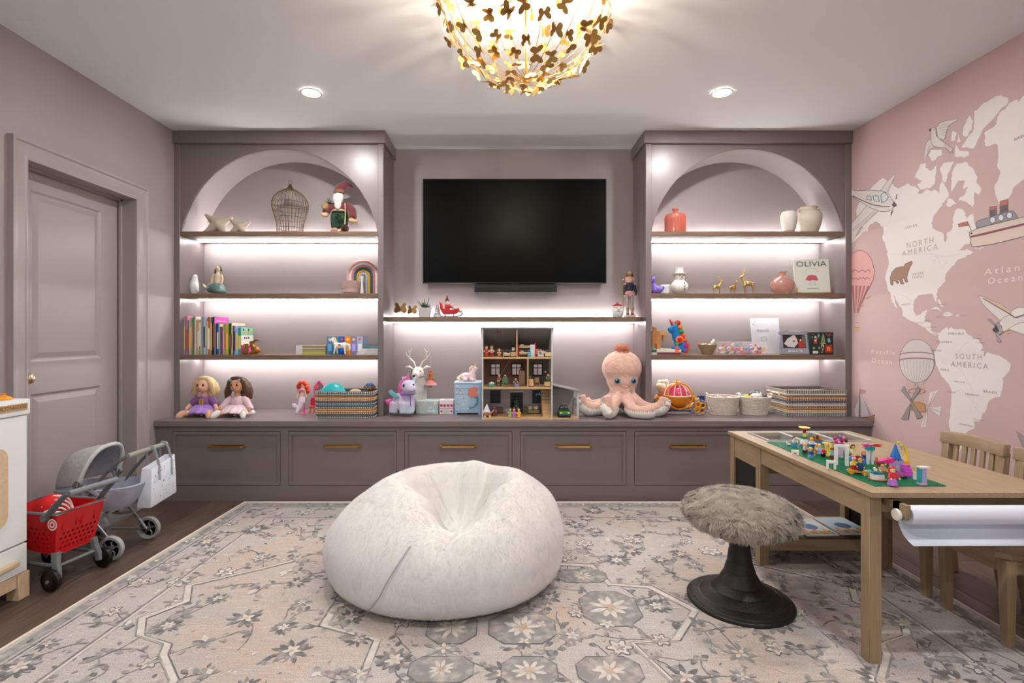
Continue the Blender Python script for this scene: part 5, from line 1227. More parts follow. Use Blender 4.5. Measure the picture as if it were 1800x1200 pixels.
bt.obj('buttons', M_gold, nc, kind='stuff')
MB().lathe([(0,.278),(.022,.28),(.026,.3),(.025,.325),(0,.33)], n=20).obj('head', crm, nc)
MB().ell((0,-.024,.3), (.018,.006,.014)).obj('beard', pink, nc)
for s_ in (-1, 1):
    MB().ell((s_*.009,-.0245,.316), .003).obj('eye', M_black, nc)
    MB().ell((s_*.027,.002,.305), (.01,.014,.024)).obj('hair', pink, nc)
MB().lathe([(.026,.326),(.03,.352),(.0275,.352),(.024,.33)], n=16, caps=False).obj('crown', M_gold, nc)
MB().ell((0,0,.352), (.02,.02,.015)).ell((0,0,.37), .006).obj('crown_cushion', pink, nc)
MB().tube([(-.056,-.004,.02),(-.056,-.004,.3)], .0035, 8).ell((-.056,-.004,.3), (.011,.011,.011)).obj('staff', M_gold, nc)
# ---- worktop, middle bay
un = put('plush_unicorn', 'pastel plush unicorn with pink mane and lilac ribbon on the worktop', 'plush toy', 707, 3.93, ZC)
M_pu = mat('pastel_plush', (216,186,222), .9, c2=(186,214,226), vs=7, bump=.7, bs=160, sheen=.4)
m = MB().ell((0,0,.125), (.075,.06,.055)).ell((.045,-.02,.14), (.05,.045,.055)).tube([(.05,-.025,.16),(.055,-.04,.2)], [.05,.05], 12).ell((.06,-.06,.225), (.058,.056,.055)).ell((.085,-.095,.212), (.04,.042,.036))
for x, y in ((.065,-.06),(.02,-.055),(-.055,-.035),(-.04,.045),(.06,.03)):
    m.tube([(x,y,.11),(x*1.05,y-.004,.05),(x*1.08,y-.01,.0215)], [.036,.034,.031], 12)
for s_ in (-1, 1): m.ell((.06+s_*.045,-.035,.282), (.015,.01,.026), (0,s_*.3,0))
m.obj('body', M_pu, un, blob=.0075, sm=6)
M_pm = mat('pink_mane_fur', (236,110,182), .9, bump=.8, bs=120)
MB().ell((.035,-.02,.275), (.03,.035,.028)).tube([(.02,-.0,.27),(-.006,.0,.22),(-.01,-.005,.17),(-.016,-.01,.15)], [.026,.03,.022,.006], 10).tube([(-.08,.02,.12),(-.115,.02,.1),(-.11,.015,.07)], [.012,.03,.012], 10).obj('mane', M_pm, un, blob=.006)
MB().tube([(.05,-.045,.285),(.056,-.05,.33)], [.014,.002], 12).obj('horn', mat('pink_satin'), un)
for s_ in (-1, 1): MB().ell((.068+s_*.036,-.108 if s_ < 0 else -.1,.24), (.008,.006,.013)).obj('eye', col((40,44,90), .15), un)
MB().tube([(.075,-.137,.2),(.1,-.132,.197),(.118,-.115,.204)], .0022, 6).obj('mouth', col((80,80,130)), un)
MB().tube([(.048+.05*cos(a), -.03+.05*sin(a), .175+.006*sin(a)) for a in [2*pi*k/24 for k in range(24)]], .008, 6, True).tube([(.075,-.083,.17),(.08,-.09,.12),(.078,-.092,.08)], [.008,.01,.008], 6, flat=.4).obj('ribbon', mat('lilac_ribbon', (150,104,190), .4), un)
MB().prism([(0,0),(-.06,.055),(-.085,.04),(-.07,.015),(-.03,-.01)], (-.01,-.055,.15), (1,.1,0), (0,.15,1), (0,-.008,0)).obj('wing', mat('teal_wing', (96,160,172), .6), un, bevel=.002)
rn = put('white_reindeer', 'white furry reindeer decoration with silver antlers behind the plush unicorn', 'decoration', 735, 4.10, ZC)
M_wf = mat('white_fur', (232,228,222), .95, bump=.9, bs=90, bstretch=(1,1,.4), sheen=.4)
m = MB().ell((-.01,.01,.08), (.07,.05,.085)).tube([(-.01,.005,.12),(.0,-.005,.2),(.006,-.015,.27)], [.07,.062,.045], 14).ell((.004,-.025,.32), (.046,.05,.048)).tube([(-.002,-.05,.315),(-.012,-.095,.295)], [.036,.026], 12)
body_ = m.obj('body', M_wf, rn, blob=.008)
mm_ = MB().ell((-.01,.01,.08), (.07,.05,.085)).tube([(-.01,.005,.1),(.0,-.005,.2),(.006,-.015,.29)], [.07,.06,.04], 14).mesh('ruff', M_wf)
fur('ruff', mm_, 9000, .03, .0028, rn, M_wf, lift=.35, seed=3, jitter=.35)
for s_ in (-1, 1):
    MB().tube([(s_*.035,-.01,.345),(s_*.07,-.012,.362),(s_*.1,-.014,.362)], [.012,.026,.006], 10, flat=.45).obj('ear', M_wf, rn)
    an = MB().tube([(s_*.02,-.01,.362),(s_*.034,-.005,.4),(s_*.068,0,.43),(s_*.066,.0,.48),(s_*.05,.0,.51)], [.007,.006,.006,.005,.002], 7)
    an.tube([(s_*.068,0,.435),(s_*.09,-.005,.455),(s_*.098,-.006,.485)], [.005,.004,.0015], 6).tube([(s_*.066,0,.475),(s_*.084,.004,.498)], [.004,.0015], 6).tube([(s_*.034,-.005,.4),(s_*.05,-.02,.412)], [.004,.0015], 6)
    an.obj('antler', mat('champagne_silver', (206,196,180), .35, metal=.6), rn)
    MB().ell((s_*.034-.006,-.066,.332), .0055).obj('eye', M_black, rn)
MB().ell((-.013,-.12,.298), (.011,.008,.008)).obj('nose', M_black, rn)
MB().tube([(.006,-.06,.06),(.02,-.075,.035),(.035,-.075,.05),(.038,-.075,.07)], .004, 6).obj('silver_hook', mat('champagne_silver'), rn)
od = thing('hanging_ornament', 'small gingerbread-brown doll ornament in a pink skirt hanging from the reindeer antler', 'ornament', (wx(757,4.06), 4.06, ZC+.205))
mo = mat('gingerbread', (168,98,54), .6)
MB().tube([(0,0,.13),(0,.01,.24)], .0012, 5).obj('string', col((196,170,130)), od)
MB().ell((0,0,.1), (.02,.018,.021)).ell((0,0,.065), (.018,.015,.024)).tube([(-.014,0,.078),(-.032,-.004,.055)], [.008,.006], 7).tube([(.014,0,.078),(.032,-.004,.055)], [.008,.006], 7).tube([(-.008,0,.04),(-.008,0,.008)], [.007,.006], 7).tube([(.008,0,.04),(.008,0,.008)], [.007,.006], 7).obj('body', mo, od, blob=.0035)
MB().lathe([(.013,.058),(.028,.04),(.046,.026),(.048,.022),(.03,.03),(.012,.05)], n=26, caps=False).obj('skirt', mat('pink_check', (206,120,120), .8, bump=.5, bs=150), od)
MB().lathe([(.046,.024),(.049,.02),(.046,.017)], n=26, caps=False).obj('skirt_trim', col((236,226,216)), od)
MB().ell((0,.002,.122), (.016,.014,.01)).obj('bonnet', col((190,70,80)), od)
MB().ell((-.008,0,.0), (.008,.01,.006)).ell((.008,0,.0), (.008,.01,.006)).obj('bells', M_gold, od)
def cbox(name, label, px0, px1, D, depth, h, c, par_parts, group=None, cat='box', z=ZC, rz=0):
    x0, x1 = wx(px0, D), wx(px1, D); t = thing(name, label, cat, ((x0+x1)/2, D+depth/2, z), rz, group); hw_ = (x1-x0)/2
    MB().box(-hw_, hw_, -depth/2, depth/2, 0, h).obj('carton', col(c, .5), t, bevel=.0015); par_parts(t, hw_, depth, h); return t
def floral(t, w_, d, h):
    random.seed(4); m = MB(); cs_ = [(226,206,120),(150,190,206),(226,180,190),(180,206,160),(236,232,220)]
    for k in range(60):
        x, z = random.uniform(-w_*.92, w_*.92), random.uniform(h*.06, h*.9); r = random.uniform(.004,.009); disc(m, (x,-d/2-.0003-.00002*k,z), r, 'y', 9, k % 5)
    m.obj('floral_print', [col(c) for c in cs_], t, smooth=False, kind='stuff')
    MB().box(-w_-.001, w_+.001, -d/2-.0015, d/2+.001, h-.012, h+.001).obj('lid', col((206,222,222), .5), t, bevel=.001)
    MB().box(.0, w_*.7, -d/2-.0022, -d/2-.0012, h*.12, h*.26).obj('title_band', col((214,220,232)), t, smooth=False)
cbox('music_box', 'low pale blue music box with a floral front beside the white reindeer', 731.3, 770.5, 4.0, .11, .104, (176,202,206), floral, 'keepsake boxes beside the dollhouse')
def hearts(t, w_, d, h):
    m = MB()
    for k in range(4): disc(m, (-w_*.72+w_*.48*k, -d/2-.0006, h*.62), .011, 'y', 14, 0)
    for s_ in (-1, 1):
        x = s_*w_*.7; m.mi(1).prism([(0,-.009),(.009,.002),(.006,.008),(0,.004),(-.006,.008),(-.009,.002)], (x,-d/2-.0002,h*.2), (1,0,0), (0,0,1), (0,-.0006,0))
    m.mi(2).box(-w_, w_, -d/2-.0008, -d/2, h*.4, h*.43); m.mi(3).box(-w_*.42, w_*.42, -d/2-.0007, -d/2, h*.08, h*.32)
    m.obj('front_print', [col((196,60,104)), col((150,30,70)), col((90,110,110)), col((206,206,196))], t, smooth=False, kind='stuff')
    MB().box(-w_-.001, w_+.001, -d/2-.001, d/2+.001, h-.03, h+.001).obj('lid', col((236,226,230), .5), t, bevel=.001)
    MB().tube([(-.024,-.01,h),(-.012,-.016,h+.007),(0,-.012,h+.003),(.012,-.016,h+.007),(.024,-.01,h)], .003, 6).obj('bow', col((214,214,214)), t)
cbox('gift_box', 'small white and pink lidded box with berry dots beside the jewellery box', 772.2, 797.2, 3.99, .1, .108, (232,218,224), hearts, 'keepsake boxes beside the dollhouse')
def jewel(t, w_, d, h):
    random.seed(12); pale = col((160,190,214))
    MB().box(-w_-.004, w_+.004, -d/2-.006, d/2+.004, h-.008, h+.004).obj('top_board', col((196,214,228), .4), t, bevel=.003)
    for a, b in ((.8,.93),(.62,.78)): MB().box(-w_+.006, w_-.004, -d/2-.003, -d/2, h*a, h*b).obj('drawer', col((172,196,222), .45), t, bevel=.002)
    MB().box(-w_+.006, w_*.18, -d/2-.003, -d/2, h*.07, h*.6).obj('cupboard_door', col((172,198,220), .45), t, bevel=.002)
    m = MB(); y = -d/2-.0036
    for k in range(26): disc(m, (random.uniform(-w_*.85, w_*.1), y-.00002*k, random.uniform(h*.1, h*.9)), random.uniform(.003,.008), 'y', 9, k % 4)
    m.obj('shell_print', [col((214,150,190)), col((220,222,236)), col((120,170,200)), col((206,214,170))], t, smooth=False, kind='stuff')
    m = MB(); y -= .001
    m.mi(0); 
    for k, (x, z, r) in enumerate(((.03,.17,.026),(.045,.155,.026),(.055,.18,.024),(.02,.145,.02),(.06,.14,.02))): disc(m, (x, y-.0001*k, z), r, 'y', 18, 0)
    m.mi(1).prism([(.05,.12),(.072,.11),(.07,.08),(.05,.055),(.03,.045),(.012,.05),(.02,.03),(.028,.038),(.05,.045),(.078,.07),(.084,.105),(.08,.13)], (0,y-.0006,0), (1,0,0), (0,0,1), (0,-.0004,0))
    m.obj('sea_print', [col((222,128,110)), col((72,142,152))], t, smooth=False, kind='stuff')
    for x in (-w_+.01, w_-.01): MB().box(x-.01, x+.01, -d/2, d/2, -.012, 0).obj('foot', pale, t, smooth=False)
jb = cbox('jewellery_cabinet', 'pale blue toy jewellery cabinet with a sea print beside the dollhouse', 798.6, 845, 3.965, .16, .236, (164,192,216), jewel, z=ZC+.012)
uf = thing('unicorn_figurine', 'pale pink resting unicorn figurine with gold horn on the jewellery cabinet', 'figurine', (wx(822,4.04), 4.045, ZC+.252))
m = MB().ell((-.01,0,.035), (.056,.034,.034)).ell((.03,0,.04), (.034,.03,.036)).tube([(.034,0,.055),(.048,0,.088),(.05,0,.102)], [.024,.018,.017], 10).tube([(.048,0,.108),(.066,-.004,.1),(.078,-.006,.094)], [.017,.014,.011], 10)
m.tube([(.02,-.03,.02),(.056,-.038,.012),(.034,-.048,.011)], [.014,.012,.01], 8).tube([(-.03,-.026,.022),(.0,-.045,.012)], [.018,.011], 8).tube([(.036,.03,.02),(.066,.02,.012)], [.014,.011], 8)
for s_ in (-1, 1): m.tube([(.044,s_*.008,.118),(.042,s_*.013,.13)], [.005,.001], 6)
m.obj('body', mat('pearl_pink', (236,204,210), .35), uf, blob=.0045)
MB().tube([(.056,-.002,.118),(.066,-.004,.152)], [.007,.001], 10).obj('horn', col((236,190,70), .3), uf)
MB().tube([(.036,0,.12),(.024,0,.1),(.014,0,.075)], [.008,.012,.006], 8).tube([(-.06,0,.04),(-.075,-.012,.022),(-.06,-.03,.012)], [.01,.014,.008], 8).obj('mane', mat('cream_mane', (232,222,186), .5), uf)

# ---- dollhouse
DHX, DHY = (wx(847,3.74)+wx(971.5,3.74))/2, 3.742; HW, HDp = .2585, .265
dh = thing('dollhouse', 'three-storey open-front wooden dollhouse with grey roof and side carport', 'dollhouse', (DHX, DHY, ZC))
F1, F2, F3, FT = .012, .235, .456, .662
M_dw = mat('dollhouse_white', (206,210,212), .5); M_pine = mat('pine_floor', (206,172,128), .5, var=.1, vs=10, stretch=(1,6,6)); M_dg = mat('dollhouse_grey', (124,124,126), .6)
for x0, x1 in ((-HW,-HW+.009),(HW-.009,HW)):
    MB().prism([(0,0),(HDp,0),(HDp,.50),(0,FT)], (x0,0,0), (0,1,0), (0,0,1), (x1-x0,0,0)).obj('side_wall', M_dw, dh, smooth=False)
for z, nm in ((0,'ground_floor'),(F2-.012,'middle_floor'),(F3-.012,'top_floor')): MB().box(-HW+.009, HW-.009, 0, HDp, z, z+.012).obj(nm, M_pine, dh, smooth=False)
MB().prism([(-.004,FT),(HDp+.01,.498),(HDp+.01,.506),(-.004,FT+.009)], (-HW-.006,0,0), (0,1,0), (0,0,1), (2*HW+.012,0,0)).obj('roof', M_dg, dh, smooth=False)
MB().box(-HW+.009, HW-.009, HDp-.008, HDp, F1, F2-.012).obj('back_wall', mat('dollhouse_lilac_grey', (190,188,198), .7), dh, smooth=False)
XP2, XP3 = wx(928,3.75)-DHX, wx(908.6,3.75)-DHX
def wall_open(x0, x1, cols_, m_):                # back wall with window openings through to the lit panel behind
    hs_ = [[(wx(a,3.99)-DHX+.003,.303),(wx(b,3.99)-DHX-.003,.303),(wx(b,3.99)-DHX-.003,.392),(wx(a,3.99)-DHX+.003,.392)] for a, b in cols_]
    holed([(x0,F2),(x1,F2),(x1,F3-.012),(x0,F3-.012)], hs_, (0,HDp-.008,0), (1,0,0), (0,0,1), (0,.008,0), MB()).obj('back_wall', m_, dh, smooth=False)
wall_open(-HW+.009, XP2, ((862,880),(899,917)), mat('dollhouse_plum', (136,102,92), .7, var=.12, vs=30, stretch=(8,1,.3)))
wall_open(XP2, HW-.009, ((936.5,954),), M_dg)
MB().box(-HW+.009, HW-.009, HDp-.008, HDp, F3, .497).obj('back_wall', M_dg, dh, smooth=False)
MB().prism([(0,F3),(HDp-.01,F3),(HDp-.01,.49),(0,FT-.006)], (XP3-.004,0,0), (0,1,0), (0,0,1), (.008,0,0)).obj('partition', M_pine, dh, smooth=False)
MB().box(XP2-.004, XP2+.004, 0, HDp-.01, F2, F3-.012).obj('partition', M_pine, dh, smooth=False)
m = MB(); n_ = 15                                # printed lines on the attic slope, left room
for k in range(n_):
    x = -HW+.02+k*(XP3+HW-.03)/n_; m.prism([(.02,.6435),(HDp-.012,.4945),(HDp-.012,.4935),(.02,.6425)], (x,0,0), (0,1,0), (0,0,1), (.0016,0,0))
m.obj('slope_print', col((158,156,160)), dh, smooth=False, kind='stuff')
def dwin(px0, px1, z0, z1, lit, nm='window'):
    x0, x1 = wx(px0,3.99)-DHX, wx(px1,3.99)-DHX; y = HDp-.009; b = .007
    f = MB()
    for q in ((x0,x0+b,z0,z1),(x1-b,x1,z0,z1),(x0,x1,z0,z0+b),(x0,x1,z1-b,z1),((x0+x1)/2-.003,(x0+x1)/2+.003,z0,z1),(x0,x1,z0+(z1-z0)*.6,z0+(z1-z0)*.6+.006)): f.box(q[0], q[1], y-.006, y, q[2], q[3])
    o = f.obj(nm, M_black, dh, smooth=False)
    if not lit: MB().box(x0+.002, x1-.002, y-.0015, y+.0005, z0+.002, z1-.002).obj('pane', mat('pane_dark', (26,26,30), .3), o, smooth=False)
dwin(862,880,.30,.395,1); dwin(899,917,.30,.395,1); dwin(936.5,954,.30,.395,1)
dwin(862,880,.085,.185,0); dwin(936,953,.085,.185,0)
x0, x1 = wx(897,3.99)-DHX, wx(919,3.99)-DHX
MB().box(x0, x1, HDp-.012, HDp-.008, F1, .17).obj('front_door', mat('pane_dark'), dh, smooth=False); MB().box(x0-.01, x1+.01, HDp-.02, HDp-.008, .17, .185).obj('door_lintel', M_dw, dh, smooth=False)
sx0, sx1 = wx(954,3.78)-DHX, HW-.0095
for k in range(9): MB().box(sx0, sx1, .05+.019*k, .24, F1+.0225*k, F1+.0225*(k+1)).obj('stair_tread', M_pine, dh, smooth=False)
MB().tube([(wx(869,3.9)-DHX,.2,F2),(wx(899,3.9)-DHX,.2,F3-.013)], .0035, 6).obj('stair_rail', mat('pale_oak'), dh)
gx0, gx1 = HW+.001, wx(1017,3.76)-DHX
MB().box(gx0, gx1, .01, .22, 0, .01).obj('carport_floor', M_pine, dh, smooth=False)
for y in (.012, .205): MB().box(gx1-.01, gx1, y, y+.01, .01, .195).obj('carport_post', M_dw, dh, smooth=False)
MB().box(gx0, gx1, .21, .218, .01, .205).obj('carport_back', col((176,172,172)), dh, smooth=False)
MB().prism([(gx0-.004,.245),(gx1+.008,.2),(gx1+.008,.207),(gx0-.004,.252)], (0,0,0), (1,0,0), (0,0,1), (0,.226,0)).obj('carport_roof', M_dg, dh, smooth=False)
MB().prism([(gx0,.205),(gx1-.001,.19),(gx1-.001,.199),(gx0,.243)], (0,.2,0), (1,0,0), (0,0,1), (0,.006,0)).obj('gable', M_dg, dh, smooth=False)
# dollhouse inhabitants and furniture, each a thing of its own
def inh(name, label, cat, px, y, z, rz=0, group='dollhouse furniture'): return thing(name, label, cat, (wx(px, DHY+y), DHY+y, ZC+z), rz, group)
def figurine(px, y, z, label, hair, top, leg, h=.07, rz=0, skin=(230,190,160), name='toy_figure', seated=False, dress=False, group='small figures in the dollhouse', loc=None):
    t = thing(name, label, 'toy figure', loc or (wx(px, DHY+y), DHY+y, ZC+z), rz, group); k = h/.07
    S = lambda *p: tuple(v*k for v in p)
    m = MB().ell(S(0,0,.032), S(.011,.008,.014)).tube([S(0,0,.04),S(0,0,.048)], .004*k, 8).ell(S(0,-.001,.056), S(.0105,.0105,.0115)).tube([S(-.011,0,.041),S(-.017,-.004,.027)], [.0042*k,.0036*k], 7).tube([S(.011,0,.041),S(.017,-.004,.027)], [.0042*k,.0036*k], 7)
    if seated: m.tube([S(-.005,0,.022),S(-.006,-.018,.018),S(-.006,-.02,.004)], [.005*k]*3, 7).tube([S(.005,0,.022),S(.006,-.018,.018),S(.006,-.02,.004)], [.005*k]*3, 7)
    else: m.tube([S(-.005,0,.025),S(-.005,0,.003)], .005*k, 7).tube([S(.005,0,.025),S(.005,0,.003)], .005*k, 7)
    m.obj('body', col(skin, .5), t, blob=.0026*k, sm=2)
    MB().ell(S(0,0,.034), S(.0122,.0095,.0125)).obj('shirt', col(top, .6), t)
    if dress: MB().lathe([(.0,.03*k),(.011*k,.03*k),(.016*k,.012*k),(.017*k,.003*k),(0,.003*k)], n=16).obj('dress', col(leg, .6), t)
    else: MB().tube([S(-.005,0,.024),S(-.005,0,.006)], .0062*k, 8).tube([S(.005,0,.024),S(.005,0,.006)], .0062*k, 8).obj('trousers', col(leg, .6), t) if not seated else MB().tube([S(-.005,.002,.022),S(-.006,-.018,.018)], .0062*k, 8).tube([S(.005,.002,.022),S(.006,-.018,.018)], .0062*k, 8).obj('trousers', col(leg, .6), t)
    MB().ell(S(0,.002,.061), S(.0118,.0115,.009)).obj('hair', col(hair, .7), t)
    for s_ in (-1, 1): MB().ell(S(s_*.004,-.011,.057), .0011*k, None, 6, 4).obj('eye', M_black, t)
    return t
figurine(855, .05, F3, 'little doll in a red suit and maroon cap lying-in corner of the dollhouse attic', (130,40,50), (200,28,34), (196,24,30), .085, .3)
figurine(864.5, .06, F3, 'little doll in red with brown hair and cream collar in the dollhouse attic', (120,70,44), (206,190,170), (190,30,34), .088, -.3)
figurine(877.5, .04, F3, 'small orange toy figure in the dollhouse attic', (226,140,50), (230,130,40), (224,120,36), .06)
def toybox(name, label, px, y, z, w_, d, h, c, extra=None, cat='toy furniture'):
    t = inh(name, label, cat, px, y, z); 
    if extra: extra(t, w_, d, h, c)
    return t
def bed(t, w_, d, h, c):
    MB().box(-w_/2, w_/2, -d/2, d/2, h*.25, h*.5).obj('bed_base', col(c), t, bevel=.001); MB().box(-w_/2+.003, w_/2-.003, -d/2+.003, d/2-.003, h*.5, h*.75).obj('mattress', col((222,220,226), .8), t, bevel=.003)
    for x in (-w_/2, w_/2-.004): MB().box(x, x+.004, -d/2, d/2, 0, h).obj('headboard', col(c), t, bevel=.001)
    MB().ell((-w_/2+.018,0,h*.8), (.012,d*.35,.005)).obj('pillow', col((196,200,216), .9), t)
def dresser(t, w_, d, h, c):
    MB().box(-w_/2, w_/2, -d/2, d/2, .006, h).obj('carcass', col(c), t, bevel=.001)
    for k in range(2): MB().box(-w_/2+.003, w_/2-.003, -d/2-.0015, -d/2, h*(.14+.42*k), h*(.5+.42*k)).obj('drawer', col(tuple(min(255, v+14) for v in c)), t, smooth=False)
    for x in (-w_/2, w_/2-.005): MB().box(x, x+.005, -d/2, d/2, 0, .006).obj('foot', col((60,44,34)), t, smooth=False)
toybox('toy_bed', 'small pale wooden toy bed in the dollhouse attic', 890.5, .06, F3, .05, .07, .036, (216,190,150), bed)
toybox('toy_dresser', 'pale wooden toy dresser under a lamp in the dollhouse attic', 902.2, .07, F3, .042, .035, .034, (214,184,138), dresser)
lp = inh('toy_lamp', 'tiny table lamp with white shade on the dollhouse attic dresser', 'toy lamp', 902.5, .07, F3+.034)
MB().lathe([(0,0),(.008,0),(.007,.003),(.002,.005),(.002,.014),(0,.014)], n=12).obj('base', M_pine, lp); MB().lathe([(.0115,.012),(.0115,.034),(.0105,.034),(.0105,.012)], n=18, caps=False).obj('shade', col((232,228,218), .8), lp)
bk = inh('toy_bunk_bed', 'red-posted toy bunk bed with a ladder in the dollhouse attic', 'toy furniture', 926, .08, F3)
for x in (-.064,.06):
    for y in (-.04,.036): MB().box(x, x+.006, y, y+.006, 0, .105 if x > 0 else .092).obj('post', M_red, bk, smooth=False)
for z in (.018,.066):
    MB().box(-.062,.064,-.038,.04,z,z+.008).obj('bunk', M_pine, bk, smooth=False); MB().box(-.058,.06,-.034,.036,z+.008,z+.016).obj('mattress', col((220,206,170), .8), bk, bevel=.003)
    MB().ell((-.036,0,z+.02), (.016,.024,.006)).obj('pillow', col((232,226,214), .9), bk)
ld = MB()
for y0 in (.026,.056): ld.box(y0-.002, y0+.002, -.046, -.042, 0, .092)
for k in range(4): ld.box(.026,.056,-.046,-.042,.012+.018*k,.021+.018*k)
ld.box(.028,.054,-.041,-.039,0,.09)
ld.obj('ladder', col((226,228,230)), bk, smooth=False, kind='stuff')
wc = inh('toy_watering_can', 'small light blue toy watering can before the toy bunk bed', 'toy', 930.5, .015, F3)
MB().lathe([(0,0),(.012,0),(.013,.03),(.011,.03),(0,.028)], n=16).obj('can', col((84,170,206), .4), wc); MB().tube([(-.008,0,.03),(-.004,0,.05),(.006,0,.05),(.008,0,.03)], .002, 6).obj('handle', col((84,170,206), .4), wc)
def stool_chair(name, label, px, y, z, c, h=.05, rz=0, loc=None):
    t = inh(name, label, 'toy furniture', px, y, z, rz); w_ = .016
    for sx_ in (-1, 1):
        for sy_ in (-1, 1): MB().box(sx_*w_-.002, sx_*w_+.002, sy_*w_-.002, sy_*w_+.002, 0, h*.45).obj('leg', col(c), t, smooth=False)
    MB().box(-w_-.002, w_+.002, -w_-.002, w_+.002, h*.45, h*.52).obj('seat', col(c), t, bevel=.001); MB().box(-w_-.002, w_+.002, w_-.002, w_+.002, h*.52, h*1.15).obj('backrest', col(c), t, bevel=.001); return t
stool_chair('toy_high_chair', 'tiny pink and wood toy chair next to the toy bunk bed', 943.5, .05, F3, (214,150,120), .05)
ho_ = inh('toy_rocking_horse', 'small white toy rocking horse in the dollhouse attic corner', 'toy furniture', 956, .09, F3)
horse(ho_, col((226,220,208), .5)); ho_.scale = (.42,)*3
cb_ = inh('toy_crib', 'small white toy cot between toy chair and wooden chest in the attic', 'toy furniture', 950.5, .035, F3)
m = MB()
for k in range(5): m.box(-.018+.009*k-.001, -.018+.009*k+.001, -.012, -.01, .004, .04)
m.box(-.02,.02,-.0125,-.0095,.038,.042).box(-.02,.02,-.0125,-.0095,.004,.008); m.obj('cot_bars', col((230,228,224)), cb_, smooth=False, kind='stuff')
MB().box(-.02,.02,-.01,.02,.01,.016).obj('cot_base', col((224,214,200)), cb_, smooth=False)
for x in (-.021,.019): MB().box(x, x+.002, -.0125, .02, 0, .045).obj('cot_end', col((230,228,224)), cb_, smooth=False)
toybox('toy_chest', 'pale wooden toy chest at the end of the dollhouse attic', 964, .03, F3, .05, .03, .034, (220,192,148), dresser)
pl_ = inh('toy_plane', 'small red wooden toy plane hung on the dollhouse attic slope', 'toy', 875, .035, FT-.035)
MB().cb((0,0,.006), (.05,.008,.009)).obj('fuselage', col((168,60,60)), pl_, bevel=.003); MB().cb((0,0,.011), (.012,.03,.002)).obj('wing', col((150,56,56)), pl_); MB().cyl((0,0,.01), (0,.004,.03), .0008, n=5).obj('cord', M_black, pl_)
# middle floor
pb = inh('toy_basket', 'small mint toy basket of white bits on the dollhouse middle floor', 'toy', 864, .03, F2)
MB().lathe([(0,.004),(.02,.004),(.028,.026),(.026,.026),(.019,.007),(0,.007)], n=18).obj('basket', col((106,176,150), .5), pb)
for x in (-.016,.016): MB().cyl((x,-.014,.0065), (x,.014,.0065), .0065, n=12).obj('wheel', col((90,160,136)), pb)
MB().ell((-.006,0,.026), (.01,.01,.008)).ell((.01,.002,.027), (.009,.009,.008)).ell((.0,.008,.03), (.008,.008,.007)).obj('contents', col((232,228,226)), pb, kind='stuff')
stool_chair('toy_chair', 'green toy chair beside the round toy table, seen from the side', 877.2, .06, F2, (74,108,70), .06, -1.2)
stool_chair('toy_chair', 'green toy chair in front of the round toy table, seen from behind', 888.2, .025, F2, (82,118,76), .064, pi)
figurine(877.5, .062, F2+.032, 'small toy figure in a red dress sitting on the side green toy chair', (226,170,160), (206,36,40), (200,30,36), .056, -.4, seated=True)
figurine(888.2, .03, F2+.034, 'small toy figure in grey seated on the front green toy chair', (210,150,150), (92,98,92), (80,86,84), .056, 2.8, seated=True)
rt = inh('toy_table', 'round white toy table with a cup on the dollhouse middle floor', 'toy furniture', 885, .09, F2)
MB().lathe([(0,0),(.014,0),(.012,.004),(.005,.006),(.004,.042),(.03,.044),(.03,.049),(0,.049)], n=22).obj('table', col((226,222,212)), rt)
cu = inh('toy_cup', 'tiny white toy cup on the round toy table', 'toy', 885, .082, F2+.049); MB().lathe([(0,0),(.004,0),(.006,.008),(.0052,.008),(.0035,.001),(0,.001)], n=12).obj('cup', M_white_g, cu); MB().tube([(.006,0,.006),(.009,0,.004),(.005,0,.002)], .0008, 5).obj('handle', M_white_g, cu)
figurine(906.5, .05, F2, 'small toy figure with dark red hair and navy top by the lavender bucket', (120,22,30), (44,60,96), (50,70,110), .07)
bu = inh('toy_bucket', 'small lavender toy bucket on the dollhouse middle floor', 'toy', 908.5, .015, F2); MB().lathe([(0,0),(.014,0),(.018,.024),(.0165,.024),(.012,.002),(0,.002)], n=18).obj('bucket', col((160,154,206), .4), bu); MB().tube([(-.017,0,.023),(-.012,0,.036),(.012,0,.036),(.017,0,.023)], .0012, 5).obj('handle', col((200,200,214)), bu)
fr_ = inh('toy_fridge', 'tall brown wooden toy fridge on the dollhouse middle floor', 'toy furniture', 917.5, .13, F2)
MB().box(-.024,.024,-.02,.02,.004,.115).obj('body', col((142,112,86)), fr_, bevel=.001)
for a, b in ((.008,.074),(.078,.112)):
    d_ = MB().box(-.021,.021,-.0225,-.02,a,b).obj('door', col((158,128,100)), fr_, bevel=.001); MB().cyl((.016,-.025,b-.014), (.016,-.025,b-.004), .0012, n=6).obj('handle', M_black, d_)
fb_ = inh('toy_fruit_bowl', 'tiny brown toy bowl on top of the toy fridge', 'toy', 917.5, .13, F2+.115); MB().lathe([(0,0),(.008,0),(.015,.009),(.013,.009),(0,.003)], n=14).obj('bowl', col((110,78,54)), fb_); MB().ell((-.004,0,.01), .006).ell((.005,.002,.01), .006).obj('fruit', col((140,84,50)), fb_, kind='stuff')
toybox('toy_counter', 'pale wooden toy counter at the partition on the middle floor', 933.5, .05, F2, .034, .04, .055, (206,168,120), dresser)
lf = inh('toy_plant', 'tiny green toy plant on the wooden toy counter', 'toy', 932, .05, F2+.055)
MB().lathe([(0,0),(.006,0),(.007,.007),(0,.007)], n=12).obj('pot', col((150,110,80)), lf)
for k in range(7): a = k*.9; MB().tube([(0,0,.006),(.006*cos(a),.006*sin(a),.016),(.01*cos(a),.01*sin(a),.02)], [.002,.004,.001], 6, flat=.5).obj('leaf', col((120,160,60)), lf)
stool_chair('toy_stool', 'pale wooden toy chair behind the toy counter', 944, .13, F2, (190,152,108), .05)
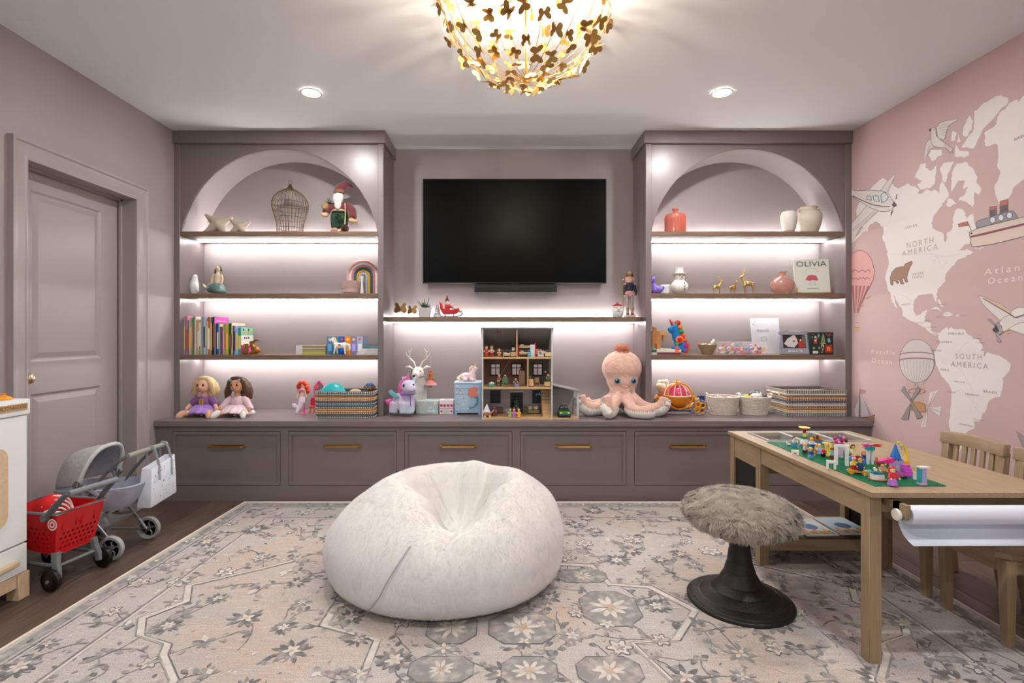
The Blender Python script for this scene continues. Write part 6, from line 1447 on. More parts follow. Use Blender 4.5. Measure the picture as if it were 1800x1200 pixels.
toybox('toy_bench', 'pale wooden toy bench at the window end of the middle floor', 962, .045, F2, .044, .034, .036, (210,170,122), dresser)
figurine(963.5, .05, F2+.036, 'small toy figure with maroon hair and green top on the wooden toy bench', (120,20,50), (60,110,60), (52,92,56), .062)
wl_ = inh('toy_wall_lamp', 'tiny black toy wall lamp with white globe at the dollhouse end wall', 'toy lamp', 964, .1, F2+.105)
wl_.location.x = DHX+HW-.0095
MB().tube([(0,0,-.09),(-.002,0,0),(-.03,0,0)], .0014, 6).obj('bracket', M_black, wl_); MB().ell((-.034,0,0), .0065).obj('globe', col((226,222,214)), wl_)
# ground floor
pr_ = inh('toy_pram', 'pink toy pram with a white pointed hood in the dollhouse corner', 'toy', 857, .035, F1)
MB().hexa([(-.024,-.018,.012),(.024,-.018,.012),(.024,.018,.012),(-.024,.018,.012)], [(-.034,-.024,.038),(.034,-.024,.038),(.034,.024,.038),(-.034,.024,.038)]).obj('basket', mat('pink_wicker', (206,150,140), .8, bump=1, bs=150), pr_, bevel=.003)
for x in (-.018,.018):
    for y in (-.02,.02): MB().cyl((x,y-.002,.0085), (x,y+.002,.0085), .0085, n=14).obj('wheel', col((222,190,150)), pr_)
MB().hexa([(-.036,-.02,.038),(.02,-.02,.038),(.02,.02,.038),(-.036,.02,.038)], [(-.006,-.002,.098),(-.002,-.002,.098),(-.002,.002,.098),(-.006,.002,.098)]).obj('hood', col((232,230,232), .8), pr_, bevel=.002)
MB().tube([(.032,-.018,.036),(.046,-.018,.052),(.046,.018,.052),(.032,.018,.036)], .0015, 5).obj('handle', col((232,222,214)), pr_)
so1 = inh('toy_sofa', 'purple toy sofa behind the pink toy pram', 'toy furniture', 863, .14, F1)
MB().box(-.045,.045,-.02,.03,.006,.03).obj('seat', col((138,110,170), .8), so1, bevel=.006, seg=2); MB().box(-.045,.045,.014,.03,.03,.066).obj('backrest', col((138,110,170), .8), so1, bevel=.006, seg=2)
for x in (-.05,.04): MB().box(x, x+.01, -.02, .03, .006, .044).obj('arm', col((128,100,160), .8), so1, bevel=.003)
figurine(869, .10, F1, 'small brown toy bear figure beside the purple toy sofa', (130,84,44), (150,96,50), (140,90,46), .075, skin=(160,108,60))
toybox('toy_sideboard', 'dark brown toy sideboard under the dollhouse window', 877, .22, F1, .06, .03, .045, (120,84,56), dresser)
xt = inh('toy_tree', 'little decorated toy fir tree before the dollhouse door', 'toy tree', 907.5, .17, F1)
MB().cyl((0,0,0), (0,0,.02), .006, n=10).obj('trunk', col((90,64,44)), xt)
prf = [(0,.015)]
for k in range(5): prf += [(.036-.0062*k, .02+.02*k),(.022-.004*k, .04+.02*k)]
MB().lathe(prf+[(0,.13)], n=18).obj('branches', mat('toy_fir', (52,78,66), .8, bump=.8, bs=150), xt, angle=80)
m = MB(); random.seed(6)
for k in range(22): a, u = random.random()*6.28, random.random(); m.mi(k % 3).ell((.034*(1-u*.85)*cos(a), .034*(1-u*.85)*sin(a), .024+.1*u), .003, None, 6, 4)
m.obj('baubles', [col((206,206,206)), col((90,150,160)), col((180,60,60))], xt, kind='stuff')
figurine(897, .03, F1, 'small toy figure in a light green dress among three dolls on the dollhouse ground floor', (80,110,60), (130,170,90), (160,180,110), .07, dress=True)
figurine(903.5, .02, F1, 'small red-haired toy figure in a violet dress among three dolls on the ground floor', (206,40,60), (190,90,150), (156,110,190), .068, dress=True)
figurine(912, .02, F1, 'small toy figure in a golden yellow dress among three dolls on the ground floor', (160,90,50), (232,170,50), (230,160,40), .068, dress=True)
so2 = inh('toy_settee', 'beige toy settee with cream cushions under the dark dollhouse window', 'toy furniture', 937, .19, F1)
MB().box(-.05,.05,-.02,.02,.006,.03).obj('seat', col((150,134,112), .8), so2, bevel=.004); MB().box(-.05,.05,.008,.02,.03,.06).obj('backrest', col((150,134,112), .8), so2, bevel=.004)
for x in (-.024,.024): MB().ell((x,-.0,.044), (.018,.007,.016)).obj('cushion', col((206,196,176), .9), so2)
stool_chair('toy_chair', 'tiny brown toy chair between toy tree and beige settee', 924.5, .16, F1, (110,90,66), .05)
bs_ = inh('toy_mobile', 'bright blue toy mobile hanging from the dollhouse ceiling by the stairs', 'toy', 946, .1, F2-.07)
MB().cyl((0,0,.01), (0,0,.058), .0008, n=5).obj('string', M_black, bs_); MB().ell((-.012,0,.006), (.01,.006,.01)).ell((.008,0,.012), (.009,.006,.011)).ell((.018,0,.002), (.006,.005,.007)).obj('shapes', col((40,150,214), .35), bs_, blob=.003)
cr = thing('toy_car', 'green toy car with dark grey roof parked in the dollhouse carport', 'toy car', (DHX+(gx0+gx1)/2-.005, DHY+.075, ZC+.01))
MB().hexa([(-.042,-.058,.014),(.042,-.058,.014),(.042,.058,.014),(-.042,.058,.014)], [(-.038,-.056,.044),(.038,-.056,.044),(.04,.056,.05),(-.04,.056,.05)]).obj('body', col((58,140,40), .3), cr, bevel=.005, seg=2)
MB().hexa([(-.036,-.022,.046),(.036,-.022,.046),(.037,.05,.048),(-.037,.05,.048)], [(-.027,-.002,.078),(.027,-.002,.078),(.027,.04,.078),(-.027,.04,.078)]).obj('cabin', col((50,54,58), .25), cr, bevel=.003)
MB().add([(-.031,-.0185,.05),(.031,-.0185,.05),(.025,-.0045,.0745),(-.025,-.0045,.0745)], [(0,1,2,3)]).obj('windscreen', col((150,160,172), .15), cr, smooth=False)
MB().box(-.043,.043,-.064,-.054,.01,.026).obj('bumper', col((56,58,62)), cr, bevel=.003)
for s_ in (-1, 1):
    MB().ell((s_*.028,-.0575,.034), (.009,.003,.005)).obj('headlight', col((226,226,216), .2), cr)
    for y in (-.034,.036): MB().cyl((s_*.034,y,.0135), (s_*.044,y,.0135), .0135, n=16).obj('wheel', M_black, cr)

# ---- octopus
oc = put('plush_octopus', 'big pink plush octopus with blue eyes and white corduroy under its arms', 'plush toy', 1094, 3.97, ZC)
M_op = mat('pink_plush', (214,170,154), .95, bump=1.0, bs=34, sheen=.4, c2=(226,184,168), vs=30)
M_cord = mat('white_corduroy', (222,218,214), .9, bump=.4, bs=120)
m = MB().ell((0,.02,.36), (.158,.125,.14)).ell((0,.01,.27), (.125,.105,.11)).ell((0,.0,.2), (.1,.09,.08)).ell((0,.02,.12), (.11,.09,.07))
AR = [((-.05,-.05),(-.1,-.12),(-.13,-.185),(-.155,-.215),(-.162,-.205)), ((-.07,-.01),(-.16,-.03),(-.24,-.07),(-.31,-.09),(-.335,-.085)), ((.02,-.06),(.03,-.13),(.06,-.19),(.13,-.215),(.17,-.2)), ((.06,-.03),(.13,-.07),(.2,-.1),(.26,-.13),(.285,-.13)), ((-.03,.05),(-.12,.09),(-.2,.1),(-.25,.1),(-.27,.1)), ((.03,.05),(.06,.09),(.08,.12),(.09,.13),(.095,.14))]
ZA = [(.13,.075,.05,.07,.16),(.13,.07,.05,.08,.15),(.13,.07,.048,.05,.06),(.13,.07,.05,.075,.14),(.12,.07,.05,.06,.1),(.12,.07,.05,.055,.07)]
def spl(P, n=18):
    out = []; Q = [P[0]]+list(P)+[P[-1]]; Q = [Vector(q) for q in Q]
    for i in range(1, len(Q)-2):
        for k in range(n//(len(P)-1)+1):
            t = k/(n//(len(P)-1)+1); a, b, c, d = Q[i-1], Q[i], Q[i+1], Q[i+2]
            out.append(.5*((2*b)+(c-a)*t+(2*a-5*b+4*c-d)*t*t+(3*b-a-3*c+d)*t**3))
    return out+[Q[-2]]
paths = []
for A, Z in zip(AR, ZA):
    p = spl([(x, y, z) for (x, y), z in zip(A, Z)]); paths.append(p); n_ = len(p)
    m.tube([q+Vector((0,0,.012)) for q in p], [.047-.012*i/n_ for i in range(n_)], 12)
ob = m.obj('body', M_op, oc, blob=.0095, sm=8)
for p in paths:                                  # ribbed undersides
    n_ = len(p); out = []; R = []
    steps = 44
    for k in range(steps+1):
        u = .22+.8*k/steps; f = min(u, 1)*(n_-1); i = min(int(f), n_-2); q = p[i].lerp(p[i+1], f-i)
        d = (p[i+1]-p[i]).normalized(); dn = Vector((0,0,-1)); dn = (dn-d*dn.dot(d)); 
        hd_ = Vector((d.x, d.y, 0)); outd = dn.normalized() if dn.length > .05 else hd_.normalized()
        off = outd*.02+Vector((0,0,.006)); 
        if u > .999: break
        q = q+off; r = (.045-.009*u)+(.0035 if k % 2 else -.001)
        q.z = max(q.z, r+.001); out.append(q); R.append(r)
    R[-1] *= .7; R[0] *= .6
    MB().tube(out, R, 14).obj('underside', M_cord, oc, angle=180)
for x in (-.062, .062):
    e = MB().ell((x*1.0,-.098,.27), (.023,.009,.023), (.05,0,x*3)).obj('eye', col((70,140,160), .1), oc)
    MB().ell((x,-.105,.27), (.014,.006,.014)).obj('pupil', col((16,20,30), .05), e)
    MB().ell((x-.006,-.111,.277), (.004,.002,.004)).obj('glint', col((240,240,240), .1), e)
MB().tube([(-.032,-.106,.232),(-.016,-.113,.22),(.0,-.115,.217),(.016,-.113,.22),(.032,-.106,.232)], .0025, 6).obj('smile', col((90,56,50)), oc)
tf = MB().ell((.0,.01,.495), (.03,.028,.016)).mesh('tuft', mat('peach_tuft', (222,150,120), .9))
fur('tuft', tf, 1500, .05, .002, oc, mat('peach_tuft'), lift=1.0, comb=(0,0,1), seed=5, jitter=.8)

# ---- right bookcase, arch niche
pgb = put('glass_bottle', 'coral pink ribbed glass bottle in the arch niche by the television side', 'bottle', 1187, 4.06, S1)
M_pglass = mat('coral_glass', (206,112,94), .12, alpha=.66, spec=.9, coat=.5); M_rose = mat('rose_glass', (200,140,126), .12, alpha=.62, spec=.9, coat=.6, bump=.6, bs=22)
MB().lathe([(0,0),(.07,0),(.077,.006),(.078,.14),(.072,.158),(.05,.17),(.026,.176),(.018,.184),(.018,.194),(.027,.2),(.026,.21),(.016,.21),(.014,.19),(0,.18)], n=48).obj('bottle', M_pglass, pgb)
m = MB()
for k in range(44): a = 2*pi*k/44; m.tube([(.0775*cos(a), .0775*sin(a), .01),(.0785*cos(a), .0785*sin(a), .14),(.07*cos(a), .07*sin(a), .162)], .0032, 5)
m.obj('ribs', M_pglass, pgb, kind='stuff')
M_cv = mat('cream_crackle_ceramic', (206,196,180), .5, var=.05, vs=14, bump=.15, bs=60)
v1 = put('vase', 'smaller cream vase with a bare clay foot in the arch niche', 'vase', 1386.5, 4.0, S1)
MB().lathe([(.04,.022),(.05,.05),(.059,.1),(.06,.135),(.052,.162),(.047,.17),(.042,.165),(.05,.13)], n=36).obj('body', mat('white_crackle', (216,212,206), .45, bump=.1, bs=60), v1); MB().lathe([(0,0),(.036,0),(.04,.022),(0,.022)], n=30).obj('foot', mat('bare_clay', (186,158,124), .8), v1)
v2 = put('vase', 'larger cream shouldered vase with small lug handles in the arch niche', 'vase', 1421.5, 4.06, S1)
MB().lathe([(0,0),(.055,0),(.07,.03),(.088,.09),(.096,.135),(.088,.17),(.066,.19),(.056,.2),(.056,.208),(.066,.216),(.062,.22),(.05,.212),(.048,.19),(.06,.17)], n=40).obj('body', M_cv, v2)
for s_ in (-1, 1): MB().tube([(s_*.064,0,.203),(s_*.082,0,.2),(s_*.088,0,.175)], .007, 8).obj('lug_handle', M_cv, v2)
# ---- right bookcase, second shelf
pgf = put('glitter_figure', 'purple glitter cat figure at the television end of the shelf', 'figurine', 1151, 4.02, S2)
M_glit = mat('purple_glitter', (112,84,190), .25, c2=(168,140,230), vs=160, bump=.9, bs=200, metal=.3)
MB().ell((.02,0,.035), (.04,.03,.036)).ell((-.014,0,.05), (.024,.026,.05)).ell((-.016,-.006,.112), (.02,.02,.026)).tube([(-.026,0,.13),(-.03,0,.152)], [.008,.002], 8).tube([(-.006,0,.13),(-.002,0,.152)], [.008,.002], 8).tube([(.05,.0,.03),(.066,-.01,.05),(.06,-.012,.07)], [.01,.009,.005], 8).obj('body', M_glit, pgf, blob=.0045)
wp = put('pleated_pot', 'small white pleated ceramic pot behind the snowman', 'pot', 1170, 4.1, S2)
pr = [(0,0),(.036,0)]+[(.042+.004*(k % 2), .006+.009*k) for k in range(9)]+[(.036,.082),(.03,.03),(0,.03)]
MB().lathe(pr, n=30).obj('pot', mat('white_glaze'), wp, angle=80)
sn = put('ceramic_snowman', 'white ceramic snowman in a top hat with black buttons', 'figurine', 1194, 4.0, S2)
M_snow = mat('snow_ceramic', (228,226,220), .5)
MB().ell((0,0,.055), (.069,.066,.06)).ell((0,0,.128), (.043,.042,.042)).obj('body', M_snow, sn, blob=.006)
MB().lathe([(.0,.155),(.056,.156),(.057,.162),(.031,.165),(.028,.2),(.033,.204),(.031,.207),(0,.205)], n=30).obj('hat', M_snow, sn)
for k, (x, y, z) in enumerate(((.018,-.0625,.082),(.02,-.0655,.058),(.02,-.064,.034))): MB().ell((x,y,z), (.005,.003,.005)).obj('button', M_black, sn)
for s_ in (-1, 1): MB().ell((.006+s_*.016,-.04,.142), (.004,.003,.004)).obj('eye', M_black, sn)
MB().tube([(.006,-.04,.13),(.01,-.056,.128)], [.005,.001], 7).obj('nose', col((210,120,60)), sn)
MB().tube([(-.012,-.041,.118),(.006,-.043,.113),(.024,-.039,.12)], .0014, 5).obj('mouth', M_black, sn)
M_gd = mat('pale_gold_deer', (190,158,96), .3, metal=.85)
def deer(px, s, label, antl, rz=0):
    t = put('gold_deer', label, 'figurine', px, 4.03, S2, rz, 'gold deer figurines')
    m = MB().ell((0,0,.085), (.038,.018,.02)).ell((.026,0,.088), (.018,.017,.024)).tube([(.03,0,.095),(.044,0,.125),(.046,0,.142)], [.014,.009,.009], 10).tube([(.044,0,.147),(.06,0,.142),(.068,0,.138)], [.011,.008,.006], 8)
    for x, y in ((-.03,-.009),(-.026,.009),(.028,-.009),(.032,.009)): m.tube([(x,y,.078),(x-.002,y,.04),(x,y,.004)], [.01,.0055,.005], 8)
    m.tube([(-.038,0,.09),(-.046,0,.1)], [.006,.003], 6)
    for y in (-1, 1): m.tube([(.04,y*.007,.152),(.034,y*.018,.158)], [.005,.002], 6)
    if antl:
        for y in (-1, 1):
            m.tube([(.042,y*.005,.153),(.034,y*.014,.175),(.03,y*.022,.2)], [.0035,.003,.002], 6).tube([(.036,y*.012,.17),(.05,y*.018,.19)], [.003,.002], 6).tube([(.032,y*.018,.188),(.016,y*.026,.205)], [.003,.002], 6)
    o = m.obj('body', M_gd, t, blob=.0028, sm=3); o.scale = (s,)*3
    return t
deer(1260, .72, 'middle-sized gold deer with antlers, nearest the snowman', True); deer(1288, .68, 'smallest gold deer without antlers, standing in the middle of the three', False, -1.2); deer(1316, .98, 'tallest gold deer with high antlers, nearest the rose glass vase', True, pi*.92)
rv = put('round_vase', 'round rose-tinted quilted glass vase beside the picture book', 'vase', 1375.5, 4.03, S2)
MB().lathe([(0,0),(.05,0),(.076,.025),(.09,.065),(.084,.1),(.06,.128),(.03,.142),(.024,.15),(.024,.165),(.034,.178),(.028,.178),(.018,.165),(.018,.145),(0,.14)], n=40).obj('vase', M_rose, rv)
# book on a brass stand
ob_ = thing('picture_book', 'white picture book with a grey title standing on a brass easel', 'book', (wx(1427,4.0), 3.985, S2+.012), radians(-8))
bw_, bh_ = .128, .268
tl = Matrix.Rotation(radians(-8), 4, 'X')
MB().box(-bw_, bw_, 0, .012, 0, bh_, tl).obj('cover', mat('book_ivory', (214,217,208), .45), ob_, bevel=.001)
F = lambda a, b: tuple(tl @ Vector((a, -.0008, b)))
tm = MB(); text_mesh('OLIVIA', .06, lambda a, b: F(a, b+bh_*.845), tm, width=.222); tm.obj('title', col((70,74,70)), ob_)
m = MB(); m.flat([(-.05,.1),(-.03,.135),(.0,.14),(.03,.135),(.045,.1),(.03,.093),(.01,.1),(-.02,.093)], F); m.obj('red_print', col((196,84,104)), ob_, smooth=False)
m = MB().line([(.055*cos(a)*.8, .165+.03*sin(a)) for a in [2*pi*k/24 for k in range(20)]], .002, F).line([(-.02,.09),(-.024,.06),(-.012,.058),(-.008,.088)], .002, F).line([(.01,.09),(.012,.06),(.024,.06),(.02,.09)], .002, F)
m.obj('sketch_print', col((160,160,158)), ob_, smooth=False, kind='stuff')
MB().box(-.09,.09,.0,.0004,.0,.0001).flat([(-.04,.03),(.045,.03),(.045,.034),(-.04,.034)], F).obj('author_line', col((120,122,120)), ob_, smooth=False)
ez = thing('brass_easel', 'small brass easel stand holding the white picture book', 'stand', (wx(1427,4.0), 3.985, S2), radians(-8))
for s_ in (-1, 1): MB().tube([(s_*.095,.1,.0),(s_*.1,.02,.006),(s_*.125,-.018,.008),(s_*.125,-.022,.03),(s_*.118,-.02,.045),(s_*.128,-.02,.05)], .004, 7).obj('arm', M_gold, ez)
MB().tube([(-.118,-.016,.008),(0,-.018,.004),(.118,-.016,.008)], .004, 7).obj('crossbar', M_gold, ez); MB().tube([(0,.03,.006),(0,.1,.002),(0,.075,.12)], .004, 7).obj('back_leg', M_gold, ez)

# ---- right bookcase, third shelf
flat_book(1130, 1183.5, 3.945, S3, .018, (120,52,84), (206,196,190), 'plum book at the bottom of the pair under the wooden castle', 'books under the wooden castle', depth=.2)
flat_book(1130, 1184.5, 3.945, S3+.018, .024, (226,222,212), (54,110,84), 'white and green book on top of the pair under the wooden castle', 'books under the wooden castle', depth=.2)
for o in [o for o in bpy.data.objects if o.name.startswith('book') and o.get('group') == 'books under the wooden castle']: o.location.x = max(o.location.x, BRo0+.002+(wx(1184,3.945)-wx(1130,3.945))/2)
ws = thing('wooden_castle', 'honey-coloured wooden toy castle blocks stacked on two books', 'toy', (wx(1157,4.03), 4.03, S3+.042))
M_hw = mat('honey_wood', (188,128,72), .5, var=.12, vs=12, stretch=(1,6,6))
cut = [(-.045,0),(-.012,0),(-.012,.035),(-.02,.048),(-.03,.05),(-.038,.042),(-.042,.03),(-.045,.0)]
MB().prism([(-.052,0),(-.04,0),(-.04,.032),(-.034,.044),(-.026,.046),(-.018,.038),(-.016,.0),(.014,0),(.014,.095),(.01,.095),(.01,.14),(-.052,.14)], (0,-.022,0), (1,0,0), (0,0,1), (0,.045,0)).obj('tower_block', M_hw, ws, bevel=.001)
MB().box(-.042,-.016,-.012,.012,.14,.172).obj('turret_block', M_hw, ws, bevel=.001); MB().box(.0105,.056,-.018,.018,.11,.14).obj('bridge_block', mat('pale_honey_wood', (206,152,92), .5), ws, bevel=.001)
MB().prism([(.034,.066),(.042,.058),(.05,.062),(.054,.11),(.034,.11)], (0,-.016,0), (1,0,0), (0,0,1), (0,.032,0)).obj('arch_block', M_hw, ws, bevel=.001)
ru = put('felt_unicorn', 'rainbow felt unicorn with blue head, red horn and flower patches', 'plush toy', 1194, 3.99, S3)
m = MB().ell((.01,0,.075), (.035,.038,.055)).ell((-.012,0,.1), (.03,.034,.05)).tube([(-.02,0,.12),(-.03,0,.17),(-.034,0,.2)], [.034,.03,.03], 12).ell((-.036,0,.205), (.034,.03,.032)).tube([(-.05,0,.2),(-.082,0,.185)], [.027,.024], 12)
for x, y in ((-.03,-.026),(-.03,.026),(.03,-.03),(.04,.028)): m.tube([(x,y,.06),(x,y*1.1,.02),(x,y*1.1,.019)], [.024,.022,.02], 10)
m.obj('body', mat('blue_felt', (30,120,190), .9, bump=.3, bs=200), ru, blob=.006)
MB().tube([(-.05,0,.225),(-.062,0,.25),(-.078,0,.276)], [.012,.009,.002], 10).obj('horn', col((206,40,52), .9), ru)
for k, c in enumerate(((206,60,40),(226,120,40),(60,150,70),(220,70,60),(206,90,40),(190,40,90))):
    z = .245-.034*k; MB().ell((-.012+.012*k, -.004, z), (.022,.02,.022)).obj('mane_tuft', col(c, .95), ru)
for y in (-.018,.018): MB().tube([(-.03,y,.225),(-.024,y*1.4,.256)], [.01,.002], 8, flat=.5).obj('ear', col((70,160,70), .95), ru)
for k, (x, z, r, c) in enumerate(((-.012,.115,.03,(230,120,50)),(-.012,.115,.021,(196,36,40)),(-.034,.05,.016,(226,90,150)),(-.036,.078,.015,(60,150,90)),(.03,.06,.018,(150,40,130)),(-.034,.024,.017,(230,130,50)),(.034,.026,.017,(206,40,40)),(-.034,.05,.007,(240,240,230)))):
    MB().ell((x,-.042-.002*k*(k < 2)-.006*(z < .09),z), (r,.006,r)).obj('felt_patch', col(c, .95), ru)
MB().tube([(.045,0,.09),(.064,0,.07),(.07,-.004,.03)], [.012,.018,.006], 9).obj('tail', col((226,90,50), .95), ru)
MB().ell((-.052,-.027,.212), .004).obj('eye', M_black, ru)
wb = put('wooden_bowl', 'stone-coloured wooden bowl of small trinkets on the shelf', 'bowl', 1243.5, 3.99, S3)
MB().lathe([(0,0),(.035,0),(.04,.008),(.06,.045),(.072,.078),(.068,.078),(.05,.04),(.03,.012),(0,.012)], n=36).obj('bowl', mat('stone_bowl', (158,136,110), .5, var=.12, vs=14), wb)
random.seed(9); cs_ = [(226,190,160),(206,120,70),(236,226,216),(190,150,110)]; nms = ['peach bead','orange shell','white marble','tan nut']
for k in range(8):
    a = k*.8; c = cs_[k % 4]; t = thing('trinket', '%s in the stone-coloured bowl, %s of eight round the rim' % (nms[k % 4], ORD[k]), 'trinket', (wb.location.x+.036*cos(a), wb.location.y+.036*sin(a), S3+.066))
    (MB().ell((0,0,.008), (.013,.011,.01)) if k % 2 else MB().lathe([(0,0),(.011,.004),(.014,.01),(.008,.018),(0,.02)], n=12)).obj('piece', col(c), t)
ml = thing('trinket_figure', 'small white animal figure perched on the trinket bowl', 'trinket', (wb.location.x+.03, wb.location.y-.02, S3+.082)); MB().ell((0,0,.012), (.016,.012,.012)).ell((.01,-.002,.026), (.011,.01,.01)).ell((.006,.004,.036), (.003,.003,.005)).ell((.014,.004,.036), (.003,.003,.005)).obj('body', col((232,226,214)), ml, blob=.003)
mr = thing('trinket_stick', 'little coral twig leaning out of the trinket bowl', 'trinket', (wb.location.x-.058, wb.location.y, S3+.07)); MB().tube([(.02,0,0),(0,0,.014),(-.012,0,.034)], [.005,.004,.002], 7).tube([(0,0,.014),(-.016,.002,.012)], [.003,.0015], 6).obj('twig', col((214,140,100)), mr)
def clear_box(px0, px1, label, seed, n_):
    D = 3.96; x0, x1 = wx(px0, D), wx(px1, D); hx, hy, h = (x1-x0)/2-.001, .06, .096; t = thing('clear_bin', label, 'container', ((x0+x1)/2, D+hy, S3), group='clear bins of toys'); m = MB(); e = .002
    m.box(-hx,hx,-hy,hy,0,e).box(-hx,-hx+e,-hy,hy,e,h).box(hx-e,hx,-hy,hy,e,h).box(-hx,hx,-hy,-hy+e,e,h).box(-hx,hx,hy-e,hy,e,h); m.obj('walls', M_clear, t, smooth=False)
    MB().tube([(-hx,-hy,h),(hx,-hy,h),(hx,hy,h),(-hx,hy,h)], .0016, 5, True).obj('rim', mat('clear_rim'), t)
    random.seed(seed); cc = [(206,60,110),(232,200,180),(40,140,200),(236,226,220),(70,60,70),(226,170,60),(190,120,200),(214,70,60)]; nn = ['magenta','peach','blue','white','charcoal','amber','lilac','red']
    for k in range(n_):
        c = cc[(k+seed) % 8]; r = .0145; nx_ = max(2, int((2*hx-.01)//.03)); i = k % nx_; j = (k//nx_) % 3; l = k//(nx_*3)
        x = -hx+.018+i*(2*hx-.036)/max(1, nx_-1); y = -hy+.02+j*.038; z = e+.001+.029*l
        q = thing('small_toy', '%s little toy in the %s, %s layer, %s row, %s along' % (nn[(k+seed) % 8], 'wide clear bin' if seed == 3 else 'narrow clear bin', ('bottom','middle','top')[min(l,2)], ('front','middle','rear')[j], ORD[i]), 'toy', (t.location.x+x, t.location.y+y, S3+z), random.uniform(-1,1), 'little toys in the clear bins')
        kind = random.randrange(3)
        if kind == 0: MB().ell((0,0,.0125), (.012,.009,.0125)).ell((.006,-.004,.022), (.007,.006,.006)).tube([(-.008,0,.01),(-.014,.002,.018)], [.003,.002], 6).obj('body', col(c, .4), q, blob=.003, sm=2)
        elif kind == 1: MB().lathe([(0,0),(.01,0),(.011,.006),(.005,.014),(.009,.02),(.006,.027),(0,.028)], n=12).obj('body', col(c, .4), q)
        else: MB().tube([(-.012,0,.006),(0,.004,.014),(.012,-.002,.02)], [.006,.009,.005], 8).obj('body', col(c, .4), q)
        MB().ell((.004,-.006,.022), (.003,.002,.003), None, 6, 4).obj('spot', col(cc[(k+3) % 8]), q)
clear_box(1269.5, 1317.5, 'wide clear acrylic bin of little toys on the shelf', 3, 40); clear_box(1318.3, 1350, 'narrow clear acrylic bin of little toys in front of the drawing', 6, 26)
pp = thing('drawing', 'sheet of white paper with a pale pencil drawing propped against the back panel', 'drawing', (wx(1346,4.15), 4.13, S3+.001))
tl2 = Matrix.Rotation(radians(-9), 4, 'X'); G = lambda a, b: tuple(tl2 @ Vector((a, -.0012, b)))
MB().box(-.116,.116,0,.0012,0,.292, tl2).obj('sheet', mat('drawing_paper', (222,222,230), .8, c2=(206,204,216), vs=9), pp, smooth=False)
tm = MB(); text_mesh('friends', .036, lambda a, b: G(a-.02, b+.188), tm, shear=.25); tm.obj('handwriting', col((130,128,140)), pp)
m = MB().line([(-.1,.27),(-.09,.285),(-.07,.272),(-.085,.255),(-.1,.24),(-.08,.232)], .006, G).line([(-.04,.13),(.0,.138),(.01,.11),(-.03,.1),(-.04,.13)], .004, G); m.obj('pencil_marks', col((176,166,180)), pp, smooth=False, kind='stuff')
pf = thing('photo_frame', 'silver photo frame with a picture of a white-suited Santa and a child', 'picture frame', (wx(1397.5,3.99), 3.985, S3+.001))
tl3 = Matrix.Rotation(radians(-7), 4, 'X'); fw, fh = .117, .182
m = MB()
for a in ((-fw,fw,0,.05),(-fw,fw,fh-.028,fh),(-fw,-fw+.028,.05,fh-.028),(fw-.028,fw,.05,fh-.028)): m.box(a[0], a[1], 0, .012, a[2], a[3], tl3)
m.obj('frame', mat('silver_frame', (172,180,194), .22, metal=.75), pf, bevel=.0015)
bd = MB()
for k in range(40):
    for z in (.004, fh-.004): p = tl3 @ Vector((-fw+.003+k*(2*fw-.006)/39, -.001, z)); bd.ell(p, .0028, None, 6, 4)
bd.obj('beading', mat('silver_frame'), pf, kind='stuff')
MB().box(-fw+.027, fw-.027, .006, .01, .049, fh-.027, tl3).obj('picture', mat('photo_dark', (44,42,42), .3), pf, smooth=False)
H = lambda z_: (lambda a, b: tuple(tl3 @ Vector((a, .0055-z_*.0003, b))))
m = MB(); m.mi(0).flat([(-.08,.085),(-.05,.125),(-.02,.14),(.02,.13),(.03,.09),(.0,.055),(-.05,.06)], H(1)); m.mi(1).flat([(-.015,.128),(-.02,.145),(0,.152),(.014,.145),(.012,.128)], H(2)); m.mi(2).flat([(.03,.052),(.032,.09),(.044,.105),(.06,.1),(.075,.052)], H(2)); m.mi(1).flat([(.042,.105),(.046,.118),(.056,.118),(.058,.105)], H(3)); m.mi(3).flat([(.06,.11),(.065,.152),(.088,.152),(.088,.06),(.078,.055)], H(1)); m.mi(2).flat([(-.012,.108),(.004,.112),(.008,.1),(-.006,.096)], H(3))
m.obj('photo_print', [col((206,206,206)), col((220,190,170)), col((186,40,36)), col((110,100,84))], pf, smooth=False)
tm = MB(); text_mesh('Santa & Me', .03, lambda a, b: tuple(tl3 @ Vector((a, -.0006, b+.027))), tm, shear=.3, width=.115); tm.obj('engraving', col((226,230,238)), pf)
MB().box(-.02,.02,.012,.014,0,.15, tl3).box(-.02,.02,.03,.075,0,.003).obj('strut', M_black, pf, smooth=False)
xb = thing('christmas_box', 'dark green Christmas gift box printed with ornaments and a candy cane', 'box', (wx(1444.5,3.98), 4.0, S3))
q_, hh = .0905, .174
MB().box(-q_, q_, -.02, .03, 0, hh).obj('carton', mat('deep_green_card', (22,44,42), .4), xb, bevel=.001)
X = lambda a, b: (a, -.0206, b); X2 = lambda a, b: (a, -.0209, b)
m = MB(); random.seed(17)
for k in range(30): disc(m, (random.uniform(-.082,.082), -.0203, random.uniform(.01,.165)), random.uniform(.0015,.003), 'y', 8, 0)
m.mi(1); [m.flat([(-r_+.01, z), (r_+.01, z), (.01, z+.03)], X) for r_, z in ((.024,.082),(.02,.1),(.015,.118),(.01,.135))]
m.mi(2).flat([(-.062,.085),(-.062,.115),(-.05,.122),(-.036,.115),(-.036,.085)], X).mi(3).flat([(-.06,.115),(-.056,.145),(-.044,.145),(-.038,.115)], X2).mi(0).flat([(-.057,.11),(-.05,.1),(-.042,.11),(-.042,.128),(-.057,.128)], X2)
m.mi(4).flat([(-.025,.132),(-.016,.148),(-.025,.164),(-.034,.148)], X).flat([(.055,.088),(.068,.11),(.055,.135),(.042,.11)], X)
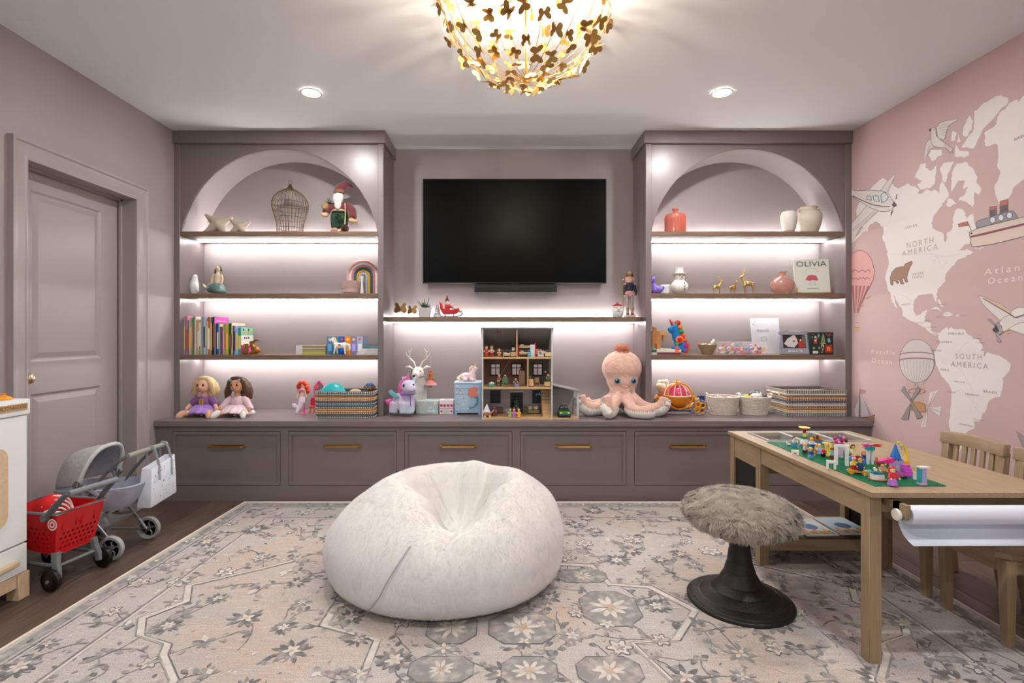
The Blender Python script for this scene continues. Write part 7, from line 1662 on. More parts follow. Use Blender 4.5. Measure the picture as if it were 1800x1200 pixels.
m.mi(2).flat([(.048,.15),(.06,.14),(.07,.15),(.062,.165)], X).flat([(.027,.015),(.08,.015),(.08,.072),(.027,.072)], X).mi(5).flat([(.04,.03),(.066,.03),(.066,.06),(.04,.06)], X2)
m.mi(0).line([(.0,.015),(.014,.062),(.01,.074),(.0,.074),(-.004,.066)], .007, X).mi(2).line([(.002,.022),(.006,.036)], .007, X2).line([(.008,.044),(.012,.056)], .007, X2)
m.mi(0).flat([(-.07,.008),(-.03,.008),(-.03,.028),(-.07,.028)], X)
m.mi(1).flat([(-.075,.05),(-.06,.06),(-.05,.05),(-.06,.04)], X).flat([(-.03,.05),(-.018,.062),(-.008,.052),(-.02,.042)], X)
m.obj('festive_print', [col((226,224,216)), col((150,166,110)), col((196,40,34)), col((206,190,170)), col((130,170,190)), col((226,150,60))], xb, smooth=False, kind='stuff')

# ---- right bookcase, worktop level
cg = put('toy_carriage', 'orange and pink toy pumpkin carriage with wheels on the worktop', 'toy', 1190, 3.97, ZC)
M_or = mat('orange_plastic', (232,140,24), .3, bump=.3, bs=30); M_pk = mat('pink_translucent', (226,60,130), .15, alpha=.75)
cz = .148; R_ = .096
MB().lathe([(0,-R_)]+[(R_*cos(a), R_*sin(a)) for a in [radians(-80+10*k) for k in range(9)]]+[(R_*.9,0),(0,0)], (0,0,cz), 32).obj('pumpkin_bowl', M_or, cg)
m = MB()
for k in range(12):
    a = 2*pi*k/12; m.tube([(R_*1.0*cos(b)*cos(a), R_*1.0*cos(b)*sin(a), cz+R_*sin(b)) for b in [radians(90*i/8) for i in range(9)]], .004, 5)
m.tube([(R_*cos(a), R_*sin(a), cz) for a in [2*pi*k/32 for k in range(32)]], .006, 6, True); m.obj('canopy_ribs', mat('cream_plastic', (236,214,170), .4), cg)
MB().lathe([(R_*.97*cos(b), cz+R_*.97*sin(b)) for b in [radians(3+87*i/9) for i in range(10)]], n=32, caps=False).obj('canopy', M_pk, cg)
MB().tube([(.098*cos(a), -.062, cz+.098*sin(a)) for a in [2*pi*k/36 for k in range(36)]], .006, 7, True).obj('window_ring', M_or, cg)
MB().lathe([(0,.238),(.012,.238),(.026,.252),(.022,.256),(.01,.25),(.006,.27),(0,.274)], n=18).obj('crown_finial', mat('gold_plastic', (214,150,40), .3, metal=.3), cg)
MB().tube([(-.14,0,.1),(-.1,0,.06),(0,0,.048),(.1,0,.06),(.15,0,.1),(.17,0,.13)], [.01,.013,.016,.013,.01,.005], 8).tube([(-.15,0,.1),(-.17,0,.12),(-.15,0,.14),(-.13,0,.12)], .008, 7).obj('chassis', mat('gold_plastic'), cg)
MB().box(-.1,.1,-.045,.045,.03,.045).obj('footboard', col((50,80,140), .3), cg, bevel=.006)
for x, r in ((.15,.062),(-.14,.05)):
    for y in (-.07,.07):
        w_ = MB().tube([(x+r*cos(a)*.92, y, r+.001+r*sin(a)*.92) for a in [2*pi*k/32 for k in range(32)]], r*.075, 7, True).obj('wheel', col((110,120,160), .3), cg)
        m = MB()
        for k in range(4):
            a = 2*pi*k/4+.6; c = (x+r*.48*cos(a), y, r+r*.48*sin(a)); m.tube([(c[0]+r*.3*cos(b), y, c[2]+r*.3*sin(b)) for b in [2*pi*i/16 for i in range(16)]], r*.1, 6, True)
        m.cyl((x,y-.006,r), (x,y+.006,r), r*.2, n=14); m.obj('flower_spokes', mat('gold_plastic'), w_)
for x in (-.15,.155): MB().cyl((x*.97,-.07,.055), (x*.97,.07,.055), .005, n=8).obj('axle', M_gold, cg)
for k in range(3): MB().ell((.11+.022*k,-.03,.135-.02*k), (.017,.014,.017)).ell((-.13-.015*k,-.05,.125-.016*k), (.018,.014,.018)).obj('scroll_ornament', mat('gold_plastic'), cg)
figurine(0, 0, 0, 'tiny doll in a white dress seated inside the toy pumpkin carriage', (150,100,50), (226,206,190), (226,214,206), .1, dress=True, name='toy_passenger', group='carriage dolls', loc=(cg.location.x+.002, cg.location.y-.035, ZC+cz+.001))
cd2 = figurine(0, 0, 0, 'blonde doll with puffy hair standing behind the octopus arm', (232,220,190), (226,120,70), (206,60,60), .235, name='fashion_doll', dress=True, group='carriage dolls', loc=(wx(1163.5,4.1), 4.115, ZC))
m = MB(); random.seed(3)
for k in range(14): m.ell((random.uniform(-.02,.06), random.uniform(0,.03), .215+random.uniform(-.025,.03)), .02, None, 8, 6)
m.obj('curls', mat('pale_blonde', (232,220,196), .8, bump=.7, bs=80), cd2, blob=.005, sm=3)
for s_ in (-1, 1): MB().ell((s_*.05,-.012,.1), (.014,.014,.012)).obj('cuff', col((50,70,150)), cd2)
bb2 = thing('blue_box', 'small dark blue printed card box behind the carriage wheel', 'box', (wx(1232,4.15), 4.15, ZC))
MB().box(-.027,.027,-.012,.012,0,.125).obj('carton', col((36,66,130), .4), bb2, bevel=.001)
MB().prism([(-.02,.07),(.0,.075),(.012,.1),(.004,.088),(.02,.066),(.0,.06)], (0,-.0121,0), (1,0,0), (0,0,1), (0,-.0005,0)).box(-.02,.02,-.0126,-.012,.02,.035).obj('print', col((206,216,232)), bb2, smooth=False)
WHT = (222,214,202)
def round_basket(px, label):
    t = coil_basket('rope_basket', label, (wx(px,3.99), 4.0, ZC), .122, .105, .142, 12, [WHT], None, .24, round_=True, group='white rope baskets')
    for s_ in (-1, 1): MB().tube([(s_*.112,-.03,.13),(s_*.126,-.026,.155),(s_*.128,0,.162),(s_*.126,.026,.155),(s_*.112,.03,.13)], .006, 7).obj('handle', mat('rope_%d_%d_%d' % WHT), t)
    return t
rb1 = round_basket(1271.5, 'round white rope basket of soft toys nearest the carriage'); rb2 = round_basket(1326.5, 'round white rope basket of soft toys next to the big striped basket')
def soft(b, dx, dy, z, c, label, r=.035):
    t = thing('soft_toy', label, 'soft toy', (b.location.x+dx, b.location.y+dy, ZC+z), group='soft toys in the white baskets')
    MB().ell((0,0,r), (r,r*.8,r*.9)).ell((r*.7,-r*.2,r*1.35), (r*.55,r*.5,r*.5)).tube([(-r*.5,-r*.3,r*1.2),(-r*1.1,-r*.4,r*1.5)], [r*.3,r*.2], 7).obj('body', mat('soft_%d_%d' % c[:2], c, .9, bump=.6, bs=120), t, blob=r*.14)
    for s_ in (-1, 1): MB().ell((r*.7+s_*r*.3,-r*.05,r*1.85), (r*.16,r*.1,r*.22)).obj('ear', mat('soft_%d_%d' % c[:2]), t)
soft(rb1, -.06,-.01,.07, (220,224,226), 'white soft toy at the handle side of the first rope basket'); soft(rb1, .0,-.03,.065, (206,150,160), 'rosy soft toy in the middle of the first rope basket'); soft(rb1, .055,.0,.07, (232,196,200), 'pale pink soft toy at the far side of the first rope basket'); soft(rb1, -.02,.05,.075, (190,170,160), 'taupe soft toy at the back of the first rope basket')
soft(rb2, -.065,-.01,.08, (226,190,60), 'yellow soft toy in the second rope basket'); soft(rb2, .0,-.02,.09, (216,214,210), 'white soft toy in the second rope basket', .04); soft(rb2, .06,.0,.085, (70,72,78), 'black and grey soft toy in the second rope basket'); soft(rb2, .02,.055,.1, (120,124,128), 'grey soft toy at the back of the second rope basket', .04)
W_ = (222,216,204)
SB = [GRY,GRY,W_,ORG,TAN,(120,70,80),W_,(96,100,120),GRY,(110,64,56),ORG,(140,110,84),W_,GRY,(104,90,80)]
sbk = coil_basket('striped_basket', 'big rectangular striped rope basket in grey, orange and white at the wall end', ((2.163+2.618)/2, 4.03, ZC), .2275, .165, .2, 15, SB, [1,1,0,1,0,1,1,1,0,1,1,0,1,1,1], corner=.02)
for y in (-.05,): MB().tube([(-.2285,-.05,.15),(-.232,-.045,.165),(-.232,.045,.165),(-.2285,.05,.15)], .008, 7).obj('handle', mat('rope_222_214_202'), sbk)
# ================================================================== building-brick play set on the table
TT = TZ+.0001
bp_xs, bp_y0 = (1.388, 1.656), 1.905
M_bpl = mat('green_baseplate', (16,122,84), .35)
stm = MB()
for i in range(32):
    for j in range(32): 
        x, y = -.134+.268*(i+.5)/32, -.128+.256*(j+.5)/32
        vs = [(x+.0024*cos(a), y+.0024*sin(a), z) for z in (.0032,.005) for a in [2*pi*k/6 for k in range(6)]]
        stm.add(vs, [tuple(range(6,12))]+[(k, (k+1) % 6, 6+(k+1) % 6, 6+k) for k in range(6)])
stme = stm.mesh('studs', M_bpl, smooth=False)
for i, nm in enumerate(('green studded baseplate at the near end of the play table', 'green studded baseplate in the middle of the three on the table', 'green studded baseplate next to the clear trays')):
    t = thing('baseplate', nm, 'baseplate', (1.522, bp_y0+.128+.257*i, TT), 0, 'green baseplates on the table')
    MB().box(-.134,.134,-.128,.128,0,.0032).obj('plate', M_bpl, t, bevel=.001)
    o = bpy.data.objects.new('studs', stme); COL.objects.link(o); o.parent = t; o['kind'] = 'stuff'
ZP = TT+.005
def bpos(px, py, dy=0): D = 900*(CAMZ-ZP)/(py-586)+dy; return (wx(px, D), D, ZP)
GB = 'brick toys on the baseplates'
def brick_thing(name, label, px, py, cat='brick toy', rz=0, dy=.012): return thing(name, label, cat, bpos(px, py, dy), rz, GB)
def bx(t, x0, x1, y0, y1, z0, z1, c, nm='brick', studs=True, rough=.3):
    m = MB().box(x0, x1, y0, y1, z0, z1)
    if studs:
        for i in range(max(1, int((x1-x0)/.009))):
            for j in range(max(1, int((y1-y0)/.009))): m.cyl((x0+.0045+i*.0085, y0+.0045+j*.0085, z1), (x0+.0045+i*.0085, y0+.0045+j*.0085, z1+.0016), .0024, n=8)
    return m.obj(nm, col(c, rough), t, smooth=False)
def mini(px, py, label, hair, torso, legs, rz=0, skin=(238,190,110), skirt=False, hat=None, s=1.18, z=0, dy=.008, long=False):
    p = bpos(px, py, dy); t = thing('toy_minifigure', label, 'minifigure', (p[0], p[1], p[2]+z), rz, 'brick minifigures on the baseplates')
    S = lambda *q: tuple(v*s for v in q)
    if skirt: MB().lathe([(0,0),(.0105*s,0),(.006*s,.014*s),(0,.014*s)], n=14).obj('skirt', col(legs, .3), t)
    else:
        for q in (-1, 1): MB().cb(S(q*.0041,0,.007), S(.0076,.008,.014)).obj('leg', col(legs, .3), t, smooth=False)
    MB().hexa([S(-.008,-.004,.014),S(.008,-.004,.014),S(.008,.004,.014),S(-.008,.004,.014)], [S(-.0058,-.004,.027),S(.0058,-.004,.027),S(.0058,.004,.027),S(-.0058,.004,.027)]).obj('torso', col(torso, .3), t, smooth=False)
    for q in (-1, 1):
        MB().tube([S(q*.0068,0,.025),S(q*.0102,-.002,.02),S(q*.0102,-.006,.0155)], [.0024*s,.0024*s,.002*s], 7).obj('arm', col(torso, .3), t); MB().ell(S(q*.0102,-.0075,.0145), .0022*s, None, 7, 5).obj('hand', col(skin, .3), t)
    h = MB().lathe([(0,.0275*s),(.0042*s,.0275*s),(.0052*s,.029*s),(.0052*s,.0355*s),(.004*s,.037*s),(0,.037*s)], n=14).obj('head', col(skin, .3), t)
    for q in (-1, 1): MB().ell(S(q*.0017,-.0051,.0335), .0007*s, None, 5, 4).obj('eye', M_black, h)
    m = MB().ell(S(0,.0012,.0365), S(.0062,.0062,.0042), None, 10, 6)
    if long: m.ell(S(0,.0042,.0305), S(.006,.004,.009), None, 10, 6)
    m.obj('hair', col(hair, .35), t)
    if hat: MB().lathe([(.0075*s,.037*s),(.0055*s,.039*s),(.005*s,.042*s),(0,.043*s)], n=14).obj('hat', col(hat, .3), t)
    return t
mini(1396, 784, 'minifigure with black hair and azure skirt alone at the far corner of the baseplate', (24,22,24), (236,220,200), (30,140,190), .3, skirt=True, skin=(240,206,180), long=True)
wa = brick_thing('toy_animal', 'tiny white brick-built animal beside the black-haired minifigure', 1386.5, 784); bx(wa, -.009,.007,-.005,.005,.004,.011,(232,230,230),'body'); bx(wa, -.013,-.006,-.004,.004,.009,.017,(236,226,232),'head',False)
for x in (-.007,.003): bx(wa, x,x+.003,-.004,.004,0,.004,(70,60,64),'leg',False)
tw = brick_thing('brick_tower', 'brick tower of white, green and red with a yellow disc on top', 1414, 779)
MB().lathe([(0,0),(.02,0),(.016,.012),(.012,.02),(0,.02)], n=10).obj('white_base', col((228,232,232), .3), tw, smooth=False); bx(tw,-.011,.011,-.008,.008,.02,.032,(50,150,70)); MB().lathe([(0,.032),(.009,.032),(.009,.05),(0,.052)], n=16).obj('yellow_head', col((238,220,140), .3), tw)
for q in (-1, 1): MB().prism([(0,0),(.012,.008),(.014,.02),(.004,.014)] if q > 0 else [(0,0),(-.004,.014),(-.014,.02),(-.012,.008)], (q*.008,0,.03), (1,0,0), (0,0,1), (0,.002,0)).obj('wing', col((120,200,190), .3), tw, smooth=False)
MB().cyl((0,0,.052), (0,0,.076), .008, n=16).obj('red_column', col((214,20,24), .3), tw); MB().lathe([(0,.076),(.026,.077),(.027,.081),(.008,.083),(0,.083)], n=24).obj('yellow_disc', col((240,206,30), .3), tw)
fu = brick_thing('brick_flower', 'pink and purple brick flower parasol below the brick tower', 1413, 786)
MB().cyl((0,0,0), (0,0,.01), .003, n=8).obj('stem', col((90,170,80), .3), fu)
for k in range(6): a = k*pi/3; MB().ell((.012*cos(a), .012*sin(a), .013), (.011,.005,.003), (0,.35,a), 10, 6).obj('petal', col(((214,120,180),(150,90,180))[k % 2], .3), fu)
bo2 = brick_thing('brick_boat', 'blue and brown brick boat with brown figures at the back of the baseplates', 1435, 780)
MB().hexa([(-.018,-.008,0),(.018,-.008,0),(.018,.008,0),(-.018,.008,0)], [(-.028,-.011,.016),(.028,-.011,.016),(.028,.011,.016),(-.028,.011,.016)]).obj('hull', col((60,150,200), .3), bo2, smooth=False); bx(bo2,-.03,.03,-.012,.012,.016,.021,(176,96,40),'deck')
for x, c in ((-.014,(150,90,40)),(.004,(96,60,36)),(.018,(206,150,70))): MB().lathe([(0,.021),(.006,.021),(.006,.033),(.004,.042),(0,.043)], (x,0,0), 10).obj('brown_piece', col(c, .3), bo2)
mini(1427, 787, 'minifigure in white and blue with a yellow cap near the brick boat', (230,180,40), (226,232,238), (30,90,180), -.3, hat=(238,176,30))
mini(1415, 797, 'minifigure with yellow-brown hair and a lilac top in the far group', (206,170,60), (206,190,214), (90,40,40), .4)
mini(1425, 806, 'minifigure with a yellow cap, black hair and blue overalls near the table edge', (26,24,28), (60,80,170), (90,160,210), .2, hat=(240,190,30))
def arch(px, py, w_, h, d, label, c=(232,230,228), th_=.008, rz=0):
    t = brick_thing('brick_arch', label, px, py, rz=rz); x = w_/2
    bx(t,-x,-x+th_,-d,d,0,h-.01,c,'pillar',False); bx(t,x-th_,x,-d,d,0,h-.01,c,'pillar',False); bx(t,-x,x,-d,d,h-.01,h,c,'lintel'); return t
arch(1397.5, 799.5, .03, .02, .006, 'small white brick arch by the table edge, farther from the camera', rz=-.5)
arch(1461, 825, .034, .034, .007, 'small white brick arch by the table edge, nearer to the camera', rz=-.5)
mini(1435, 797, 'minifigure with sandy hair and an orange dress in the far group', (226,190,120), (214,150,90), (226,100,30), .5, skirt=True)
mini(1440.5, 798, 'minifigure with a pale blue dress beside the orange-dressed one', (232,206,140), (170,200,226), (120,170,220), -.2, skirt=True, long=True)
mini(1447, 803, 'minifigure in a magenta top and black trousers in the middle group', (40,30,30), (216,60,120), (26,24,26), .2, hat=(60,130,80))
mini(1454, 801, 'minifigure in a wide yellow dress in the middle group', (236,196,60), (240,220,90), (240,214,70), 0, skirt=True, long=True, s=1.5)
mini(1463, 795, 'minifigure with dark green hair behind the yellow-dressed one', (30,100,60), (220,214,120), (110,160,80), 0)
mini(1463, 807, 'minifigure with black hat, pale blue shirt and brown legs in front of the yellow-dressed one', (30,70,50), (140,190,220), (140,60,30), -.3, hat=(32,44,38))
rl2 = brick_thing('brick_stack', 'little stack of red and yellow bricks behind the tall white gate', 1469, 797); bx(rl2,-.01,.01,-.008,.008,0,.01,(238,206,40)); bx(rl2,-.01,.01,-.008,.008,.0116,.021,(214,40,60)); bx(rl2,-.006,.006,-.006,.006,.0226,.03,(226,90,150))
ga = arch(1479, 818.5, .052, .088, .008, 'tall white brick gate standing in the middle of the baseplates', th_=.013, rz=-.45)
mf = brick_thing('brick_bush', 'magenta and violet translucent brick bush behind the tall white gate', 1477, 805)
bx(mf,-.008,.008,-.008,.008,0,.05,(206,190,214),'stem',False)
random.seed(19)
for k in range(14): MB().ell((random.uniform(-.026,.024), random.uniform(-.012,.012), .06+random.uniform(0,.034)), (.008,.008,.009), None, 8, 6).obj('blossom', col(((190,50,110),(150,90,160),(226,130,180),(120,30,60))[k % 4], .2), mf)
mini(1500, 806, 'minifigure with brown ponytail and cream dress standing on red bricks', (84,56,40), (236,226,180), (232,222,170), .3, skirt=True, long=True, z=.0, s=1.5, dy=.02)
rbk = brick_thing('brick_couch', 'red brick couch with a yellow seat in front of the cream-dressed minifigure', 1500, 806, dy=0); bx(rbk,-.02,.02,-.007,.002,0,.009,(236,190,40)); bx(rbk,-.022,.022,-.009,-.007,0,.014,(206,30,34),'front',False)
mini(1490, 804, 'minifigure with dark brown hair beside the tall white gate', (70,44,34), (170,210,200), (120,40,90), -.3)
wm_ = brick_thing('brick_windmill', 'white brick windmill with teal cap and pink and red vanes', 1529, 817)
for x in (-.009,.009): bx(wm_,x-.004,x+.004,-.005,.005,0,.062,(226,232,236),'column',False)
bx(wm_,-.016,.016,-.01,.01,.062,.077,(30,150,160),'cap'); MB().cyl((0,-.01,.083), (0,.006,.083), .004, n=10).obj('axle', col((230,120,170), .3), wm_)
for k, c in enumerate(((214,40,40),(226,60,140))):
    s_ = 1 if k == 0 else -1; MB().prism([(0,0),(s_*.02,.006),(s_*.05,.002),(s_*.03,-.002),(s_*.048,-.008),(s_*.018,-.007)], (0,-.012,.084), (1,0,0), (0,0,1), (0,.003,0)).obj('vane', col(c, .3), wm_, smooth=False)
bl_ = brick_thing('brick_barrel', 'dull blue brick barrel beside the tall white gate', 1494, 819); MB().lathe([(0,0),(.012,0),(.015,.012),(.013,.03),(.008,.038),(0,.039)], n=16).obj('barrel', col((50,130,190), .3), bl_)
mini(1519, 815, 'minifigure with orange hair and purple and blue gown behind the gold-wheeled wagon', (226,120,70), (90,70,150), (30,110,160), .2, skirt=True, long=True, s=1.35)
wg = brick_thing('brick_wagon', 'brown brick wagon on gold wheels near the table edge', 1508, 835, rz=-.45)
bx(wg,-.036,.036,-.012,.012,.009,.015,(206,140,50),'bed'); bx(wg,-.03,.03,-.007,.007,.004,.009,(30,28,28),'chassis',False)
for x in (-.024,.022):
    for y in (-.0145,.0145): MB().lathe([(.004,-.002),(.0085,-.002),(.0105,0),(.0085,.002),(.004,.002)], (x,y,.0105), 16, Matrix.Rotation(pi/2,3,'X')).obj('wheel', col((206,150,30), .3), wg)
mini(1501, 833, 'minifigure with pink cap and yellow top riding at the back of the wagon', (236,150,190), (240,214,90), (170,40,40), -.4, hat=(236,150,190), z=.0165, dy=.012)
mini(1512, 836, 'minifigure with brown hair and navy jacket riding at the front of the wagon', (150,90,40), (36,70,120), (40,60,100), -.4, hat=(200,140,40), z=.0165, dy=.012)
wt2 = brick_thing('brick_carriage', 'white brick cart with teal lid and a white animal on a brown plate', 1542, 844)
MB().lathe([(0,0),(.03,0),(.031,.003),(0,.003)], n=26).obj('brown_plate', col((156,96,40), .3), wt2); bx(wt2,-.019,.019,-.013,.013,.003,.021,(232,234,236),'walls',False); bx(wt2,-.017,.017,-.012,.012,.021,.028,(30,130,140),'lid'); MB().ell((-.006,0,.036), (.008,.006,.007)).ell((-.011,0,.044), (.005,.005,.005)).obj('white_animal', col((236,236,236), .3), wt2, blob=.002)
ic = brick_thing('brick_cart_load', 'grey and teal brick load between the wagon and the white cart', 1526, 837); bx(ic,-.02,.016,-.008,.008,0,.012,(206,214,220)); MB().ell((0,0,.014), (.018,.01,.009)).obj('teal_dome', col((100,180,180), .25), ic)
aw = brick_thing('brick_pavilion', 'gold posts carrying a pink awning beside the blue-roofed castle', 1552, 834)
for x in (-.026,.02): MB().cyl((x,0,0), (x,0,.06), .0045, n=12).ell((x,0,.062), (.0045,.0045,.006)).obj('post', col((166,124,40), .35), aw)
MB().prism([(-.03,.052),(.0,.058),(.034,.066),(.04,.056),(.03,.046),(.0,.044),(-.02,.036)], (0,-.012,0), (1,0,0), (0,0,1), (0,.024,0)).obj('awning', col((226,50,140), .3), aw, smooth=False)
mini(1551, 835, 'minifigure with big black hair under the pink awning', (26,20,24), (214,170,140), (120,110,70), 0, long=True, s=1.3, dy=-.006)
ca = brick_thing('brick_castle', 'lavender brick castle with a pointed blue roof', 1574, 829)
bx(ca,-.024,.024,-.016,.016,0,.045,(176,170,216),'walls'); MB().prism([(-.008,0),(.008,0),(.008,.018),(.0,.026),(-.008,.018)], (-.004,-.0165,.004), (1,0,0), (0,0,1), (0,-.001,0)).obj('archway', col((206,214,236), .3), ca, smooth=False)
for x in (-.02,-.007,.006,.019): bx(ca,x-.004,x+.004,-.016,.016,.0466,.052,(186,180,222),'battlement',False)
MB().lathe([(0,.052),(.02,.052),(.019,.058),(.007,.094),(.003,.108),(0,.11)], n=14).obj('blue_roof', col((20,110,190), .3), ca, smooth=False); MB().lathe([(0,.052),(.01,.052),(.009,.06),(.002,.08),(0,.081)], (-.016,-.01,0), 10).obj('side_roof', col((24,116,196), .3), ca, smooth=False); MB().ell((0,0,.112), .004).obj('finial', col((236,170,40), .3), ca)
ye = brick_thing('brick_crane', 'yellow curved brick arm on an orange block behind the castle', 1590, 818)
bx(ye,-.014,.014,-.01,.01,0,.02,(238,180,30)); MB().tube([(.006,0,.02),(.008,0,.05),(.0,0,.078),(-.016,0,.094),(-.03,0,.098)], [.006,.006,.005,.005,.004], 8).obj('curved_arm', col((240,206,60), .3), ye); MB().ell((-.016,0,.084), (.008,.007,.01)).ell((-.01,.0,.072), (.006,.005,.008)).obj('hanging_piece', col((206,200,190), .3), ye)
sr_ = brick_thing('brick_stairs', 'magenta brick steps running down from the castle', 1596, 837, rz=-.25)
for k in range(4): bx(sr_,-.014,.014,-.022+.012*k,-.01+.012*k,0,.008+.01*k,(196,80,190),'step',k < 3)
mini(1569, 853, 'minifigure doll with red hair and a wide purple dress at the near corner', (206,36,40), (220,60,80), (176,110,206), .1, skirt=True, long=True, s=1.7, skin=(240,206,180))
bd_ = brick_thing('brick_bird', 'pink and red brick bird with spread wings in front of the castle', 1581, 842)
MB().tube([(.016,0,.008),(.0,0,.016),(-.016,0,.028)], [.006,.009,.006], 8).obj('body', col((206,120,190), .3), bd_); MB().prism([(0,0),(.024,-.012),(.03,-.02),(.006,-.012),(-.02,.006)], (-.004,-.008,.03), (1,0,0), (0,0,1), (0,.003,0)).obj('wing', col((214,100,180), .3), bd_, smooth=False); MB().ell((-.022,0,.034), (.008,.007,.007)).obj('head', col((206,36,46), .3), bd_); MB().cb((.018,0,.004), (.014,.012,.008)).obj('foot_brick', col((40,34,40), .3), bd_)
cl_ = brick_thing('brick_pillar', 'lavender brick pillar with a white slab on top at the plate end', 1620, 853)
bx(cl_,-.011,.012,-.01,.01,0,.008,(206,170,214),'foot',False); bx(cl_,-.011,-.005,-.009,.009,.008,.062,(60,160,170),'teal_side',False); bx(cl_,-.005,.012,-.009,.009,.008,.062,(170,170,220),'shaft',False); MB().prism([(-.012,-.01),(.016,-.012),(.03,-.006),(.026,.006),(.01,.012),(-.012,.01)], (0,0,.062), (1,0,0), (0,1,0), (0,0,.005)).obj('slab', col((232,228,230), .3), cl_, smooth=False)
wp_ = brick_thing('brick_corner', 'small white and lime brick corner behind the lavender pillar', 1610, 844); bx(wp_,-.007,.007,-.006,.006,0,.02,(228,232,224)); bx(wp_,-.007,.0,-.006,.006,.0216,.028,(206,226,150))
# ================================================================== printed world-map wallpaper on wall_right
LAND, LINE, PINKT = (222,216,214), (120,112,112), (226,200,198)
def wm(layer): return lambda px, py: (XR-.0002-.00022*layer, XR*900/(px-881), CAMZ-(py-586)*XR/(px-881))
def pr_mat(c): return mat('print_%d_%d_%d' % c, c, .75)
class Print:
    def __init__(s, name): s.n = name; s.mb = MB(); s.cols = []
    def c(s, c):
        if c not in s.cols: s.cols.append(c)
        s.mb.mi(s.cols.index(c)); return s
    def fill(s, pts, c, L=2): s.c(c); s.mb.flat(pts, wm(L)); return s
    def line(s, pts, c, w_=.8, L=4, closed=False): s.c(c); s.mb.line(pts, w_, wm(L), closed); return s
    def shape(s, pts, c, lc=LINE, w_=.8, L=2): return s.fill(pts, c, L).line(pts, lc, w_, L+1, True)
    def text(s, str_, px, py, px0, px1, c, L=4, shear=0, spacing=1.4):
        Y0, Y1 = XR*900/(px0-881), XR*900/(px1-881); W = Y0-Y1; yc = (Y0+Y1)/2; D = XR*900/(px-881); zc_ = CAMZ-(py-586)*D/900
        s.c(c); text_mesh(str_, W/max(1, len(str_))*1.3, lambda a, b: (XR-.0002-.00022*L, yc-a, zc_+b), s.mb, width=W, spacing=spacing); return s
    def done(s): return s.mb.obj(s.n, [pr_mat(c) for c in s.cols], wr, smooth=False)
random.seed(77)
def rough(pts, a=1.0, n=3):
    out = []
    for i in range(len(pts)):
        p, q = pts[i], pts[(i+1) % len(pts)]; l = math.hypot(q[0]-p[0], q[1]-p[1]); k = max(1, min(n, int(l/3)))
        for j in range(k):
            t = j/k; e = a*(0 if j == 0 else 1); out.append((p[0]+(q[0]-p[0])*t+random.uniform(-e,e), p[1]+(q[1]-p[1])*t+random.uniform(-e,e)))
    return out
def P_(s): v = [float(x) for x in s.replace(';', ',').split(',')]; return list(zip(v[::2], v[1::2]))
NA = P_('1529,333;1537,325;1545,317;1552,312;1557,316;1563,322;1570,323;1578,332;1587,327;1597,322;1600,326;1608,327;1616,334;1613,339;1623,339;1630,332;1637,336;1645,334;1650,341;1652,326;1658,318;1664,330;1668,345;1660,355;1652,365;1640,382;1637,392;1640,401;1652,407;1658,410;1659,422;1662,426;1664,420;1666,408;1673,403;1675,393;1675,383;1679,370;1687,366;1693,368;1697,375;1698,385;1703,380;1710,374;1712,387;1716,400;1715,410;1706,424;1704,429;1695,431;1682,442;1700,437;1710,442;1707,447;1692,453;1683,457;1678,465;1670,473;1662,483;1662,494;1648,508;1646,517;1647,527;1645,531;1642,525;1640,517;1630,516;1620,518;1613,520;1607,527;1605,535;1606,547;1610,556;1618,553;1622,547;1629,544;1628,550;1625,557;1625,567;1637,567;1636,580;1642,585;1652,584;1651,589;1640,588;1633,583;1627,576;1613,569;1597,562;1586,555;1586,545;1580,535;1574,524;1571,518;1573,528;1577,542;1573,538;1568,528;1566,518;1560,507;1556,490;1558,478;1562,458;1560,442;1556,430;1552,422;1553,403;1547,393;1538,389;1528,397;1525,407;1518,408;1510,416;1497,428;1497,423;1512,408;1518,400;1508,392;1505,370;1512,350;1522,338')
SA = P_('1650,588;1656,580;1665,574;1667,580;1672,574;1677,578;1693,578;1702,588;1710,593;1720,597;1727,607;1727,612;1723,617;1730,617;1729,627;1735,619;1744,622;1760,627;1770,633;1777,641;1772,655;1763,663;1763,675;1758,697;1748,699;1737,707;1735,717;1730,726;1727,725;1725,737;1720,741;1712,740;1713,752;1702,757;1698,762;1697,770;1692,784;1684,798;1678,812;1671,806;1668,785;1670,762;1668,742;1670,727;1672,707;1672,683;1668,675;1655,662;1648,645;1642,630;1643,618;1652,603;1650,596')
GL = P_('1730,235;1732,242;1730,248;1734,257;1750,252;1754,255;1755,275;1753,290;1758,300;1756,312;1748,330;1752,347;1756,362;1759,353;1773,348;1780,333;1793,320;1806,312;1830,290;1850,230;1836,176;1810,160;1797,170;1792,180;1787,175;1773,182;1767,192;1757,198;1753,210;1750,220;1736,229')
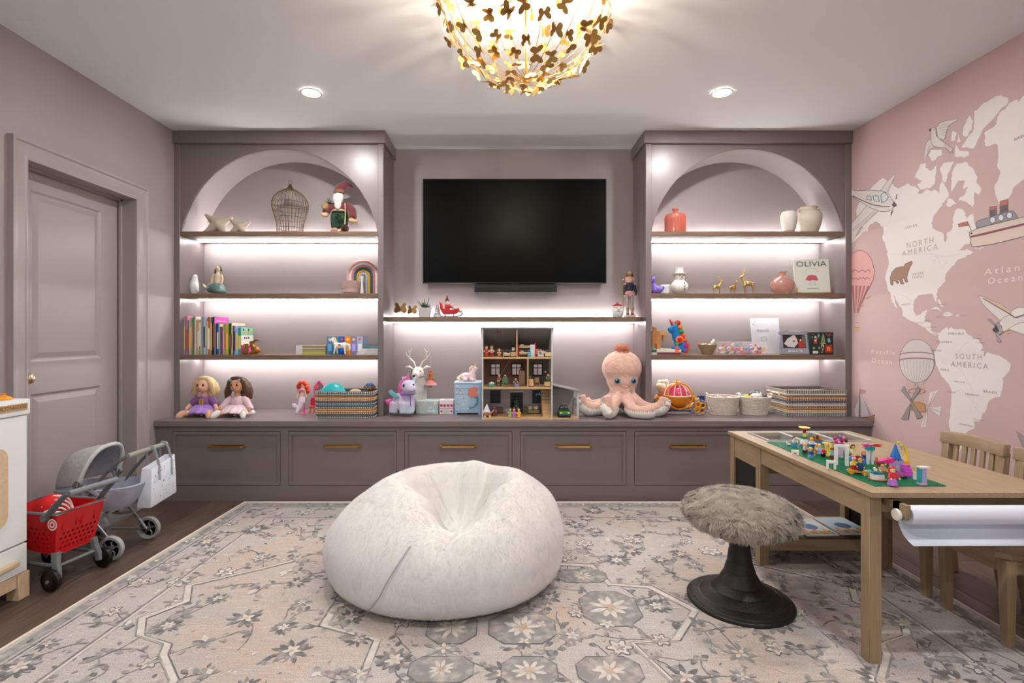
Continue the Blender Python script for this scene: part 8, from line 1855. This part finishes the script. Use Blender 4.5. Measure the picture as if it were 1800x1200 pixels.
ISL = ['1712,208;1713,195;1723,187;1733,180;1747,172;1760,167;1772,172;1772,180;1757,195;1743,212;1728,227;1722,240;1712,260;1703,260;1690,258;1698,247;1710,232;1713,215', '1692,237;1694,223;1704,203;1711,213;1708,228;1697,241', '1672,248;1674,230;1682,233;1679,246', '1682,250;1684,236;1688,249', '1678,275;1680,255;1687,265;1703,266;1703,273;1695,277',
 '1673,305;1682,288;1697,284;1707,293;1718,311;1717,322;1725,332;1720,343;1713,337;1713,357;1710,365;1700,355;1685,352;1687,347;1695,343;1702,328;1693,332;1697,318;1685,317;1675,333;1671,340;1673,318', '1608,312;1618,288;1628,287;1627,295;1637,300;1647,290;1645,305;1643,323;1635,331;1618,333;1613,323;1622,318;1615,315', '1652,297;1658,287;1677,284;1665,308;1663,320;1657,320;1655,305', '1632,273;1637,263;1657,263;1655,273;1638,283', '1663,360;1668,348;1682,358;1667,364',
 '1636,542;1642,540;1650,541;1658,548;1650,546', '1655,552;1665,548;1676,553;1668,556;1660,555', '1680,553;1686,552;1688,555;1681,556', '1648,527;1652,526;1654,531;1659,540;1655,538;1650,532', '1712,434;1720,437;1730,433;1722,439']
p = Print('continent_print')
p.fill(rough(NA, 1.5), LAND, 0).fill(rough(SA, 1.0), LAND, 0).fill(rough(GL, 1.5), LAND, 0)
for s_ in ISL: p.fill(rough(P_(s_), 1.4), LAND, 0)
B_ = (196,188,186)
for s_ in ('1562,447;1600,447;1640,446;1660,452;1690,446', '1572,514;1590,520;1605,531', '1672,640;1690,650;1700,668;1712,690', '1700,600;1690,612;1676,626', '1708,690;1712,706;1720,712', '1676,690;1690,684;1702,694;1712,712;1720,724', '1640,460;1648,452;1655,468', '1640,450;1652,452;1664,462;1654,470'): p.line(P_(s_), B_, .5, 1)
p.done()
p = Print('map_lettering'); G1, G2, G3 = (172,163,161), (112,104,104), (226,212,210)
p.text('NORTH', 1618, 427, 1594, 1641, G1).text('AMERICA', 1617, 440, 1586, 1649, G1).text('SOUTH', 1703, 627, 1680, 1726, G1).text('AMERICA', 1704, 642, 1672, 1737, G1)
p.text('Atlantic', 1781, 472, 1731, 1832, G3).text('Ocean', 1768, 491, 1737, 1798, G3).text('Pacific', 1553, 619, 1532, 1573, G3).text('Ocean', 1550, 635, 1533, 1568, G3)
for a in (('CANADA',1602,398,1591,1612),('UNITED',1614,481,1604,1624),('STATES',1614,487,1604,1624),('MEXICO',1593,535,1585,1601),('VENEZUELA',1681,586,1666,1695),('COLOMBIA',1660,601,1647,1674),('PERU',1661,650,1654,1668),('ECUADOR',1646,616,1637,1655),('BOLIVIA',1687,671,1678,1696),('BRAZIL',1742,689,1729,1754),('CHILE',1672,689,1666,1679),('PARAGUAY',1710,694,1697,1722),('URUGUAY',1721,738,1712,1730),('ARGENTINA',1698,747,1686,1710),('GREENLAND',1808,236,1783,1834),('CUBA',1645,545,1639,1651),('HAITI',1660,552,1654,1666),('JAMAICA',1651,557,1645,1657),('BAHAMAS',1656,535,1648,1664),('GUATEMALA',1617,567,1609,1625),('HONDURAS',1632,563,1625,1639),('NICARAGUA',1638,575,1630,1646),('PANAMA',1641,587,1634,1648),('GUYANA',1717,595,1710,1726),('SURINAME',1724,602,1717,1731),('PUERTO RICO',1690,554,1682,1699)): p.text(*a, G2, 4)
p.done()
W = (212,205,202); GW = (196,189,187); DK = (96,90,92); GLS = (200,212,216)
# propeller plane over Alaska
p = Print('airplane_print')
p.shape(P_('1497,429;1497,392;1523,362;1533,359;1545,364;1546,369;1540,375;1513,400'), W, DK, .7, 2).line(P_('1499,403;1520,386;1541,367'), DK, .5, 4).line(P_('1499,406;1518,392;1540,373'), DK, .5, 4)
p.shape(P_('1548,335;1560,318;1572,306;1574,308;1567,325;1560,342'), W, LINE, .7, 2).fill(P_('1557,338;1568,317;1571,314;1563,337'), GW, 4)
p.shape(P_('1496,331;1502,335;1530,334;1553,336;1562,341;1571,354;1572,363;1566,370;1556,372;1545,371;1530,365;1512,354;1496,344'), W, DK, .8, 4)
p.shape(P_('1496,347;1503,346;1500,350'), W, DK, .6, 4).shape(P_('1504,335;1511,329;1509,335'), W, LINE, .6, 3)
p.line(P_('1499,344;1515,352;1535,360;1555,363;1565,363'), DK, 1.6, 6)
for s_ in ('1523,350;1525,344;1531,345;1532,352', '1535,344;1544,344;1546,354;1537,353', '1549,343;1555,337;1562,346;1558,353;1550,356'): p.shape(P_(s_), GLS, (70,66,68), .9, 6)
p.shape(P_('1568,360;1572,354;1577,361;1572,364'), DK, DK, .5, 6).fill(P_('1574,352;1576,342;1578,340;1577,348'), (120,114,114), 6).fill(P_('1571,366;1570,372;1566,381;1566,374'), (120,114,114), 6); p.done()
# second plane at the frame edge
p = Print('airplane_print')
p.shape(P_('1720,520;1725,520;1762,535;1778,549;1782,556;1758,563;1742,549;1728,535'), W, LINE, .8, 2).fill(P_('1725,520;1762,536;1778,548;1777,552;1750,538'), (206,176,156), 4).line(P_('1728,524;1776,552;1785,558;1806,551'), (70,64,66), 1.3, 6)
p.shape(P_('1752,572;1764,558;1776,553;1800,543;1822,540;1822,572;1800,574;1784,578;1764,583'), W, LINE, .8, 4).shape(P_('1776,553;1780,545;1790,540;1806,540;1812,552;1786,559'), (220,214,210), LINE, .8, 6)
p.shape(P_('1773,578;1790,568;1806,565;1830,570;1830,602;1800,588'), (218,211,208), LINE, .8, 7).fill(P_('1764,582;1774,578;1782,582;1770,587'), (206,170,146), 5)
p.shape(P_('1750,570;1755,566;1761,573;1763,584;1757,589;1752,583'), (160,154,164), DK, .8, 6).shape(P_('1745,580;1752,571;1757,582;1750,584'), (76,74,78), (60,58,60), .6, 8)
p.shape(P_('1736,561;1741,560;1748,568;1749,573;1743,567'), (160,154,166), DK, .6, 6).shape(P_('1750,584;1753,590;1760,598;1759,602;1753,600'), (160,154,166), DK, .6, 6); p.done()
# ship
p = Print('ship_print'); SG, RD = (150,144,152), (178,112,100)
p.shape(P_('1740,380;1740,364;1752,362;1752,378'), (104,98,104), DK, .8, 2).fill(P_('1740.5,369;1740.5,364.5;1751.5,362.5;1751.5,367.5'), RD, 4).shape(P_('1758,376;1758,354;1772,351;1772,372'), (104,98,104), DK, .8, 2).fill(P_('1758.5,362;1758.5,354.5;1771.5,351.5;1771.5,359'), RD, 4)
p.shape(P_('1717,401;1717,390;1722,387;1777,370;1782,371;1790,383'), SG, DK, .8, 5)
for x, y in ((1745.5,386.5),(1760,382.5),(1775,378.5)): p.shape([(x+5*cos(a), y+5.6*sin(a)) for a in [2*pi*k/18 for k in range(18)]], (206,212,220), (84,80,84), 1, 7)
p.shape(P_('1704,408;1720,401;1792,383;1840,372;1850,390;1830,408;1790,418;1750,428;1712,434;1708,432'), (208,192,182), DK, .9, 6).fill(P_('1705,415;1730,409;1800,392;1846,381;1847,385;1800,396;1730,413;1706,418'), (134,84,88), 8).fill(P_('1706.5,409;1709.5,408;1710,411;1707,412'), (70,64,66), 9)
p.line(P_('1700,388;1708,405'), DK, 1, 5).shape(P_('1701,390;1693,391;1684,394;1687,397;1684,399;1695,397;1704,396'), RD, (120,70,70), .7, 5); p.done()
# dove
p = Print('dove_print')
p.shape(P_('1646,223;1652,216;1664,212;1684,209;1680,213;1668,220;1664,232;1660,246;1652,244;1648,240'), W, LINE, .7, 2)
for k in range(6): p.line([(1650+k*2, 222+k*4), (1658+k*1.2, 219+k*4.5), (1668-k, 217+k*5)], LINE, .5, 4)
p.shape(P_('1636,244;1629,250;1625,264;1625,284;1630,272;1636,262;1644,256'), W, LINE, .7, 2).line(P_('1629,276;1631,262;1636,252'), LINE, .5, 4).line(P_('1632,268;1634,260;1639,254'), LINE, .5, 4)
p.shape(P_('1637,226;1641,224;1645,226;1646,238;1652,244;1662,252;1676,262;1672,268;1662,260;1650,259;1642,257;1637,250'), W, LINE, .8, 5).line(P_('1660,254;1672,263;1676,270'), LINE, .6, 7).line(P_('1658,256;1668,264;1670,271'), LINE, .6, 7).fill(P_('1633.5,227;1637,225.5;1638,230;1634,231'), (104,84,76), 7).fill(P_('1641,227;1642.3,227;1642.3,228.4;1641,228.4'), DK, 7); p.done()
# bear
p = Print('bear_print'); BR = (160,128,110)
p.shape(P_('1566,500;1565,488;1568,478;1575,471;1582,469;1590,468;1591,464;1597,461;1603,459;1604,462;1600,469;1597,477;1594,488;1596,495;1592,496;1589,488;1586,490;1589,499;1584,499;1581,492;1577,491;1581,497;1577,498;1573,493;1570,494;1570,501'), BR, (96,76,68), .8, 2); p.done()
# striped balloon at the bookcase
p = Print('balloon_print'); PK = (210,160,156)
ov = lambda cx, cy, rx, ry, a0=0, a1=360, n=30: [(cx+rx*cos(radians(a0+(a1-a0)*k/n)), cy+ry*sin(radians(a0+(a1-a0)*k/n))) for k in range(n+1)]
p.fill(P_('1496,462;1498,446;1506,441;1516,440;1526,446;1533,458;1537,474;1536,490;1530,502;1518,522;1508,545;1506,555;1504,545;1500,530;1496,515'), PK, 2)
p.line(P_('1498,446;1506,441;1516,440;1526,446;1533,458;1537,474;1536,490;1530,502;1518,522;1508,545'), (130,90,92), .8, 4)
for a, b in ((1497,1502),(1504,1504.2),(1511,1506),(1518,1507),(1525,1508)): p.fill([(a,502),(a+3.6,502),(b+.9,550),(b,550)], (164,110,112), 4)
random.seed(40)
for y0 in (476, 489): p.line([(1497+3*k, y0+random.uniform(-2.4,2.4)) for k in range(12)], (120,80,82), .9, 5)
for a, b in ((1499,1503.5),(1511,1509.5)): p.line([(a,535),(b,576)], (180,160,150), .4, 3)
p.fill(P_('1502,575;1511,575;1510,583;1504,583'), (190,160,120), 4).line(P_('1502,575;1511,575'), (130,104,76), .8, 5).line(P_('1503,567;1510,567'), (160,140,120), .8, 4)
for s_ in ('1513,531;1518,527;1522,522;1518,530', '1521,524;1527,521;1533,519;1526,526', '1514,535;1520,536;1516,541'): p.fill(P_(s_), (170,150,124), 4)
p.done()
# grey balloon airship
p = Print('airship_print'); GB_ = (200,193,190)
p.shape(ov(1612,634,30.5,38), GB_, LINE, .8, 4)
for y0, h_ in ((620,1.0),(630,1.3)): p.line([(1612+30.2*cos(a), y0+3.5-4.5*sin(a)) for a in [pi-pi*k/12 for k in range(13)]], (160,110,124), 1.6*h_, 7)
for k in range(9): x = 1588+k*6; p.line([(x, 633), (1612+(x-1612)*.86, 655), (1612+(x-1612)*.5, 669)], (150,142,142), .5, 7)
for k in range(10):
    x = 1591+k*4.6; p.line([(x, 655+12*(1-abs(x-1612)/24)), (1597+2.9*k, 690), (1600+2.6*k, 709)], (184,146,126), .4, 3)
p.line(ov(1612,687,14.5,4.6), (156,116,86), 1, 6, True); p.shape(P_('1603,707;1616,706;1627,711;1627,724;1616,724;1602,720'), (176,134,92), (120,88,60), .8, 6).fill(ov(1610,675,4,4,0,360,14), (170,162,160), 3)
for c0, pts in (((1601,708), ('1601,706;1585,686;1590,679;1602,702','1603,706;1618,686;1614,678;1602,702','1600,709;1585,736;1597,737;1601,712','1603,711;1613,737;1622,732;1606,709')),): 
    for s_ in pts: p.shape(P_(s_), (140,134,134), (96,90,92), .7, 8)
for s_ in ('1632,715;1634,690;1652,684;1644,694', '1634,717;1655,714;1652,731;1636,719', '1631,719;1630,734;1627,750;1618,750;1624,734'): p.fill(P_(s_), (206,198,195), 3)
for s_ in ('1632,716;1642,690', '1633,717;1652,723', '1631,718;1623,748'): p.line(P_(s_), LINE, .6, 5)
p.done()
# sail boat by the worktop, whale tail at the frame edge
p = Print('sailboat_print')
p.shape(P_('1511,696;1502,718;1502,731;1510,733'), (206,202,204), LINE, .6, 2).shape(P_('1513,695;1521,708;1528,726;1527,732;1513,733'), (206,202,204), LINE, .6, 2).line(P_('1511.5,684;1511.5,734'), (120,88,76), 1.1, 4).shape(P_('1512,684;1523,686;1520,689;1523,691;1512,692'), (176,128,122), LINE, .6, 5).shape(P_('1500,734;1528,733;1538,728;1536,742;1530,752;1510,756;1500,750'), (150,122,104), (100,80,70), .8, 4); p.done()
p = Print('whale_print'); p.shape(P_('1786,757;1791,768;1797,780;1800,800;1806,816;1830,816;1826,800;1812,790;1806,774;1796,764'), (162,146,150), DK, .8, 2); p.done()
